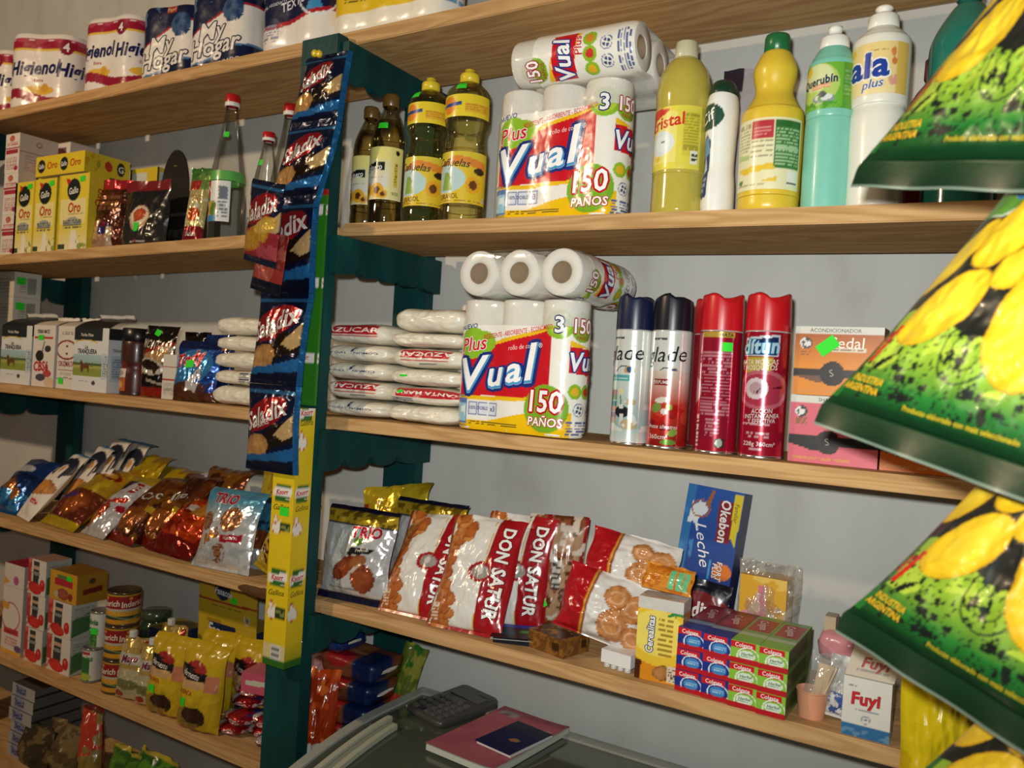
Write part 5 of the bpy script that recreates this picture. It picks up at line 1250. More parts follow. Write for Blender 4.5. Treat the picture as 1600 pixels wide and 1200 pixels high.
# ------------------------------------------------------------------ biscuits and toothpaste shelf, lower right
def ybag(P):
    P.fill('#dcc22c'); P.R(0, .45, .30, .80, '#a83a1c'); P.R(.0, .1, .28, .3, '#8c2c1a'); P.N(5, .6, '#c9a820', 4); P.R(.28, .55, .8, .75, '#cda01e')
bag('snack_bag', 'yellow foil bag with a pointed corner behind the white pretzel bag', 'snack bag', .040, .205, 'R4', .18, .205, .04, 8, 4, ybag, 'foil', '#c9a820', seed=80, roll=-10, wr=1.0, curl=.01)
bag('snack_bag', 'orange foil bag squeezed between the teal post and the white pretzel bag', 'snack bag', -.03, .11, 'R4', .10, .165, .04, 6, 0, lambda P: (P.fill('#c8641c'), P.N(5, .5, '#a83a14', 3), P.N(7, .6, '#e0a03a', 5)), 'foil', '#a84a18', seed=81)
def pretz(P):
    P.fill('#dedfe0'); P.B(.955, 1, '#1a1c38'); P.B(.83, .955, '#c9ab2c'); P.N(12, .55, '#7a6418', 3, (P.V > .83) & (P.V < .955)); P.B(.80, .83, '#23254a'); P.B(0, .075, '#1b1d40')
    P.T('TRIO', .66, .755, .11, '#c01f34', 3, .05, .10, '#f0e6e8', .08, .95); P.E(.58, .66, .05, .05, '#6f9a4a'); P.P([(.45, .50), (.50, .60), (.85, .60), (.75, .54)], '#1d2024'); P.T('Pretzels', .66, .57, .035, '#e9e4da', 8, .2, .02)
    P.food(.42, .36, .20, .09, '#b0532c', '#7a2c18', 40, 3); P.food(.70, .28, .16, .15, '#b8603a', '#7a2c18', 0, 4); P.food(.62, .44, .12, .07, '#c07a4a', '#8a3c20', 30, 5); P.P([(.50, .33), (.66, .44), (.68, .42), (.52, .30)], '#e9dcd0'); P.D(.2, .13, .6, .16, 1, '#9a9c9c', 3)
pk = 'white pretzel bags with navy seals'
bag('snack_bag', 'white pretzel bag with navy bottom and gold band, beside the teal post', 'snack bag', .066, .03, 'R4', .172, .19, .06, 8, 6, pretz, 'foil', '#b9b39a', seed=82, st=.05, sb=.07, curl=.012, group=pk)
bag('snack_bag', 'second white pretzel bag behind the front one, silver side showing', 'snack bag', .150, .150, 'R4', .172, .205, .05, 8, 6, pretz, 'foil', '#a9a9a6', seed=83, st=.05, sb=.07, curl=.012, group=pk)
def donsat(P):
    P.fill('#e2dfd8'); P.R(.66, 0, 1, 1, '#a3141e'); P.m((P.U > .63 + .02 * np.sin(P.V * 5)) & (P.U < .645 + .02 * np.sin(P.V * 5)), '#d9a63a'); P.R(.645, 0, .67, 1, '#8c1018'); P.B(0, .035, '#a3141e')
    rnd = random.Random(5)
    for i in range(34):
        v = i / 33; P.food(.10 + .09 * math.sin(v * 9) + rnd.uniform(-.06, .12), v * .98, rnd.uniform(.05, .085), rnd.uniform(.045, .07), rnd.choice(('#c2763a', '#b8662e', '#cf8a48')), '#8a3f1c', rnd.uniform(0, 90), i)
    P.R(0, 0, .035, 1, '#8a3a1e')
    P.E(.60, .50, .12, .085, '#a3141e'); P.E(.60, .50, .085, .06, '#9a948c'); P.E(.60, .51, .03, .035, '#d6cfc4')
    P.T('DON SATUR', .835, .52, .108, '#f4f0ea', -90, 0, .09, '#2a0a0e', .08, .86); P.D(.06, .06, .16, .20, 6, '#e9dcc8', 3)
dk = 'red and white square biscuit bags'
bag('biscuit_bag', 'leftmost red and white square biscuit bag, right of the pretzel bags', 'snack bag', .215, .03, 'R4', .152, .215, .055, 30, 4, donsat, 'film', '#c9beb0', seed=84, st=.03, sb=.03, curl=.004, group=dk, nu=60, nv=80)
bag('biscuit_bag', 'frontmost red and white square biscuit bag with full lettering in view', 'snack bag', .350, .018, 'R4', .158, .222, .055, 25, 6, donsat, 'film', '#c9beb0', seed=85, st=.03, sb=.03, curl=.004, group=dk, nu=60, nv=80)
bag('biscuit_bag', 'red and white biscuit bag standing directly behind the frontmost one', 'snack bag', .392, .100, 'R4', .15, .215, .045, 14, 4, donsat, 'film', '#c9beb0', seed=86, st=.03, sb=.03, curl=.004, group=dk, nu=60, nv=80)
def dsback(P):
    P.fill('#8a5232'); P.N(5, .52, '#b08a6a', 3); P.N(7, .60, '#5f3420', 5); P.R(.30, 0, .38, 1, '#9a141e'); P.R(.94, 0, 1, 1, '#9a141e'); P.R(.45, .35, .62, .62, '#2a2020'); P.D(.46, .37, .60, .60, 5, '#c9c0b4', 3); P.N(9, .66, '#d6c8b8', 8)
o, sh = bag('biscuit_bag', 'biscuit bag seen from its clear brown back with a red seam', 'snack bag', .462, .155, 'R4', .115, .215, .035, 6, 22, dsback, 'film', '#8a4a30', seed=87, st=.05, sb=.03, curl=.01)
sticker(o, sh, .30, .22, .02, .016, 30)
# thin dark booklet with a blue edge
o = thing('booklet', 'thin dark booklet with blue edge lying before the frontmost biscuit bag', 'booklet', (.452, .055, .9968), math.radians(20))
mb = MB(); mb.quadface((-.05, -.035, .011), (.10, 0, .004), (0, .07, .004), 12, 12, lambda P: (P.fill('#15161c'), P.R(0, .8, 1, 1, '#1f3fae'), P.E(.6, .5, .1, .12, '#2f8a2a'), P.R(.1, .2, .4, .6, '#23304a')))
mb.quadface((-.05, .035, .0105), (.10, 0, .004), (0, -.07, -.004), 3, 3, '#d6d6d2')
mb.build('cover', M['carton'], o)
mb = MB(); mb.box(-.045, .045, -.03, .03, 0, .0100, '#1d1e28'); mb.build('pages', M['matte'], o)
# brown sweets box
def amber(P):
    P.fill('#6a421c'); P.N(4, .55, '#8a5c26', 3); P.R(.7, .3, .9, .7, '#3a2412')
carton('sweets_box', 'small brown sweets box on the bare board before the cookie bags', 'carton', .478, .560, .025, .07, .9968, .032, amber, amber, lambda P: (P.fill('#4a2a14'), P.N(5, .6, '#a8702c', 3)), mat='plastic', rz=math.radians(-14))
def cookies(P):
    P.fill('#e0dcd6'); P.R(0, 0, .30, 1, '#b0141f'); P.m((P.U > .305) & (P.U < .325), '#d9a63a'); P.m((P.U > .325) & (P.U < .34), '#8c1018')
    for cu, cv, rr, s in ((.66, .30, .26, 3), (.84, .62, .24, 4), (.62, .70, .20, 5), (.90, .2, .2, 6)): P.food(cu, cv, rr, rr * .9, '#cf8f56', '#9a5a30', 0, s); P.ring(cu, cv, rr * .6, rr * .5, '#e0b088', .2)
ck = 'bags of round cookies lying down'
bag('cookie_bag', 'lower of two red and white round cookie bags left of the cereal cookies', 'snack bag', .600, .055, 'R4', .165, .115, .075, 14, 12, cookies, 'film', '#b8a898', seed=88, roll=12, st=.03, sb=.03, z=1.012, group=ck, wr=.8)
bag('cookie_bag', 'upper round cookie bag lying on the lower one', 'snack bag', .625, .105, 'R4', .165, .10, .06, 24, 10, cookies, 'film', '#b8a898', seed=89, roll=8, st=.03, sb=.03, z=1.098, group=ck, wr=.8)
o = thing('pill_blister', 'small white blister pack of tablets lying left of the cereal cookie pack', 'pill pack', (.655, .045, .9968), math.radians(-6))
mb = MB(); mb.box(-.028, .028, -.02, .02, .008, .030, '#e4e4e2'); mb.build('white_box', M['carton'], o)
for i in range(4):
    mb = MB(); mb.lathe(cr([(.0055, .0), (.0055, .005), (.003, .0078), (0, .008)], 3), 12, '#c9c9c4', -.02 + .013 * i, -.012); mb.build('tablet', M['plastic'], o)
def cereal(P):
    P.fill('#d98a1e'); P.E(.5, .55, .48, .36, '#e9c23a'); P.E(.48, .58, .34, .28, '#efd966'); P.R(0, .86, 1, 1, '#d0cdc6'); P.P([(0, 0), (.0, .24), (.14, .22), (.12, 0)], '#4a2414')
    P.T('Cerealitas', .30, .56, .085, '#f2efe6', 88, .1, .07, '#1c4a8c', .2, .85); P.D(.48, .32, .80, .80, 8, '#a8842c', 3, .4); P.food(.62, .12, .13, .09, '#b8824a', '#6a3c1c', 10, 3); P.R(.72, .02, .98, .22, '#d9cdb4'); P.D(.74, .04, .96, .20, 5, '#5a4a34', 4)
    P.N(20, .55, '#2f8a4a', 3, (P.V > .80) & (P.V < .86) & (P.U > .65))
def cereal_side(P):
    P.fill('#c8842a'); P.R(0, .86, 1, 1, '#bdbab2'); P.R(0, 0, 1, .2, '#4a2414')
carton('cookie_pack', 'upright orange cereal cookie pack left of the toothpaste boxes', 'carton', .690, .765, .02, .045, .9968, .134, cereal, cereal_side, '#c9c4ba', left=cereal_side, mat='film', rz=math.radians(4))
bag('snack_sachet', 'small orange sachet with green stripes on top of the cereal cookie pack', 'sachet', .722, .05, 'R4', .085, .045, .022, 30, 6, lambda P: (P.fill('#d58a2c'), P.N(5, .55, '#c06a1c', 3), P.R(.55, .1, .66, .8, '#6fc08a'), P.R(.70, .1, .80, .8, '#6fc08a'), P.R(.84, .1, .92, .8, '#6fc08a')), 'film', '#c9802a', seed=90, z=1.1325, roll=4)
def saladix_face(P):
    P.fill('#101a38'); P.B(.90, .93, '#2f6a9a'); P.E(.45, .66, .36, .17, '#9c1a20', 22); P.T('Saladix', .47, .665, .20, '#f0ece6', 20, .2, .06, None, 0, .82); P.T('SNACKS', .48, .545, .035, '#f0ece6', 20, .1, .03)
    P.P([(.30, .20), (.62, .55), (.98, .60), (.98, .36), (.7, .30)], '#241812'); P.food(.26, .28, .25, .14, '#dba866', '#a86e34', 15, 3); P.P([(.68, .44), (.98, .66), (.98, .42), (.86, .38)], '#dcb67c'); P.B(lambda u: .10 + .05 * u, lambda u: .18 + .12 * u ** 2, '#2a6fae'); P.B(0, .10, '#0e1630')
def saladix_dark(P):
    P.fill('#131a30'); P.B(.80, 1.0, '#0d111e'); P.m((np.abs(P.V - .80 + .1 * (P.U - .5)) < .006), '#8a93a4'); P.E(.35, .52, .62, .30, '#7a1c20', 12); P.T('Saladix', .40, .58, .20, '#ece6de', 10, .2, .08, None, 0, .8); P.T('SNACKS', .3, .18, .08, '#e0b070', 8, .1, .03)
bag('snack_bag', 'dark snack sachet with red oval leaning before the blue milk cookie box', 'snack bag', .722, .195, 'R4', .118, .130, .022, 4, 4, saladix_dark, 'film', '#0d111e', seed=91, roll=5, st=.08, wr=.3)
def okebon(P):
    P.fill('#1c3a8c'); P.grad(.0, '#182a70', 1, '#2456a8'); P.R(0, 0, .16, 1, '#2f74b4'); P.N(4, .55, '#3a86c0', 3, P.U < .25)
    P.P([(.62, .66), (.60, .93), (.84, .93), (.87, .66)], '#8c1a26'); P.T('Okebon', .735, .795, .062, '#f0ece8', -88, .1, .07, None, 0, .92); P.P([(.86, .70), (.84, .985), (.985, .985), (.98, .64)], '#e6cf2e'); P.T('Familiar', .915, .86, .028, '#6a4a1a', -88, .2, 0)
    P.P([(.08, .74), (.13, .90), (.20, .84), (.27, .92), (.29, .83), (.37, .84), (.27, .77), (.30, .70), (.19, .76)], '#e6eaee'); P.E(.29, .85, .050, .045, '#dfe4ea', 20); P.ring(.29, .85, .068, .06, '#a8622c', .16, 20); P.P([(.36, .87), (.44, .985), (.50, .985), (.42, .86)], '#a8622c')
    P.T('Leche', .43, .62, .075, '#eef0f2', -74, .3, .0, None, 0, 1.15); P.E(.82, .47, .065, .055, '#e07a2a'); P.T('FORT', .78, .47, .034, '#f2eee8', -88, .1, .05, '#a81c24', .12); P.T('PLUS', .70, .47, .030, '#f2eee8', -88, .1, .05, '#a81c24', .12); P.R(.58, .41, .62, .53, '#3f9ad0')
o, f, r, tp = carton('cookie_box', 'tall blue milk cookie box leaning on the wall above the toothpaste', 'carton', .652, .762, .245, .045, .9968, .285, okebon, '#16235a', '#1a2a66', tilt=-8, roll=3.5, rz=math.radians(-3))
def plast(P):
    P.fill('#d9a52c'); P.E(.5, .65, .20, .10, '#c08a34'); P.R(.40, .45, .58, .90, '#cf7a86'); P.N(4, .6, '#e6c05a', 3); P.E(.2, .5, .12, .10, '#d88aa0')
o, f, r, tp = carton('sweets_box', 'yellow sweets box wrapped in a crumpled clear bag behind the toothpaste', 'carton', .800, .880, .215, .05, .9968, .155, plast, '#c9962a', '#c9962a')
F, Bk = bag_grids(.108, .178, .085, 40, 46, 95, .02, .02, .45, 1.1, .05)
mb = MB(); cc = np.ones(F.shape[:2] + (4,)); cc[..., :3] = lin('#d9d6cc'); cc[..., 3] = .10 + .30 * (fbm(F[..., 0] * 90, F[..., 2] * 90, 4) > .58)
mb.grid(F, cc); mb.grid(Bk[:, ::-1], cc); mb.build('clear_bag', M['wrap'], o, Matrix.Translation((.004, .025, 0.001)))
def colg(a, b_, green):
    def front(P):
        P.fill(a); P.B(0, .24, '#b8141e'); P.B(.70, .98, '#c8161f'); P.R(.86, .60, 1, 1, a); P.T('Colgate', .46, .84, .185, '#f4f0ee', 0, 0, .03, None, 0, .95)
        if green: P.E(.58, .40, .38, .22, '#dfe9d8'); P.T('Herbal', .60, .47, .14, '#2a6a3a', 4, .3, .03); P.D(.35, .30, .85, .36, 1, '#5f9a5a', 3); P.ring(.62, .34, .52, .42, '#eef4e6', .10); P.B(.19, .24, '#b8141e'); P.B(0, .19, '#b8141e')
        else: P.E(.60, .42, .36, .24, '#3f86c4'); P.ring(.62, .36, .52, .42, '#dfe9f4', .10); P.D(.40, .36, .85, .54, 2, '#9cc4e4', 3); P.B(0, .22, '#b8141e')
    def side(P):
        P.fill(b_ if green else '#8f1a22'); P.R(0, .0, 1, .25, '#a8141c')
        if green: P.fill('#6a8a4a'); P.R(.0, .2, .8, .9, '#4f5f38')
    def top(P):
        P.fill('#7aa85c' if green else '#8a2028'); P.R(.0, .0, 1, .22, a); 
        P.R(.1, .42, .92, .88, '#b0323c'); P.T('Colgate', .5, .66, .28, '#e9cfcf', 92, 0, .05, None, 0, 1.05) if False else None
        P.T('Colgate', .52, .66, .075, '#ecd6d2', -78, 0, .05, None, 0, 1.0); P.E(.45, .28, .40, .055, '#8aa2b4' if not green else '#b9c8a4')
    return front, side, top
kB = colg('#1a2f86', '#1a2f86', False); kG = colg('#86bf3a', '#6f9a3a', True)
protoB = protoG = None
rn = ('bottom', 'middle', 'top'); cn = ('first', 'second', 'third', 'fourth')
for c in range(4):
    k = kB if c < 2 else kG
    for rr in range(3):
        x0 = .762 + .0432 * c; z0 = .9968 + .0334 * rr
        lb = '%s toothpaste box, %s layer, %s column from the left' % ('dark blue' if c < 2 else 'light green', rn[rr], cn[c])
        gp = 'toothpaste boxes stacked by the cereal pack'
        pr = protoB if c < 2 else protoG
        if pr is None:
            pr, f, r, tp = carton('toothpaste_box', lb, 'carton', x0, x0 + .0426, .008 - .0035 * c, .165, z0, .0330, k[0], k[1], k[2], res=.0012, group=gp)
            if c < 2: protoB = pr
            else: protoG = pr
        else:
            copy_tree(pr, (x0 + .0213, .008 - .0035 * c + .001 * ((c + rr) % 3), z0), 0, lb)
# cup with wooden sticks in clear wrap
o = thing('stick_cup', 'peach plastic cup holding wrapped wooden sticks beside the toothpaste', 'cup', (.962, .045, .9968))
mb = MB(); mb.lathe(cr([(0, .001), (.016, .0), (.0185, .002), (.0225, .036), (.0235, .038), (.0215, .037), (.0175, .004), (0, .003)], 4), 36, '#e0a07c'); mb.build('cup', M['plastic'], o)
for i in range(7):
    mb = MB(); mb.box(-.0035, .0035, -.001, .001, 0, .078, '#dcbf94')
    mb.build('wooden_stick', M['matte'], o, Matrix.Translation((.002 + .004 * (i % 3 - 1), .004 * (i // 3 - 1), .005)) @ Matrix.Rotation(math.radians(10 + 2 * i), 4, 'Y') @ Matrix.Rotation(math.radians(i * 17), 4, 'Z'))
mb = MB(); F, Bk = bag_grids(.042, .072, .030, 18, 22, 5, .05, .02, .4, 1.0, .1); cc = np.ones(F.shape[:2] + (4,)); cc[..., 3] = .10
mb.grid(F, cc); mb.grid(Bk[:, ::-1], cc); mb.build('clear_wrap', M['wrap'], o, Matrix.Translation((.004, 0, .024)) @ Matrix.Rotation(.18, 4, 'Y'))
bag('candle_bag', 'small clear bag with blue and white print next to the peach cup', 'bag', .998, .055, 'R4', .045, .09, .03, 10, 10, lambda P: (P.fill('#b5b2ac'), P.B(0, .35, '#dfe2e6'), P.N(9, .5, '#3a5a9c', 3, P.V < .4), P.N(8, .6, '#d6d4d0', 5)), 'poly', '#a9a6a0', seed=97, st=.1, roll=6)
def pinkp(P):
    P.fill('#c07a86'); P.N(5, .55, '#a85a6a', 3); P.E(.5, .6, .3, .2, '#d08a90')
loaf('soap_pack', 'purple-pink soft pack lying lower behind the white folded pack', 'pack', .995, .13, .9968, .075, .07, .055, lambda P: (P.fill('#a86a94'), P.N(5, .6, '#8a4f7a', 3)), 'film', 98, nu=24, nv=30)
loaf('soap_pack', 'red-pink soft pack lying on the purple one under the chip bag corner', 'pack', .990, .13, 1.053, .085, .07, .050, pinkp, 'film', 99, nu=24, nv=30)
carton('candle_box', 'narrow beige box standing upright behind the peach cup', 'carton', .955, .972, .15, .03, .9968, .125, lambda P: P.fill('#b9a488'), '#a48f74', '#a48f74')
def fuyi(P):
    P.fill('#dedad0'); P.B(0, .20, '#2f6a9c'); P.N(8, .55, '#5f8aa8', 3, P.V < .14); P.T('Fuyi', .48, .66, .20, '#c8202a', 3, .1, .10, '#b9a9a4', .04, .95); P.D(.25, .42, .75, .48, 2, '#8a8f98', 3); P.ring(.5, .31, .07, .07, '#8a94a4', .2); P.P([(.46, .30), (.5, .34), (.54, .30)], '#3a4f7a'); P.D(.1, .85, .3, .87, 1, '#7a6a64', 3)
o, f, r, tp = carton('tablet_pack', 'white pack with red lettering and blue foot at the right end of the shelf', 'carton', 1.010, 1.073, .006, .03, .9968, .083, fuyi, '#cfcabf', '#cfcabf')
mb = MB()
def fuyiback(P):
    P.fill('#cdc2ae'); P.T('Fuyi', .55, .3, .2, '#b0564e', 0, .1, .08); P.D(.1, .7, .5, .76, 2, '#6f8aa4', 3); P.D(.2, .12, .85, .18, 1, '#a39a90', 3)
mb.quadface((-.031, .004, .0835), (.064, .0, 0), (.012, .040, .062), 40, 40, fuyiback); mb.quadface((.033, .0045, .0835), (-.064, 0, 0), (.012, .040, .062), 3, 3, '#c4b9a6')
mb.build('open_lid', M['carton'], o)

# ------------------------------------------------------------------ tomato cartons and cans, lower left
def tomato(P):
    P.fill('#dcd6cc'); P.R(.0, .3, .2, 1, '#c03a34'); P.N(6, .6, '#d86a5c', 3, P.U < .2); P.P([(.28, .30), (.30, .95), (.62, .95), (.60, .30)], '#3a3c3a'); P.R(.30, .72, .62, .82, '#c9a48a'); P.E(.45, .6, .2, .05, '#8a8f8c'); 
    P.food(.42, .18, .34, .17, '#d8382c', '#a81c1a', -8, 3); P.E(.82, .30, .14, .17, '#c42a26'); P.E(.8, .35, .05, .05, '#e06a5c')
def tomato_s(P):
    P.fill('#c9ccc2'); P.P([(.05, .05), (.05, .55), (.9, .75), (.9, .2)], '#4f7a4a'); P.D(.1, .6, .9, .9, 4, '#a9ada4', 3)
def creamb(P):
    P.fill('#ded6cc'); P.E(.45, .55, .28, .22, '#e4dcd0'); P.ring(.42, .55, .26, .22, '#c86a64', .12); P.T('Tomatodo', .45, .34, .08, '#b8323c', 4, .1, .04, None, 0, .7); P.R(.12, .29, .85, .38, '#cf4a50'); P.D(.2, .12, .8, .26, 3, '#d09a94', 3); P.B(0, .045, '#dca83a'); P.E(.85, .10, .1, .05, '#6a4a7a'); P.P([(0, .66), (0, .78), (.35, .72), (.3, .64)], '#dca040')
tg_ = 'red and white tomato cartons'
carton('flan_carton', 'tall cream carton with a yellow foot at the left picture edge', 'carton', -1.205, -1.105, .02, .06, .6206, .185, creamb, '#cfc7bc', '#b8505a')
carton('flan_carton', 'cream carton with pink oval lying on top of the tall one at far left', 'carton', -1.205, -1.105, .02, .06, .8062, .063, lambda P: (P.fill('#dbd3ca'), P.E(.6, .3, .2, .2, '#c05a8a'), P.P([(0, 0), (0, .4), (.3, .2)], '#dca040')), '#cfc7bc', '#9a2a3c')
for i, (x0, z, hh, lb) in enumerate(((-1.088, .6206, .092, 'bottom tomato carton in the left column of three'), (-1.088, .7132, .092, 'middle tomato carton in the left column of three'), (-1.088, .8058, .095, 'top tomato carton in the left column, beside the yellow box'), (-.982, .6206, .096, 'lower tomato carton of the two under the yellow box'), (-.982, .7172, .092, 'upper tomato carton carrying the yellow stock box'))):
    carton('tomato_carton', lb, 'carton', x0, x0 + (.086 if i < 3 else .106), .02 + .002 * (i % 2), .07, z, hh, tomato, tomato_s, '#a9887a', group=tg_)
def stock(P):
    P.fill('#c9962a'); P.R(.12, .55, .86, .92, '#d0a02c'); P.R(.25, .74, .75, .88, '#5f7a4a'); P.R(.18, .52, .84, .74, '#b02a34'); P.food(.5, .24, .36, .20, '#a8523c', '#5f3a24', 0, 3); P.E(.25, .2, .12, .12, '#b9b49c'); P.E(.78, .2, .12, .14, '#8a2c24')
def stock_s(P):
    P.fill('#b5862a'); P.E(.5, .75, .12, .10, '#5a4a24'); P.P([(.2, .3), (.2, .48), (.85, .55), (.85, .36)], '#7a2420')
o, f, r, tp = carton('stock_box', 'yellow stock cube box on top of the tomato cartons', 'carton', -.988, -.865, .024, .085, .8098, .077, stock, stock_s, '#8a6420')
sticker(o, f, .72, .82, .022, .012, 0)
def can(name, label, x, y, z, r, h, paint, group=None, top='#8c8a84', lidc=None):
    o = thing(name, label, 'can', (x, y, z), 0, group)
    b = MB(); b.lathe([(r * .9, .003), (r * .97, .0), (r * 1.01, .001), (r * 1.01, .004), (r * .985, .006), (r * .985, h - .006), (r * 1.01, h - .004), (r * 1.01, h - .0005), (r * .96, h), (r * .92, h - .003), (0, h - .003)], 40, top)
    b.build('tin_body', M['tin'], o)
    l = MB(); l.wrap(lambda z_: r, .006, h - .006, -180, 180, 130, 50, paint, inset=-.0002); l.build('label', M['label'], o)
    return o
def pea(k):
    def f(P):
        P.fill('#d2d5cc'); X = lambda d: .5 + d / 360
        for s in (0, 180, -180):
            P.R(X(-42 + s), .0, X(40 + s), .45, '#2f6a34'); P.N(26, .5, '#5f9a4a', 3, (P.V < .42) & (np.abs(P.U - X(s)) < .11)); P.R(X(-40 + s), .5, X(40 + s), .58, '#5f8a9a')
            P.T('Sylvia' if k else 'Arvejas', X(-4 + s), .76, .18, '#2a7a3a', 0, .2, .06, None, 0, .85)
            if not k: P.R(X(-40 + s), .86, X(38 + s), .96, '#b03a3c'); P.R(X(-40 + s), .28, X(38 + s), .74, '#2f6a34'); P.E(X(s), .12, .3, .12, '#a9b84a')
    return f
can('vegetable_can', 'lower green and white pea can beside the tomato cartons', -.818, .05, .6206, .0262, .088, pea(0), 'pea cans stacked in two')
o = can('vegetable_can', 'upper green and white pea can with a green sticker', -.805, .058, .7092, .0265, .096, pea(1), 'pea cans stacked in two')
mb = MB(); mb.wrap(lambda z: .0265, .038, .054, 0, 42, 6, 4, GREEN, inset=.0012); mb.build('price_sticker', M['sticker'], o)
def corn(P):
    P.fill('#c98f24'); P.B(.52, .95, '#8f1a1e'); P.B(.95, 1, '#b8932c'); P.B(.44, .52, '#b5b0a0'); P.B(.16, .27, '#2c3a2a'); P.B(lambda u: .20 + .05 * np.cos((u - .5) * 14), lambda u: .25 + .05 * np.cos((u - .5) * 14), '#6f8a5a'); P.N(30, .6, '#e0b23a', 3, (P.V > .27) & (P.V < .44))
    for d in (-.25, 0, .25): P.T('Inderich', .5 + d, .70, .20, '#e9d9c4', 4, .15, .05, None, 0, .85); P.E(.47 + d, .87, .06, .05, '#d9a03a')
for i in range(3):
    can('corn_can', ('bottom red and yellow corn can of the stack of three', 'middle red and yellow corn can of the stack of three', 'top red and yellow corn can of the stack, dark lid showing')[i], -.712 + .001 * i, .055, .6206 + .0855 * i, .0405, .085, corn, 'corn cans stacked in three', '#5a4a3a')
o = thing('jar', 'dark green glass jar lying at the back right of the corn cans', 'jar', (-.80, .22, .62))
mb = MB(); mb.lathe(cr([(0, .002), (.04, .001), (.046, .012), (.046, .10), (.036, .125), (.036, .135)]), 36, '#2f4a34'); mb.build('body', M['soap'], o)
mb = MB(); mb.lathe([(.038, .130), (.0395, .131), (.0395, .150), (.036, .152), (0, .152)], 36, '#4f5f4a'); mb.build('lid', M['tin'], o)
def mayo(P):
    P.fill('#c9ab5c'); P.R(0, 0, 1, .30, '#d0c8a8'); P.B(.58, .74, '#e4ddcf'); P.T('Mayo', .5, .66, .11, '#8a2a5a', 8, .2, .06, None, 0, .9); P.E(.5, .40, .36, .10, '#d9d0a8'); P.E(.5, .26, .28, .08, '#8a8a54'); P.E(.3, .10, .10, .055, '#a83a30'); P.B(0, .04, '#dfd8cc'); P.N(7, .62, '#dcc27c', 3, P.V > .74); P.R(.78, .78, .95, .95, '#a8342c')
def mayo_bag(label, x, y, h, st_=0):
    o, sh = bag('mayonnaise_pouch', label, 'pouch', x, y, 'L5', .082, h, .05, 6, 14, mayo, 'foil', '#b5984a', seed=int(x * -1000), st=.05, sb=.0, belly=.28, bottom=False, group='mayonnaise pouches', pinch=.02)
    mb = MB(); mb.lathe(cr([(.009, 0), (.0095, .002), (.0095, .014), (.008, .016), (0, .016)], 3), 20, '#dcdcd6'); mb.build('screw_cap', M['plastic'], o, Matrix.Translation((-.012, .018, h * .985)))
mayo_bag('foil mayonnaise pouch with white screw cap next to the corn cans', -.64, .035, .150)
mayo_bag('foil mayonnaise pouch beside the first yellow polenta bag', -.568, .04, .145)
mayo_bag('foil mayonnaise pouch standing at the back between the other two', -.615, .125, .165)
def polenta(P):
    P.fill('#c9a81e'); P.E(.46, .725, .15, .075, '#a02a24', -10); P.E(.36, .655, .30, .085, '#1c1a1c', -10); P.P([(.36, .70), (.52, .76), (.72, .70), (.6, .67)], '#a02a24'); P.T('Hernesto', .36, .655, .065, '#d9d2c8', -10, .2, .04, None, 0, .75); P.E(.36, .55, .26, .05, '#d2ab72'); P.P([(.08, .50), (.10, .62), (.62, .56), (.62, .50)], '#c9a070'); P.T('POLENTA', .30, .46, .045, '#b03a1c', -3, 0, .06, None, 0, .9); P.R(.70, .48, .95, .66, '#c07a5a'); P.food(.50, .19, .20, .12, '#4a2c1a', '#2a1810', 0, 3); P.E(.35, .14, .2, .14, '#9a7a2a'); P.food(.52, .20, .16, .09, '#3f2416', '#24140c', 0, 5)
py = 'yellow polenta bags'
for i, (x, y, h, lb) in enumerate(((-.490, .03, .185, 'left yellow polenta bag with black oval badge'), (-.365, .022, .195, 'right yellow polenta bag with black oval badge'), (-.305, .12, .19, 'yellow polenta bag set back, half hidden behind the right one'), (-.43, .12, .185, 'yellow polenta bag set back behind the left front one'))):
    o, sh = bag('polenta_bag', lb, 'bag', x, y, 'L5', .125, h, .065, 5, 8, polenta, 'film', '#b8971c', seed=110 + i, st=.08, sb=.0, belly=.35, bottom=False, group=py, pinch=.02, curl=.015)
    if i < 2: sticker(o, sh, .28, .34, .024, .018, 0)
def fanac(P):
    P.fill('#c9a92a'); P.E(.42, .95, .30, .32, '#1c2a4a'); P.T('Fanacoa', .44, .86, .18, '#d9dde0', -4, .1, .06, None, 0, .78); P.B(lambda u: .54 + .12 * (u - .4) ** 2, lambda u: .60 + .12 * (u - .4) ** 2, '#a83a24') ; P.D(.2, .46, .75, .50, 1, '#5a5a2a', 3); P.ring(.84, .28, .11, .13, '#d9dcd4', .14); P.E(.85, .27, .05, .06, '#5f7a8a'); P.R(.15, .0, .4, .1, '#a8881c')
o, f, r, tp = carton('display_box', 'yellow display box with dark blue badge at the wall behind the polenta', 'box', -.620, -.400, .215, .09, .6206, .17, fanac, '#23304f', '#b5962a')
mb = MB(); mb.quadface((-.11, -.001, .168), (.22, 0, 0), (0, -.004, .098), 60, 40, fanac); mb.quadface((.11, .002, .168), (-.22, 0, 0), (0, -.004, .098), 3, 3, '#b5962a'); mb.build('header_card', M['carton'], o)
sticker(o, Sheet(np.array([[(-.11, -.001, .168), (.11, -.001, .168)], [(-.11, -.005, .266), (.11, -.005, .266)]]), .22, .098), .62, .70, .02, .016, 0)
o, f, r, tp = carton('display_box', 'dark blue low tray with small yellow packs left of the yellow display box', 'box', -.735, -.635, .15, .10, .6206, .135, lambda P: P.fill('#1c2a4f'), '#23304f', '#8a7a2a')
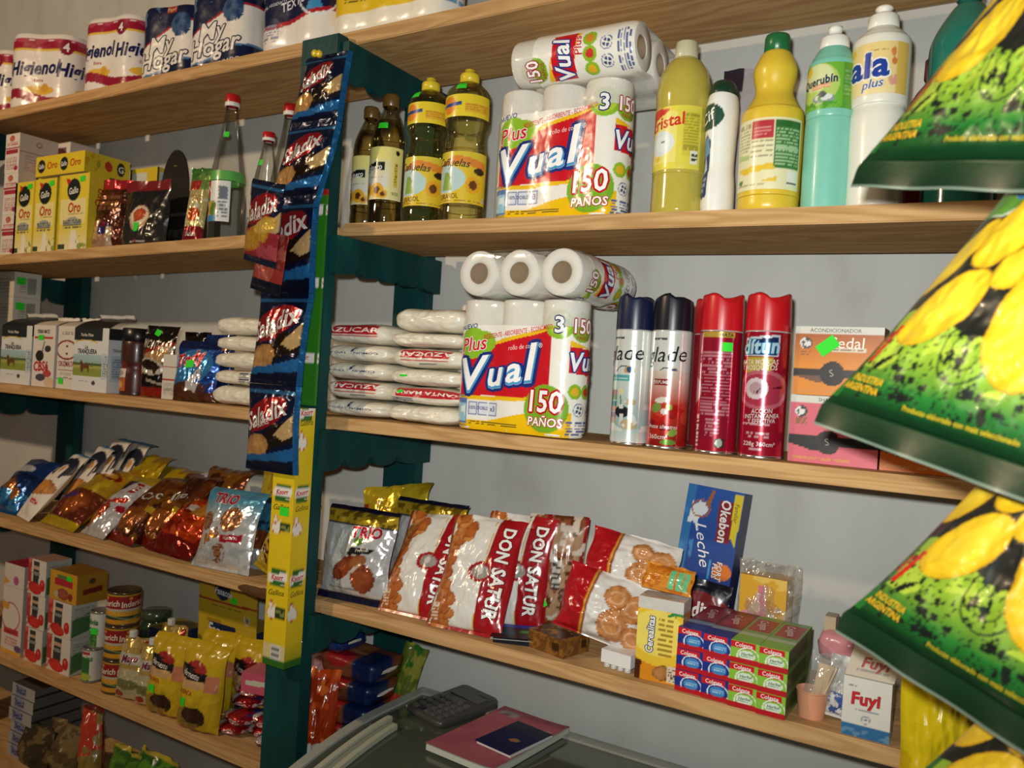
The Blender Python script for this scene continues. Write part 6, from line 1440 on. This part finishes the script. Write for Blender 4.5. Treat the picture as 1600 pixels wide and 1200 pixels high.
# red and blue packets heaped at the end of the shelf
def pkt(P):
    P.fill('#9a1c24'); P.R(.0, .0, .3, 1, '#23306e'); P.N(6, .55, '#c9c4c4', 4, (P.U < .35)); P.R(.45, .3, .8, .7, '#b82a2c'); P.T('Pep', .6, .5, .3, '#e0c4c0', 10, .2, .05); P.N(7, .6, '#2a3f86', 8, P.U > .7)
rnd = random.Random(21)
k = 0
LBL = ['at the front left of the heap', 'at the front edge of the shelf board', 'front right, against the teal post', 'low in the middle of the heap', 'on the second layer, left side', 'on the second layer, in the middle', 'on the second layer, by the post', 'on the third layer, left side', 'on the third layer, by the post', 'on the top left, with a pale patch', 'on the top right under the pink box', 'at the back left of the heap', 'at the back, against the teal post']
for lay, n in enumerate((4, 3, 3, 3)):
    for i in range(n):
        x = -.295 + .066 * i + .012 * (lay % 2); y = .035 + .03 * (lay // 2) + .01 * rnd.random() + (.03 if i == 1 else 0)
        z = .6212 + .0265 * lay
        loaf('powder_packet', 'red and blue packet ' + LBL[k], 'packet', x, y, z, .082, .10, .026, pkt if k != 9 else (lambda P: (pkt(P), P.R(.2, .6, .7, .75, '#cfa4a0'))), 'foil', 130 + k, nu=26, nv=34, rz=rnd.uniform(-16, 16), wr=1.0, group='red and blue packets heaped by the post', taper=.7)
        k += 1
carton('soap_box', 'pink box with a pale stripe lying on the red and blue packets', 'carton', -.262, -.165, .06, .07, .6212 + .107, .045, lambda P: (P.fill('#c4566c'), P.P([(.12, .38), (.12, .62), (.98, .70), (.98, .44)], '#c9c9b4'), ), '#b84a60', '#cf6a80', rz=math.radians(12))
for i, (x, y, z, lb) in enumerate(((-.255, .19, .66, 'dull pink soft packet at the wall behind the pink box, left one'), (-.175, .18, .69, 'dull pink soft packet behind the pink box, right one'), (-.22, .20, .715, 'brownish soft packet topmost behind the pink box'))):
    loaf('soft_packet', lb, 'packet', x, y, z, .10, .11, .06, lambda P: (P.fill('#8f5a5c'), P.N(6, .5, '#b08488', 3), P.N(7, .6, '#5f3a34', 6)), 'film', 150 + i, nu=26, nv=34, wr=1.3, rz=(-10, 14, 4)[i])
# things on the same board seen through the middle support
def orange(P):
    P.fill('#cf4a14'); P.N(5, .5, '#a83410', 3); P.N(6, .62, '#e8702a', 6); P.B(0, .26, '#d6d3cc'); P.B(0, .12, '#1c1f4a'); P.E(.2, .40, .07, .08, '#3fae3a')
bag('detergent_bag', 'orange and white bag with a green patch seen through the post frame', 'bag', -.045, .06, 'L5', .10, .20, .06, 4, 20, orange, 'film', '#a83410', seed=160, st=.1, belly=.3, wr=1.1, curl=.01)
for i in range(4):
    loaf('noodle_packet', 'flat brown and red packet, number %s from the bottom, seen through the post frame' % ('one', 'two', 'three', 'four')[i], 'packet', -.07 + .008 * i, .15, .6212 + .052 * i, .16, .12, .05, lambda P: (P.fill('#6a3a22'), P.E(.35, .62, .12, .12, '#8f1a20'), P.R(.62, .3, 1, .8, '#10224c'), P.N(5, .6, '#8a5a34', 3, P.U < .6), P.R(.0, .70, .6, .74, '#9a7a5a')), 'poly', 170 + i, nu=26, nv=34, n=7, wr=.3, taper=.15, group='brown and red packets behind the post')
bag('snack_bag', 'green and yellow striped bag standing against the rear teal post', 'snack bag', .012, .250, 'L5', .062, .225, .04, 6, 10, lambda P: (P.fill('#5a6a24'), P.N(5, .5, '#8a8a34', 3), P.N(6, .6, '#2f6a24', 6), P.E(.4, .4, .16, .08, '#b83a24'), P.E(.5, .3, .1, .06, '#4fc83a')), 'film', '#4a5a20', seed=180, roll=12)
loaf('noodle_packet', 'dark blue soft packet on the pile seen through the post frame', 'packet', -.105, .14, .83, .10, .10, .045, lambda P: P.fill('#14306e'), 'film', 181, nu=24, nv=30)

# ------------------------------------------------------------------ the lowest shelf, in shadow
def greybox(P):
    P.fill('#a9a9a6'); P.R(.15, .2, .6, .85, '#34386a'); P.N(9, .5, '#8a8fae', 3, (P.U > .15) & (P.U < .6))
for i in range(6):
    carton('match_box', '%s flat grey carton of the dim stack at the lower left corner' % ('lowest', 'second', 'third', 'fourth', 'fifth', 'topmost')[i], 'carton', -1.16 - .002 * (i % 2), -1.05, .03 + .003 * (i % 3), .14, .3358 + .0335 * i, .033, greybox, lambda P: (P.fill('#7a7a76'), P.B(.3, .45, '#2a2a2a')), '#4a4a4a', group='flat grey cartons stacked in the corner')
dim = (('olive brown bag on the lowest shelf, below the grey cartons', -1.02, .02, .16, .12, '#6a5a34', '#3a2f1c', 0), ('clear brown bag of dry goods on the lowest shelf', -.93, .04, .15, .14, '#5a4a30', '#7a6a44', 0), ('colourful red and yellow sachet hanging down over the lowest shelf', -.80, .05, .08, .20, '#8a7a3a', '#b83a24', 14),
       ('green bag on the lowest shelf, left of two', -.66, .03, .13, .15, '#4f7a1c', '#2f5a1a', 0), ('green bag with yellow edge on the lowest shelf, right of two', -.54, .03, .15, .17, '#4f8a1c', '#2a5a1c', 0), ('grey-white bag on the lowest shelf, under the polenta', -.40, .03, .12, .16, '#a9a49c', '#5a5464', 0), ('grey bag on the lowest shelf, rightmost in the shadow', -.28, .03, .12, .15, '#8a8a86', '#4a4450', 0))
for i, (lb, x, y, w_, h, c1_, c2_, ro) in enumerate(dim):
    bag('grocery_bag', lb, 'bag', x, y, 'L6', w_, h, .06, 10, 5 * (i % 3) - 5, (lambda a, b2: lambda P: (P.fill(a), P.N(4, .52, b2, i), P.B(.93, 1, '#b5a53a' if 'green' in lb else b2)))(c1_, c2_), 'film', c2_, seed=190 + i, roll=-ro, wr=1.1, nu=34, nv=40)

# ------------------------------------------------------------------ strips and boxes hung on the middle post
o = thing('snack_strip', 'long hanging strip of dark blue snack sachets pinned to the teal post', 'snack strip', (0, 0, 0))
edge = [((-.064, 2.097), (.045, 2.088)), ((-.089, 2.000), (.036, 1.990)), ((-.112, 1.895), (.022, 1.893)), ((-.142, 1.795), (-.012, 1.790)), ((-.142, 1.690), (-.006, 1.690)), ((-.136, 1.590), (-.002, 1.592)), ((-.130, 1.430), (.0, 1.430)), ((-.124, 1.262), (.008, 1.252))]
E_ = np.array(edge)
zz = E_[:, 0, 1]
def strip_xy(z):
    i = np.argsort(zz)
    return np.interp(z, zz[i], E_[i, 0, 0]), np.interp(z, zz[i], E_[i, 1, 0])
cuts = [2.092, 1.955, 1.805, 1.615, 1.430, 1.257]
def strip_sachet(ztop, zbot, seed, ytop=-.040, ybot=-.045):
    nu, nv = 44, 56
    U, V = np.meshgrid(np.linspace(-1, 1, nu), np.linspace(0, 1, nv))
    z = zbot + (ztop - zbot) * V
    xl, xr = strip_xy(z)
    s = np.sin(PI * np.clip((V - .06) / .88, 0, 1)) ** .7; c = np.maximum(1 - np.abs(U) ** 2.6, 0) ** .8
    n = fbm(U * 2.4 + seed, V * 3.4, seed) - .5; rd = np.abs(fbm(U * 4 + seed, V * 5, seed + 3) - .5)
    t = .018 * s * c * (1 + .6 * n - .45 * rd) + .0006
    x = (xl + xr) / 2 + U * (xr - xl) / 2 * (1 - .05 * s) 
    yb = ybot + (ytop - ybot) * V
    zz2 = z - .012 * U * np.ones_like(z) * 0 
    F = np.stack([x, yb - t, zz2], -1); B = np.stack([x, yb + t * .45, zz2], -1)
    mb = MB(); mb.sheet(F, .135, ztop - zbot, saladix_face); mb.grid(B[:, ::-1], '#1a5a9a')
    # pale blue side fold on the right
    a = mb.build('sachet', M['foil'], o)
    f = MB(); G = np.stack([F[:, -1], F[:, -1] + np.array([.006, .010, 0])], 1)
    f.grid(G, '#2f86c8'); f.grid(G[:, ::-1], '#2f86c8'); f.build('side_fold', M['foil'], a)
for i in range(5):
    strip_sachet(cuts[i] - .0005, cuts[i + 1] + .0005, 200 + i, (-.050, -.054, -.060, -.068, -.091)[i], (-.054, -.060, -.068, -.091, -.094)[i])
mb = MB(); mb.lathe(cr([(.002, 0), (.006, .001), (.0075, .004), (.006, .008), (0, .009)], 3), 14, '#d9b81e')
o2 = thing('push_pin', 'yellow push pin holding the top of the blue snack strip', 'push pin', (-.022, -.068, 2.088)); o2.rotation_euler = (PI / 2, 0, 0)
mb.build('head', M['plastic'], o2); mb = MB(); mb.lathe([(.0008, -.036), (.0009, 0)], 8, '#b9b9b4'); mb.build('needle', M['steel'], o2)
o3 = copy_tree(o2, (-.010, -.068, 2.085), None, 'second yellow push pin just right of the first on the snack strip'); o3.rotation_euler = (PI / 2, 0, 0)
def ham(P):
    saladix_face(P); P.R(0, .0, 1, .40, '#a8323a'); P.food(.4, .30, .34, .14, '#d9a83a', '#c06a2c', 20, 3); P.N(6, .55, '#c0525c', 4, P.V < .28); P.B(0, .08, '#1c2440'); P.food(.7, .48, .2, .1, '#e6c25a', '#d09a3a', 20, 5)
bag('snack_sachet', 'upper reddish snack sachet hung askew in front of the blue strip', 'sachet', -.085, -.125, 'L2', .118, .16, .028, -4, -10, ham, 'foil', '#7a1c24', seed=210, z=1.652, roll=12, st=.04, sb=.05)
bag('snack_sachet', 'lower reddish snack sachet sticking out below the askew one', 'sachet', -.078, -.112, 'L2', .105, .12, .022, -2, -8, lambda P: (P.fill('#a83a34'), P.E(.45, .45, .3, .3, '#b8564a'), P.ring(.3, .5, .12, .12, '#d09a90', .2), P.N(6, .6, '#c86a5c', 3), P.B(0, .2, '#151a2c')), 'foil', '#6a1c20', seed=211, z=1.598, roll=12, st=.04, sb=.06)
def knorr(side):
    def f(P):
        P.fill('#e3c41a'); P.grad(.0, '#8f9a1c', .10, '#e3c41a', (P.V < .10)); P.B(0, .025, '#2f6a1c'); P.R(0, .03, 1, .085, '#d9c890') if not side else None
        if not side: P.R(.35, .03, .8, .085, '#d6d6cc'); P.D(.38, .035, .76, .08, 10, '#6a6a62', 9, .5)
        for v0 in (.14, .47, .80):
            P.T('Gallina', .46 if not side else .5, v0 + .145, .022, '#3a3a14', 4, .3, .0, None, 0, 1.0 if not side else .8); P.R(.62, v0 + .172, .86, v0 + .186, '#c83a3c'); P.T('caldo', .74, v0 + .179, .008, '#f2e0d0', 0, 0, .03)
            P.E(.30, v0 + .065, .028, .026, '#c0503c'); P.E(.30, v0 + .065, .025, .023, '#efe9dc'); P.E(.24, v0 + .095, .012, .016, '#c0503c'); P.E(.24, v0 + .094, .009, .013, '#efe9dc'); P.P([(.38, v0 + .07), (.48, v0 + .105), (.44, v0 + .06)], '#efe9dc')
            if not side: P.R(.46, v0 + .05, .92, v0 + .085, '#2c3a1a'); P.D(.5, v0 + .055, .88, v0 + .08, 2, '#8a8f4a', 3)
        for v0 in (.345, .675, .985):
            P.B(v0 - .055 + 0 * P.U, v0 + .03 + 0 * P.U, '#e3c41a'); P.P([(.15, v0 - .035), (.2, v0 + .03), (.85, v0 + .03), (.8, v0 - .035)], '#2f6a24'); P.P([(.05, v0 - .022), (.07, v0 + .010), (.93, v0 + .018), (.9, v0 - .012)], '#efe9e2'); P.T('Knorr', .48, v0 - .001, .019, '#c8262c', 5, .25, .06, None, 0, .9)
    return f
o, f, r, tp = carton('display_box', 'tall yellow cardboard dispenser with hen pictures hung on the teal post', 'box', -.062, -.002, -.078, .046, .872, .515, knorr(False), knorr(True), '#d9b81a')
sticker(o, f, .62, .60, .024, .017, 0)
def knorg(P):
    P.fill('#2f7a1c'); P.B(.97, 1, '#a8241c')
    for v0 in (.2, .55, .88): P.R(.1, v0, .9, v0 + .045, '#efe6e2'); P.T('Knorr', .5, v0 + .022, .022, '#c8262c', 0, .2, .05, None, 0, .7)
carton('display_box', 'narrow green dispenser box behind the blue snack strip on the post', 'box', -.070, -.002, -.0375, .007, 1.392, .435, knorg, knorg, '#8a241c')
o = thing('wall_nail', 'small pale nail head in the teal post by the yellow box foot', 'nail', (-.004, -.031, .915)); o.rotation_euler = (PI / 2, 0, 0)
mb = MB(); mb.lathe(cr([(.001, -.002), (.0045, 0), (.004, .003), (0, .004)], 3), 14, '#c9cfd2'); mb.build('head', M['steel'], o)

# ------------------------------------------------------------------ chip bags hanging close on the right
er = np.array((.821, -.534, -.200)); er /= np.linalg.norm(er)
nn = np.array((-.50, -.83, .16)); nn -= er * (nn @ er); nn /= np.linalg.norm(nn)
eu_ = np.cross(nn, er); eu_ = eu_ if eu_[2] > 0 else -eu_
def chips(P):
    P.fill('#8aa82c'); P.grad(.0, '#062412', .11, '#083016'); P.grad(.11, '#083016', .18, '#1f6a26', (P.V >= .11) & (P.V < .18)); P.grad(.18, '#1f6a26', .28, '#86a62e', (P.V >= .18) & (P.V < .28)); P.grad(.28, '#86a62e', .5, '#93b034', (P.V >= .28) & (P.V < .5))
    P.R(0, .11, .04, .5, '#1f6a26'); P.B(0, .008, '#6a7a6c'); P.ring(.52, .33, .10, .10, '#24341f', .07); P.ring(.52, .33, .06, .06, '#24341f', .1)
    up = (P.V > .125) & (P.V < .5)
    P.N(38, .645, '#121a14', 4, up); P.N(70, .69, '#16241a', 9, up & (P.V < .36)); P.N(9, .60, '#a6bc3c', 12, (P.V > .2) & (P.V < .45) & (P.C[..., 1] > .25))
    P.m((P.V > .40 + .03 * np.sin(P.U * 9)) & (P.V < .80), '#1d1e1a'); P.B(.79, 1, '#b4c4ac'); P.E(.10, .82, .30, .10, '#c4d0bc'); P.P([(.0, .72), (.0, .80), (.3, .78), (.2, .73)], '#5a8a34')
    def chip(cu, cv, ru, rv, a):
        P.E(cu, cv, ru * 1.03, rv * 1.03, '#b0821a', a); P.E(cu, cv, ru, rv, '#d6ac1c', a); P.E(cu + .008, cv + .008, ru * .93, rv * .92, '#deb824', a); P.E(cu + .02, cv + .015, ru * .6, rv * .55, '#e6c430', a)
    chip(.10, .59, .15, .064, 52); chip(.38, .71, .165, .108, 50); chip(.27, .435, .165, .098, 35); chip(.72, .43, .135, .18, 8); chip(.76, .715, .16, .11, -30); chip(1.0, .5, .12, .17, 10); chip(.52, .575, .085, .06, 25); chip(.985, .735, .1, .09, 0)
    P.P([(.035, .24), (.075, .37), (.105, .37), (.065, .24)], '#c0241a'); P.P([(.02, .27), (.035, .34), (.05, .34), (.035, .27)], '#c0241a')
    P.T('INDUSTRIA', .135, .185, .022, '#d9a822', 0, .1, .06, None, 0, .9); P.T('ARGENTINA', .125, .155, .022, '#d9a822', 0, .1, .06, None, 0, .9); P.T('Producto elaborado con maiz seleccionado', .60, .135, .016, '#b8a022', 0, .15, .05, None, 0, .9)
    P.T('G', .22, .845, .10, '#e0a82a', 0, .1, .09, '#2a6fb0', .2); P.T('igante', .52, .845, .085, '#e0a82a', 0, .1, .08, '#2a6fb0', .16)
def chip_bag(label, BL, seed, h=.30, w_=.245):
    nu, nv = 150, 190
    U, V = np.meshgrid(np.linspace(0, 1, nu), np.linspace(0, 1, nv)); u2 = U * 2 - 1
    vv = np.clip((V - .085) / .87, 0, 1)
    s = np.maximum(np.sin(PI * vv ** .8), 0) ** .6; c = np.maximum(1 - np.abs(u2) ** 2.4, 0) ** .8
    n = fbm(U * 4 + seed, V * 5, seed) - .5; rd = np.abs(fbm(U * 6 + seed, V * 7, seed + 3) - .5)
    t = .028 * s * c * (1 + .3 * n - .45 * rd)
    # ribs of the crimped bottom seal
    crimp = .0007 * np.sin(V * 2 * PI * 95) * (V < .085) + .0022 * np.sin(U * 17 + seed) * np.exp(-V * 14)
    hw = .5 - .30 * np.clip(V - .07, 0, 1) ** .8 - .012 * s
    x = .5 + u2 * hw + .14 * np.clip(V - .05, 0, 1)
    P3 = np.array(BL)[None, None, :] - nn * (.045 * np.clip(V - .12, 0, 1))[..., None]
    F = P3 + er * (x * w_)[..., None] + eu_ * (V * h)[..., None] + nn * (t + crimp)[..., None]
    B = P3 + er * (x * w_)[..., None] + eu_ * (V * h)[..., None] - nn * (t * .8 - crimp + .0004)[..., None]
    org = np.array(BL) + er * w_ * .5 + eu_ * h
    jb = int(.085 * nv)
    tmp = MB(); sh = tmp.sheet(F, w_, h, chips); Cf = tmp.c[0].reshape(nv, nu, 4)
    mb = MB(); mb.grid(F[jb:], Cf[jb:]); mb.grid(B[jb:, ::-1], '#8aa07a')
    for i in range(1, len(tmp.v)): mb.tris(tmp.v[i], tmp.t[i - 1] - sum(len(a_) for a_ in tmp.v[:i]), '#000000'); mb.c[-1] = tmp.c[i]
    T = Matrix.Translation(-Vector(org))
    o = mb.build('chip_bag', M['chipfilm'], None, T); o.location = org
    tag(o, label, 'chip bag', 'green chip bags hanging in a column')
    b = MB(); b.grid(F[:jb + 1], Cf[:jb + 1]); b.grid(B[:jb + 1, ::-1], '#0f4a24'); b.build('bottom_seal', M['chipfilm'], o, T)
    return o
cb = [(1.047, -.406, 1.675), (1.024, -.421, 1.446), (1.047, -.409, 1.246), (1.062, -.400, 1.045)]
for i, lb in enumerate(('topmost green chip bag, only its dark foot and one chip in view', 'middle green chip bag, the largest one in view', 'third green chip bag down, over the end of the toothpaste shelf', 'lowest green chip bag, cut off by the bottom picture edge')):
    chip_bag(lb, np.array(cb[i]) - nn * .010 * i, 220 + i)
o = thing('hanging_strip', 'thin cord strip the green chip bags hang from, out of the picture', 'cord', tuple(np.array(cb[0]) + er * .1225 + eu_ * .3 - nn * .05))
mb = MB(); mb.box(-.012, .012, -.001, .001, -.95, .9, '#c9c6ba'); mb.build('strip', M['plastic'], o)
yfo = lambda P: (P.fill('#d6bc14'), P.N(4, .62, '#c2a410', 3))
bag('snack_bag', 'plain yellow foil bag hanging at the right end of the toothpaste shelf', 'snack bag', 1.135, -.06, 'R4', .095, .22, .04, 0, 10, yfo, 'film', '#c2a410', seed=231, z=.93, wr=1.0)
bag('snack_bag', 'small folded yellow foil bag just right of the hanging yellow one', 'snack bag', 1.215, -.03, 'R4', .07, .09, .03, -8, 20, yfo, 'film', '#c2a410', seed=232, z=1.01, wr=1.4, roll=20)

# ------------------------------------------------------------------ chest freezer with calculator and notebooks
o = thing('chest_freezer', 'grey chest freezer with curved glass top under the shelves', 'freezer', (.0, 0, 0))
def ztop(y): return .742 - .42 * np.clip(.13 - y, 0, 1) ** 1.75
ys = np.linspace(.30, -.46, 30); X0, X1 = .062, 1.30
def rim_strip(xa, xb, ya, yb, z0, z1, name, col, m):
    yy = np.linspace(ya, yb, 30)
    mb = MB()
    T = np.stack([np.stack([np.full_like(yy, x), yy, ztop(yy) + z1], -1) for x in (xa, xb)])
    Bm = np.stack([np.stack([np.full_like(yy, x), yy, ztop(yy) + z0], -1) for x in (xa, xb)])
    fl = 1 if yb < ya else -1
    mb.grid(T[:, ::-fl] if False else np.transpose(T, (1, 0, 2))[::-1], col)
    mb.grid(np.stack([Bm[0], T[0]]), col); mb.grid(np.stack([Bm[1], T[1]])[:, ::-1], col)
    for j in (0, -1):
        mb.grid(np.array([[Bm[0, j], Bm[1, j]], [T[0, j], T[1, j]]]), col)
    return mb.build(name, M[m], o)
rim_strip(X0, X0 + .022, .30, -.46, -.05, .004, 'side_frame', '#a9aca4', 'plastic')
rim_strip(X1 - .022, X1, .30, -.46, -.05, .004, 'side_frame', '#a9aca4', 'plastic')
rim_strip(X0 + .022, X1 - .022, .30, .272, -.05, .004, 'rear_frame', '#9a9d95', 'plastic')
rim_strip(X0 + .022, X1 - .022, .272, -.46, -.006, -.001, 'glass_lid', '#4f554c', 'glasstop')
h1 = rim_strip(X0 + .050, X0 + .062, .115, -.44, .0, .010, 'lid_rail', '#b9bba6', 'plastic')
rim_strip(X0 + .062, X0 + .082, .105, -.44, -.001, .004, 'lid_handle', '#8f9286', 'plastic')
rim_strip(X0 + .082, X0 + .094, .092, -.44, .0, .010, 'lid_rail', '#b9bba6', 'plastic')
mb = MB(); mb.box(X0, X1, -.46, .30, 0, .48, '#b5b8b2'); mb.box(X0 + .01, X1 - .01, -.30, .30, .48, .68, '#6a6f68'); mb.build('cabinet', M['plastic'], o)
# calculator
zc = float(ztop(np.array([.24]))[0]) + .0005
o = thing('calculator', 'dark grey desk calculator on the freezer glass', 'calculator', (.190, .24, zc), math.radians(-14))
mb = MB()
def rbox(w_, d, z0, z1, col, bev=.012):
    a = []
    for cx_, cy_, st_ in ((1, 1, 0), (-1, 1, 90), (-1, -1, 180), (1, -1, 270)):
        for k in np.linspace(0, 90, 6): a.append((cx_ * (w_ / 2 - bev) + bev * math.cos(math.radians(st_ + k)), cy_ * (d / 2 - bev) + bev * math.sin(math.radians(st_ + k))))
    a = np.array(a + [a[0]])
    sl = lambda y: .004 + .010 * (y + d / 2) / d
    L = [np.stack([a[:, 0] * k, a[:, 1] * k, z0 + (z1 - z0) * t + sl(a[:, 1] * k) * t], -1) for k, t in ((.96, 0), (1, .2), (1, .8), (.965, 1), (0, 1))]
    return np.stack(L)
mb.grid(rbox(.116, .172, 0, .009, None), '#4a4846'); mb.build('case', M['plastic'], o)
def cz_(y): return .009 + .004 + .010 * (y + .086) / .172
mb = MB(); mb.quadface((-.045, .030, cz_(.03) + .001), (.09, 0, 0), (0, .028, .0017), 8, 8, '#1c1512'); mb.quadface((-.045, .030, cz_(.03) - .002), (.09, 0, 0), (0, 0, .003), 2, 2, '#23201e'); mb.build('display', M['glasstop'], o)
mb = MB(); mb.quadface((.005, .067, cz_(.067) + .001), (.035, 0, 0), (0, .010, .0006), 4, 4, '#120f10'); mb.build('solar_panel', M['glasstop'], o)
for i in range(5):
    for j in range(5):
        kb = MB(); kb.box(-.0065, .0065, -.005, .005, -.001, .004, '#5a5856' if (i, j) != (1, 0) else '#2a2440')
        kb.build('key', M['plastic'], o, Matrix.Translation((-.040 + .020 * i, -.070 + .0185 * j, cz_(-.07 + .0185 * j))))
# notebook and small book
zn = float(ztop(np.array([.18]))[0]) + .0008
o = thing('notebook', 'pink covered notebook lying on the freezer glass right of the calculator', 'notebook', (.352, .172, zn), math.radians(-5))
mb = MB(); mb.box(-.082, .083, -.128, .129, 0, .011, '#c9ccbe'); mb.build('pages', M['matte'], o)
def nb(P):
    P.fill('#b0626e'); P.N(3, .6, '#a8586a', 3); P.R(.10, .84, .34, .93, '#b0a0a0'); P.D(.14, .86, .3, .91, 2, '#7a6a70', 3); P.D(.40, .84, .62, .855, 1, '#c48a92', 5); P.D(.62, .78, .94, .81, 1, '#c9a9a9', 4)
mb = MB(); u = np.linspace(0, 1, 20)[None, :]; v = np.linspace(0, 1, 24)[:, None]
G = np.stack([-.0835 + .167 * u + 0 * v, -.130 + .26 * v + 0 * u, .0118 + .004 * (u ** 6) + .003 * ((1 - v) ** 5) + 0 * u], -1)
mb.sheet(G, .167, .26, nb); G2 = G.copy(); G2[..., 2] -= .0006; mb.grid(G2[:, ::-1], '#c9b4b4'); mb.build('cover', M['matte'], o)
o = thing('booklet', 'small dark blue passport-like booklet on the pink notebook', 'booklet', (.390, .165, zn + .0165), math.radians(-9))
mb = MB(); mb.box(-.040, .046, -.066, .064, 0, .004, '#d0d0cc'); mb.build('pages', M['matte'], o)
mb = MB(); mb.box(-.045, .043, -.066, .066, .004, .0056, '#14184a'); mb.quadface((-.045, -.066, .0057), (.088, 0, 0), (0, .132, 0), 30, 40, lambda P: (P.fill('#161a4c'), P.R(0, .70, 1, 1, '#1f2440'), P.E(.62, .42, .08, .06, '#a8744a', 30), P.R(.3, .03, .5, .05, '#8a8aa0'))); mb.build('cover', M['carton'], o)
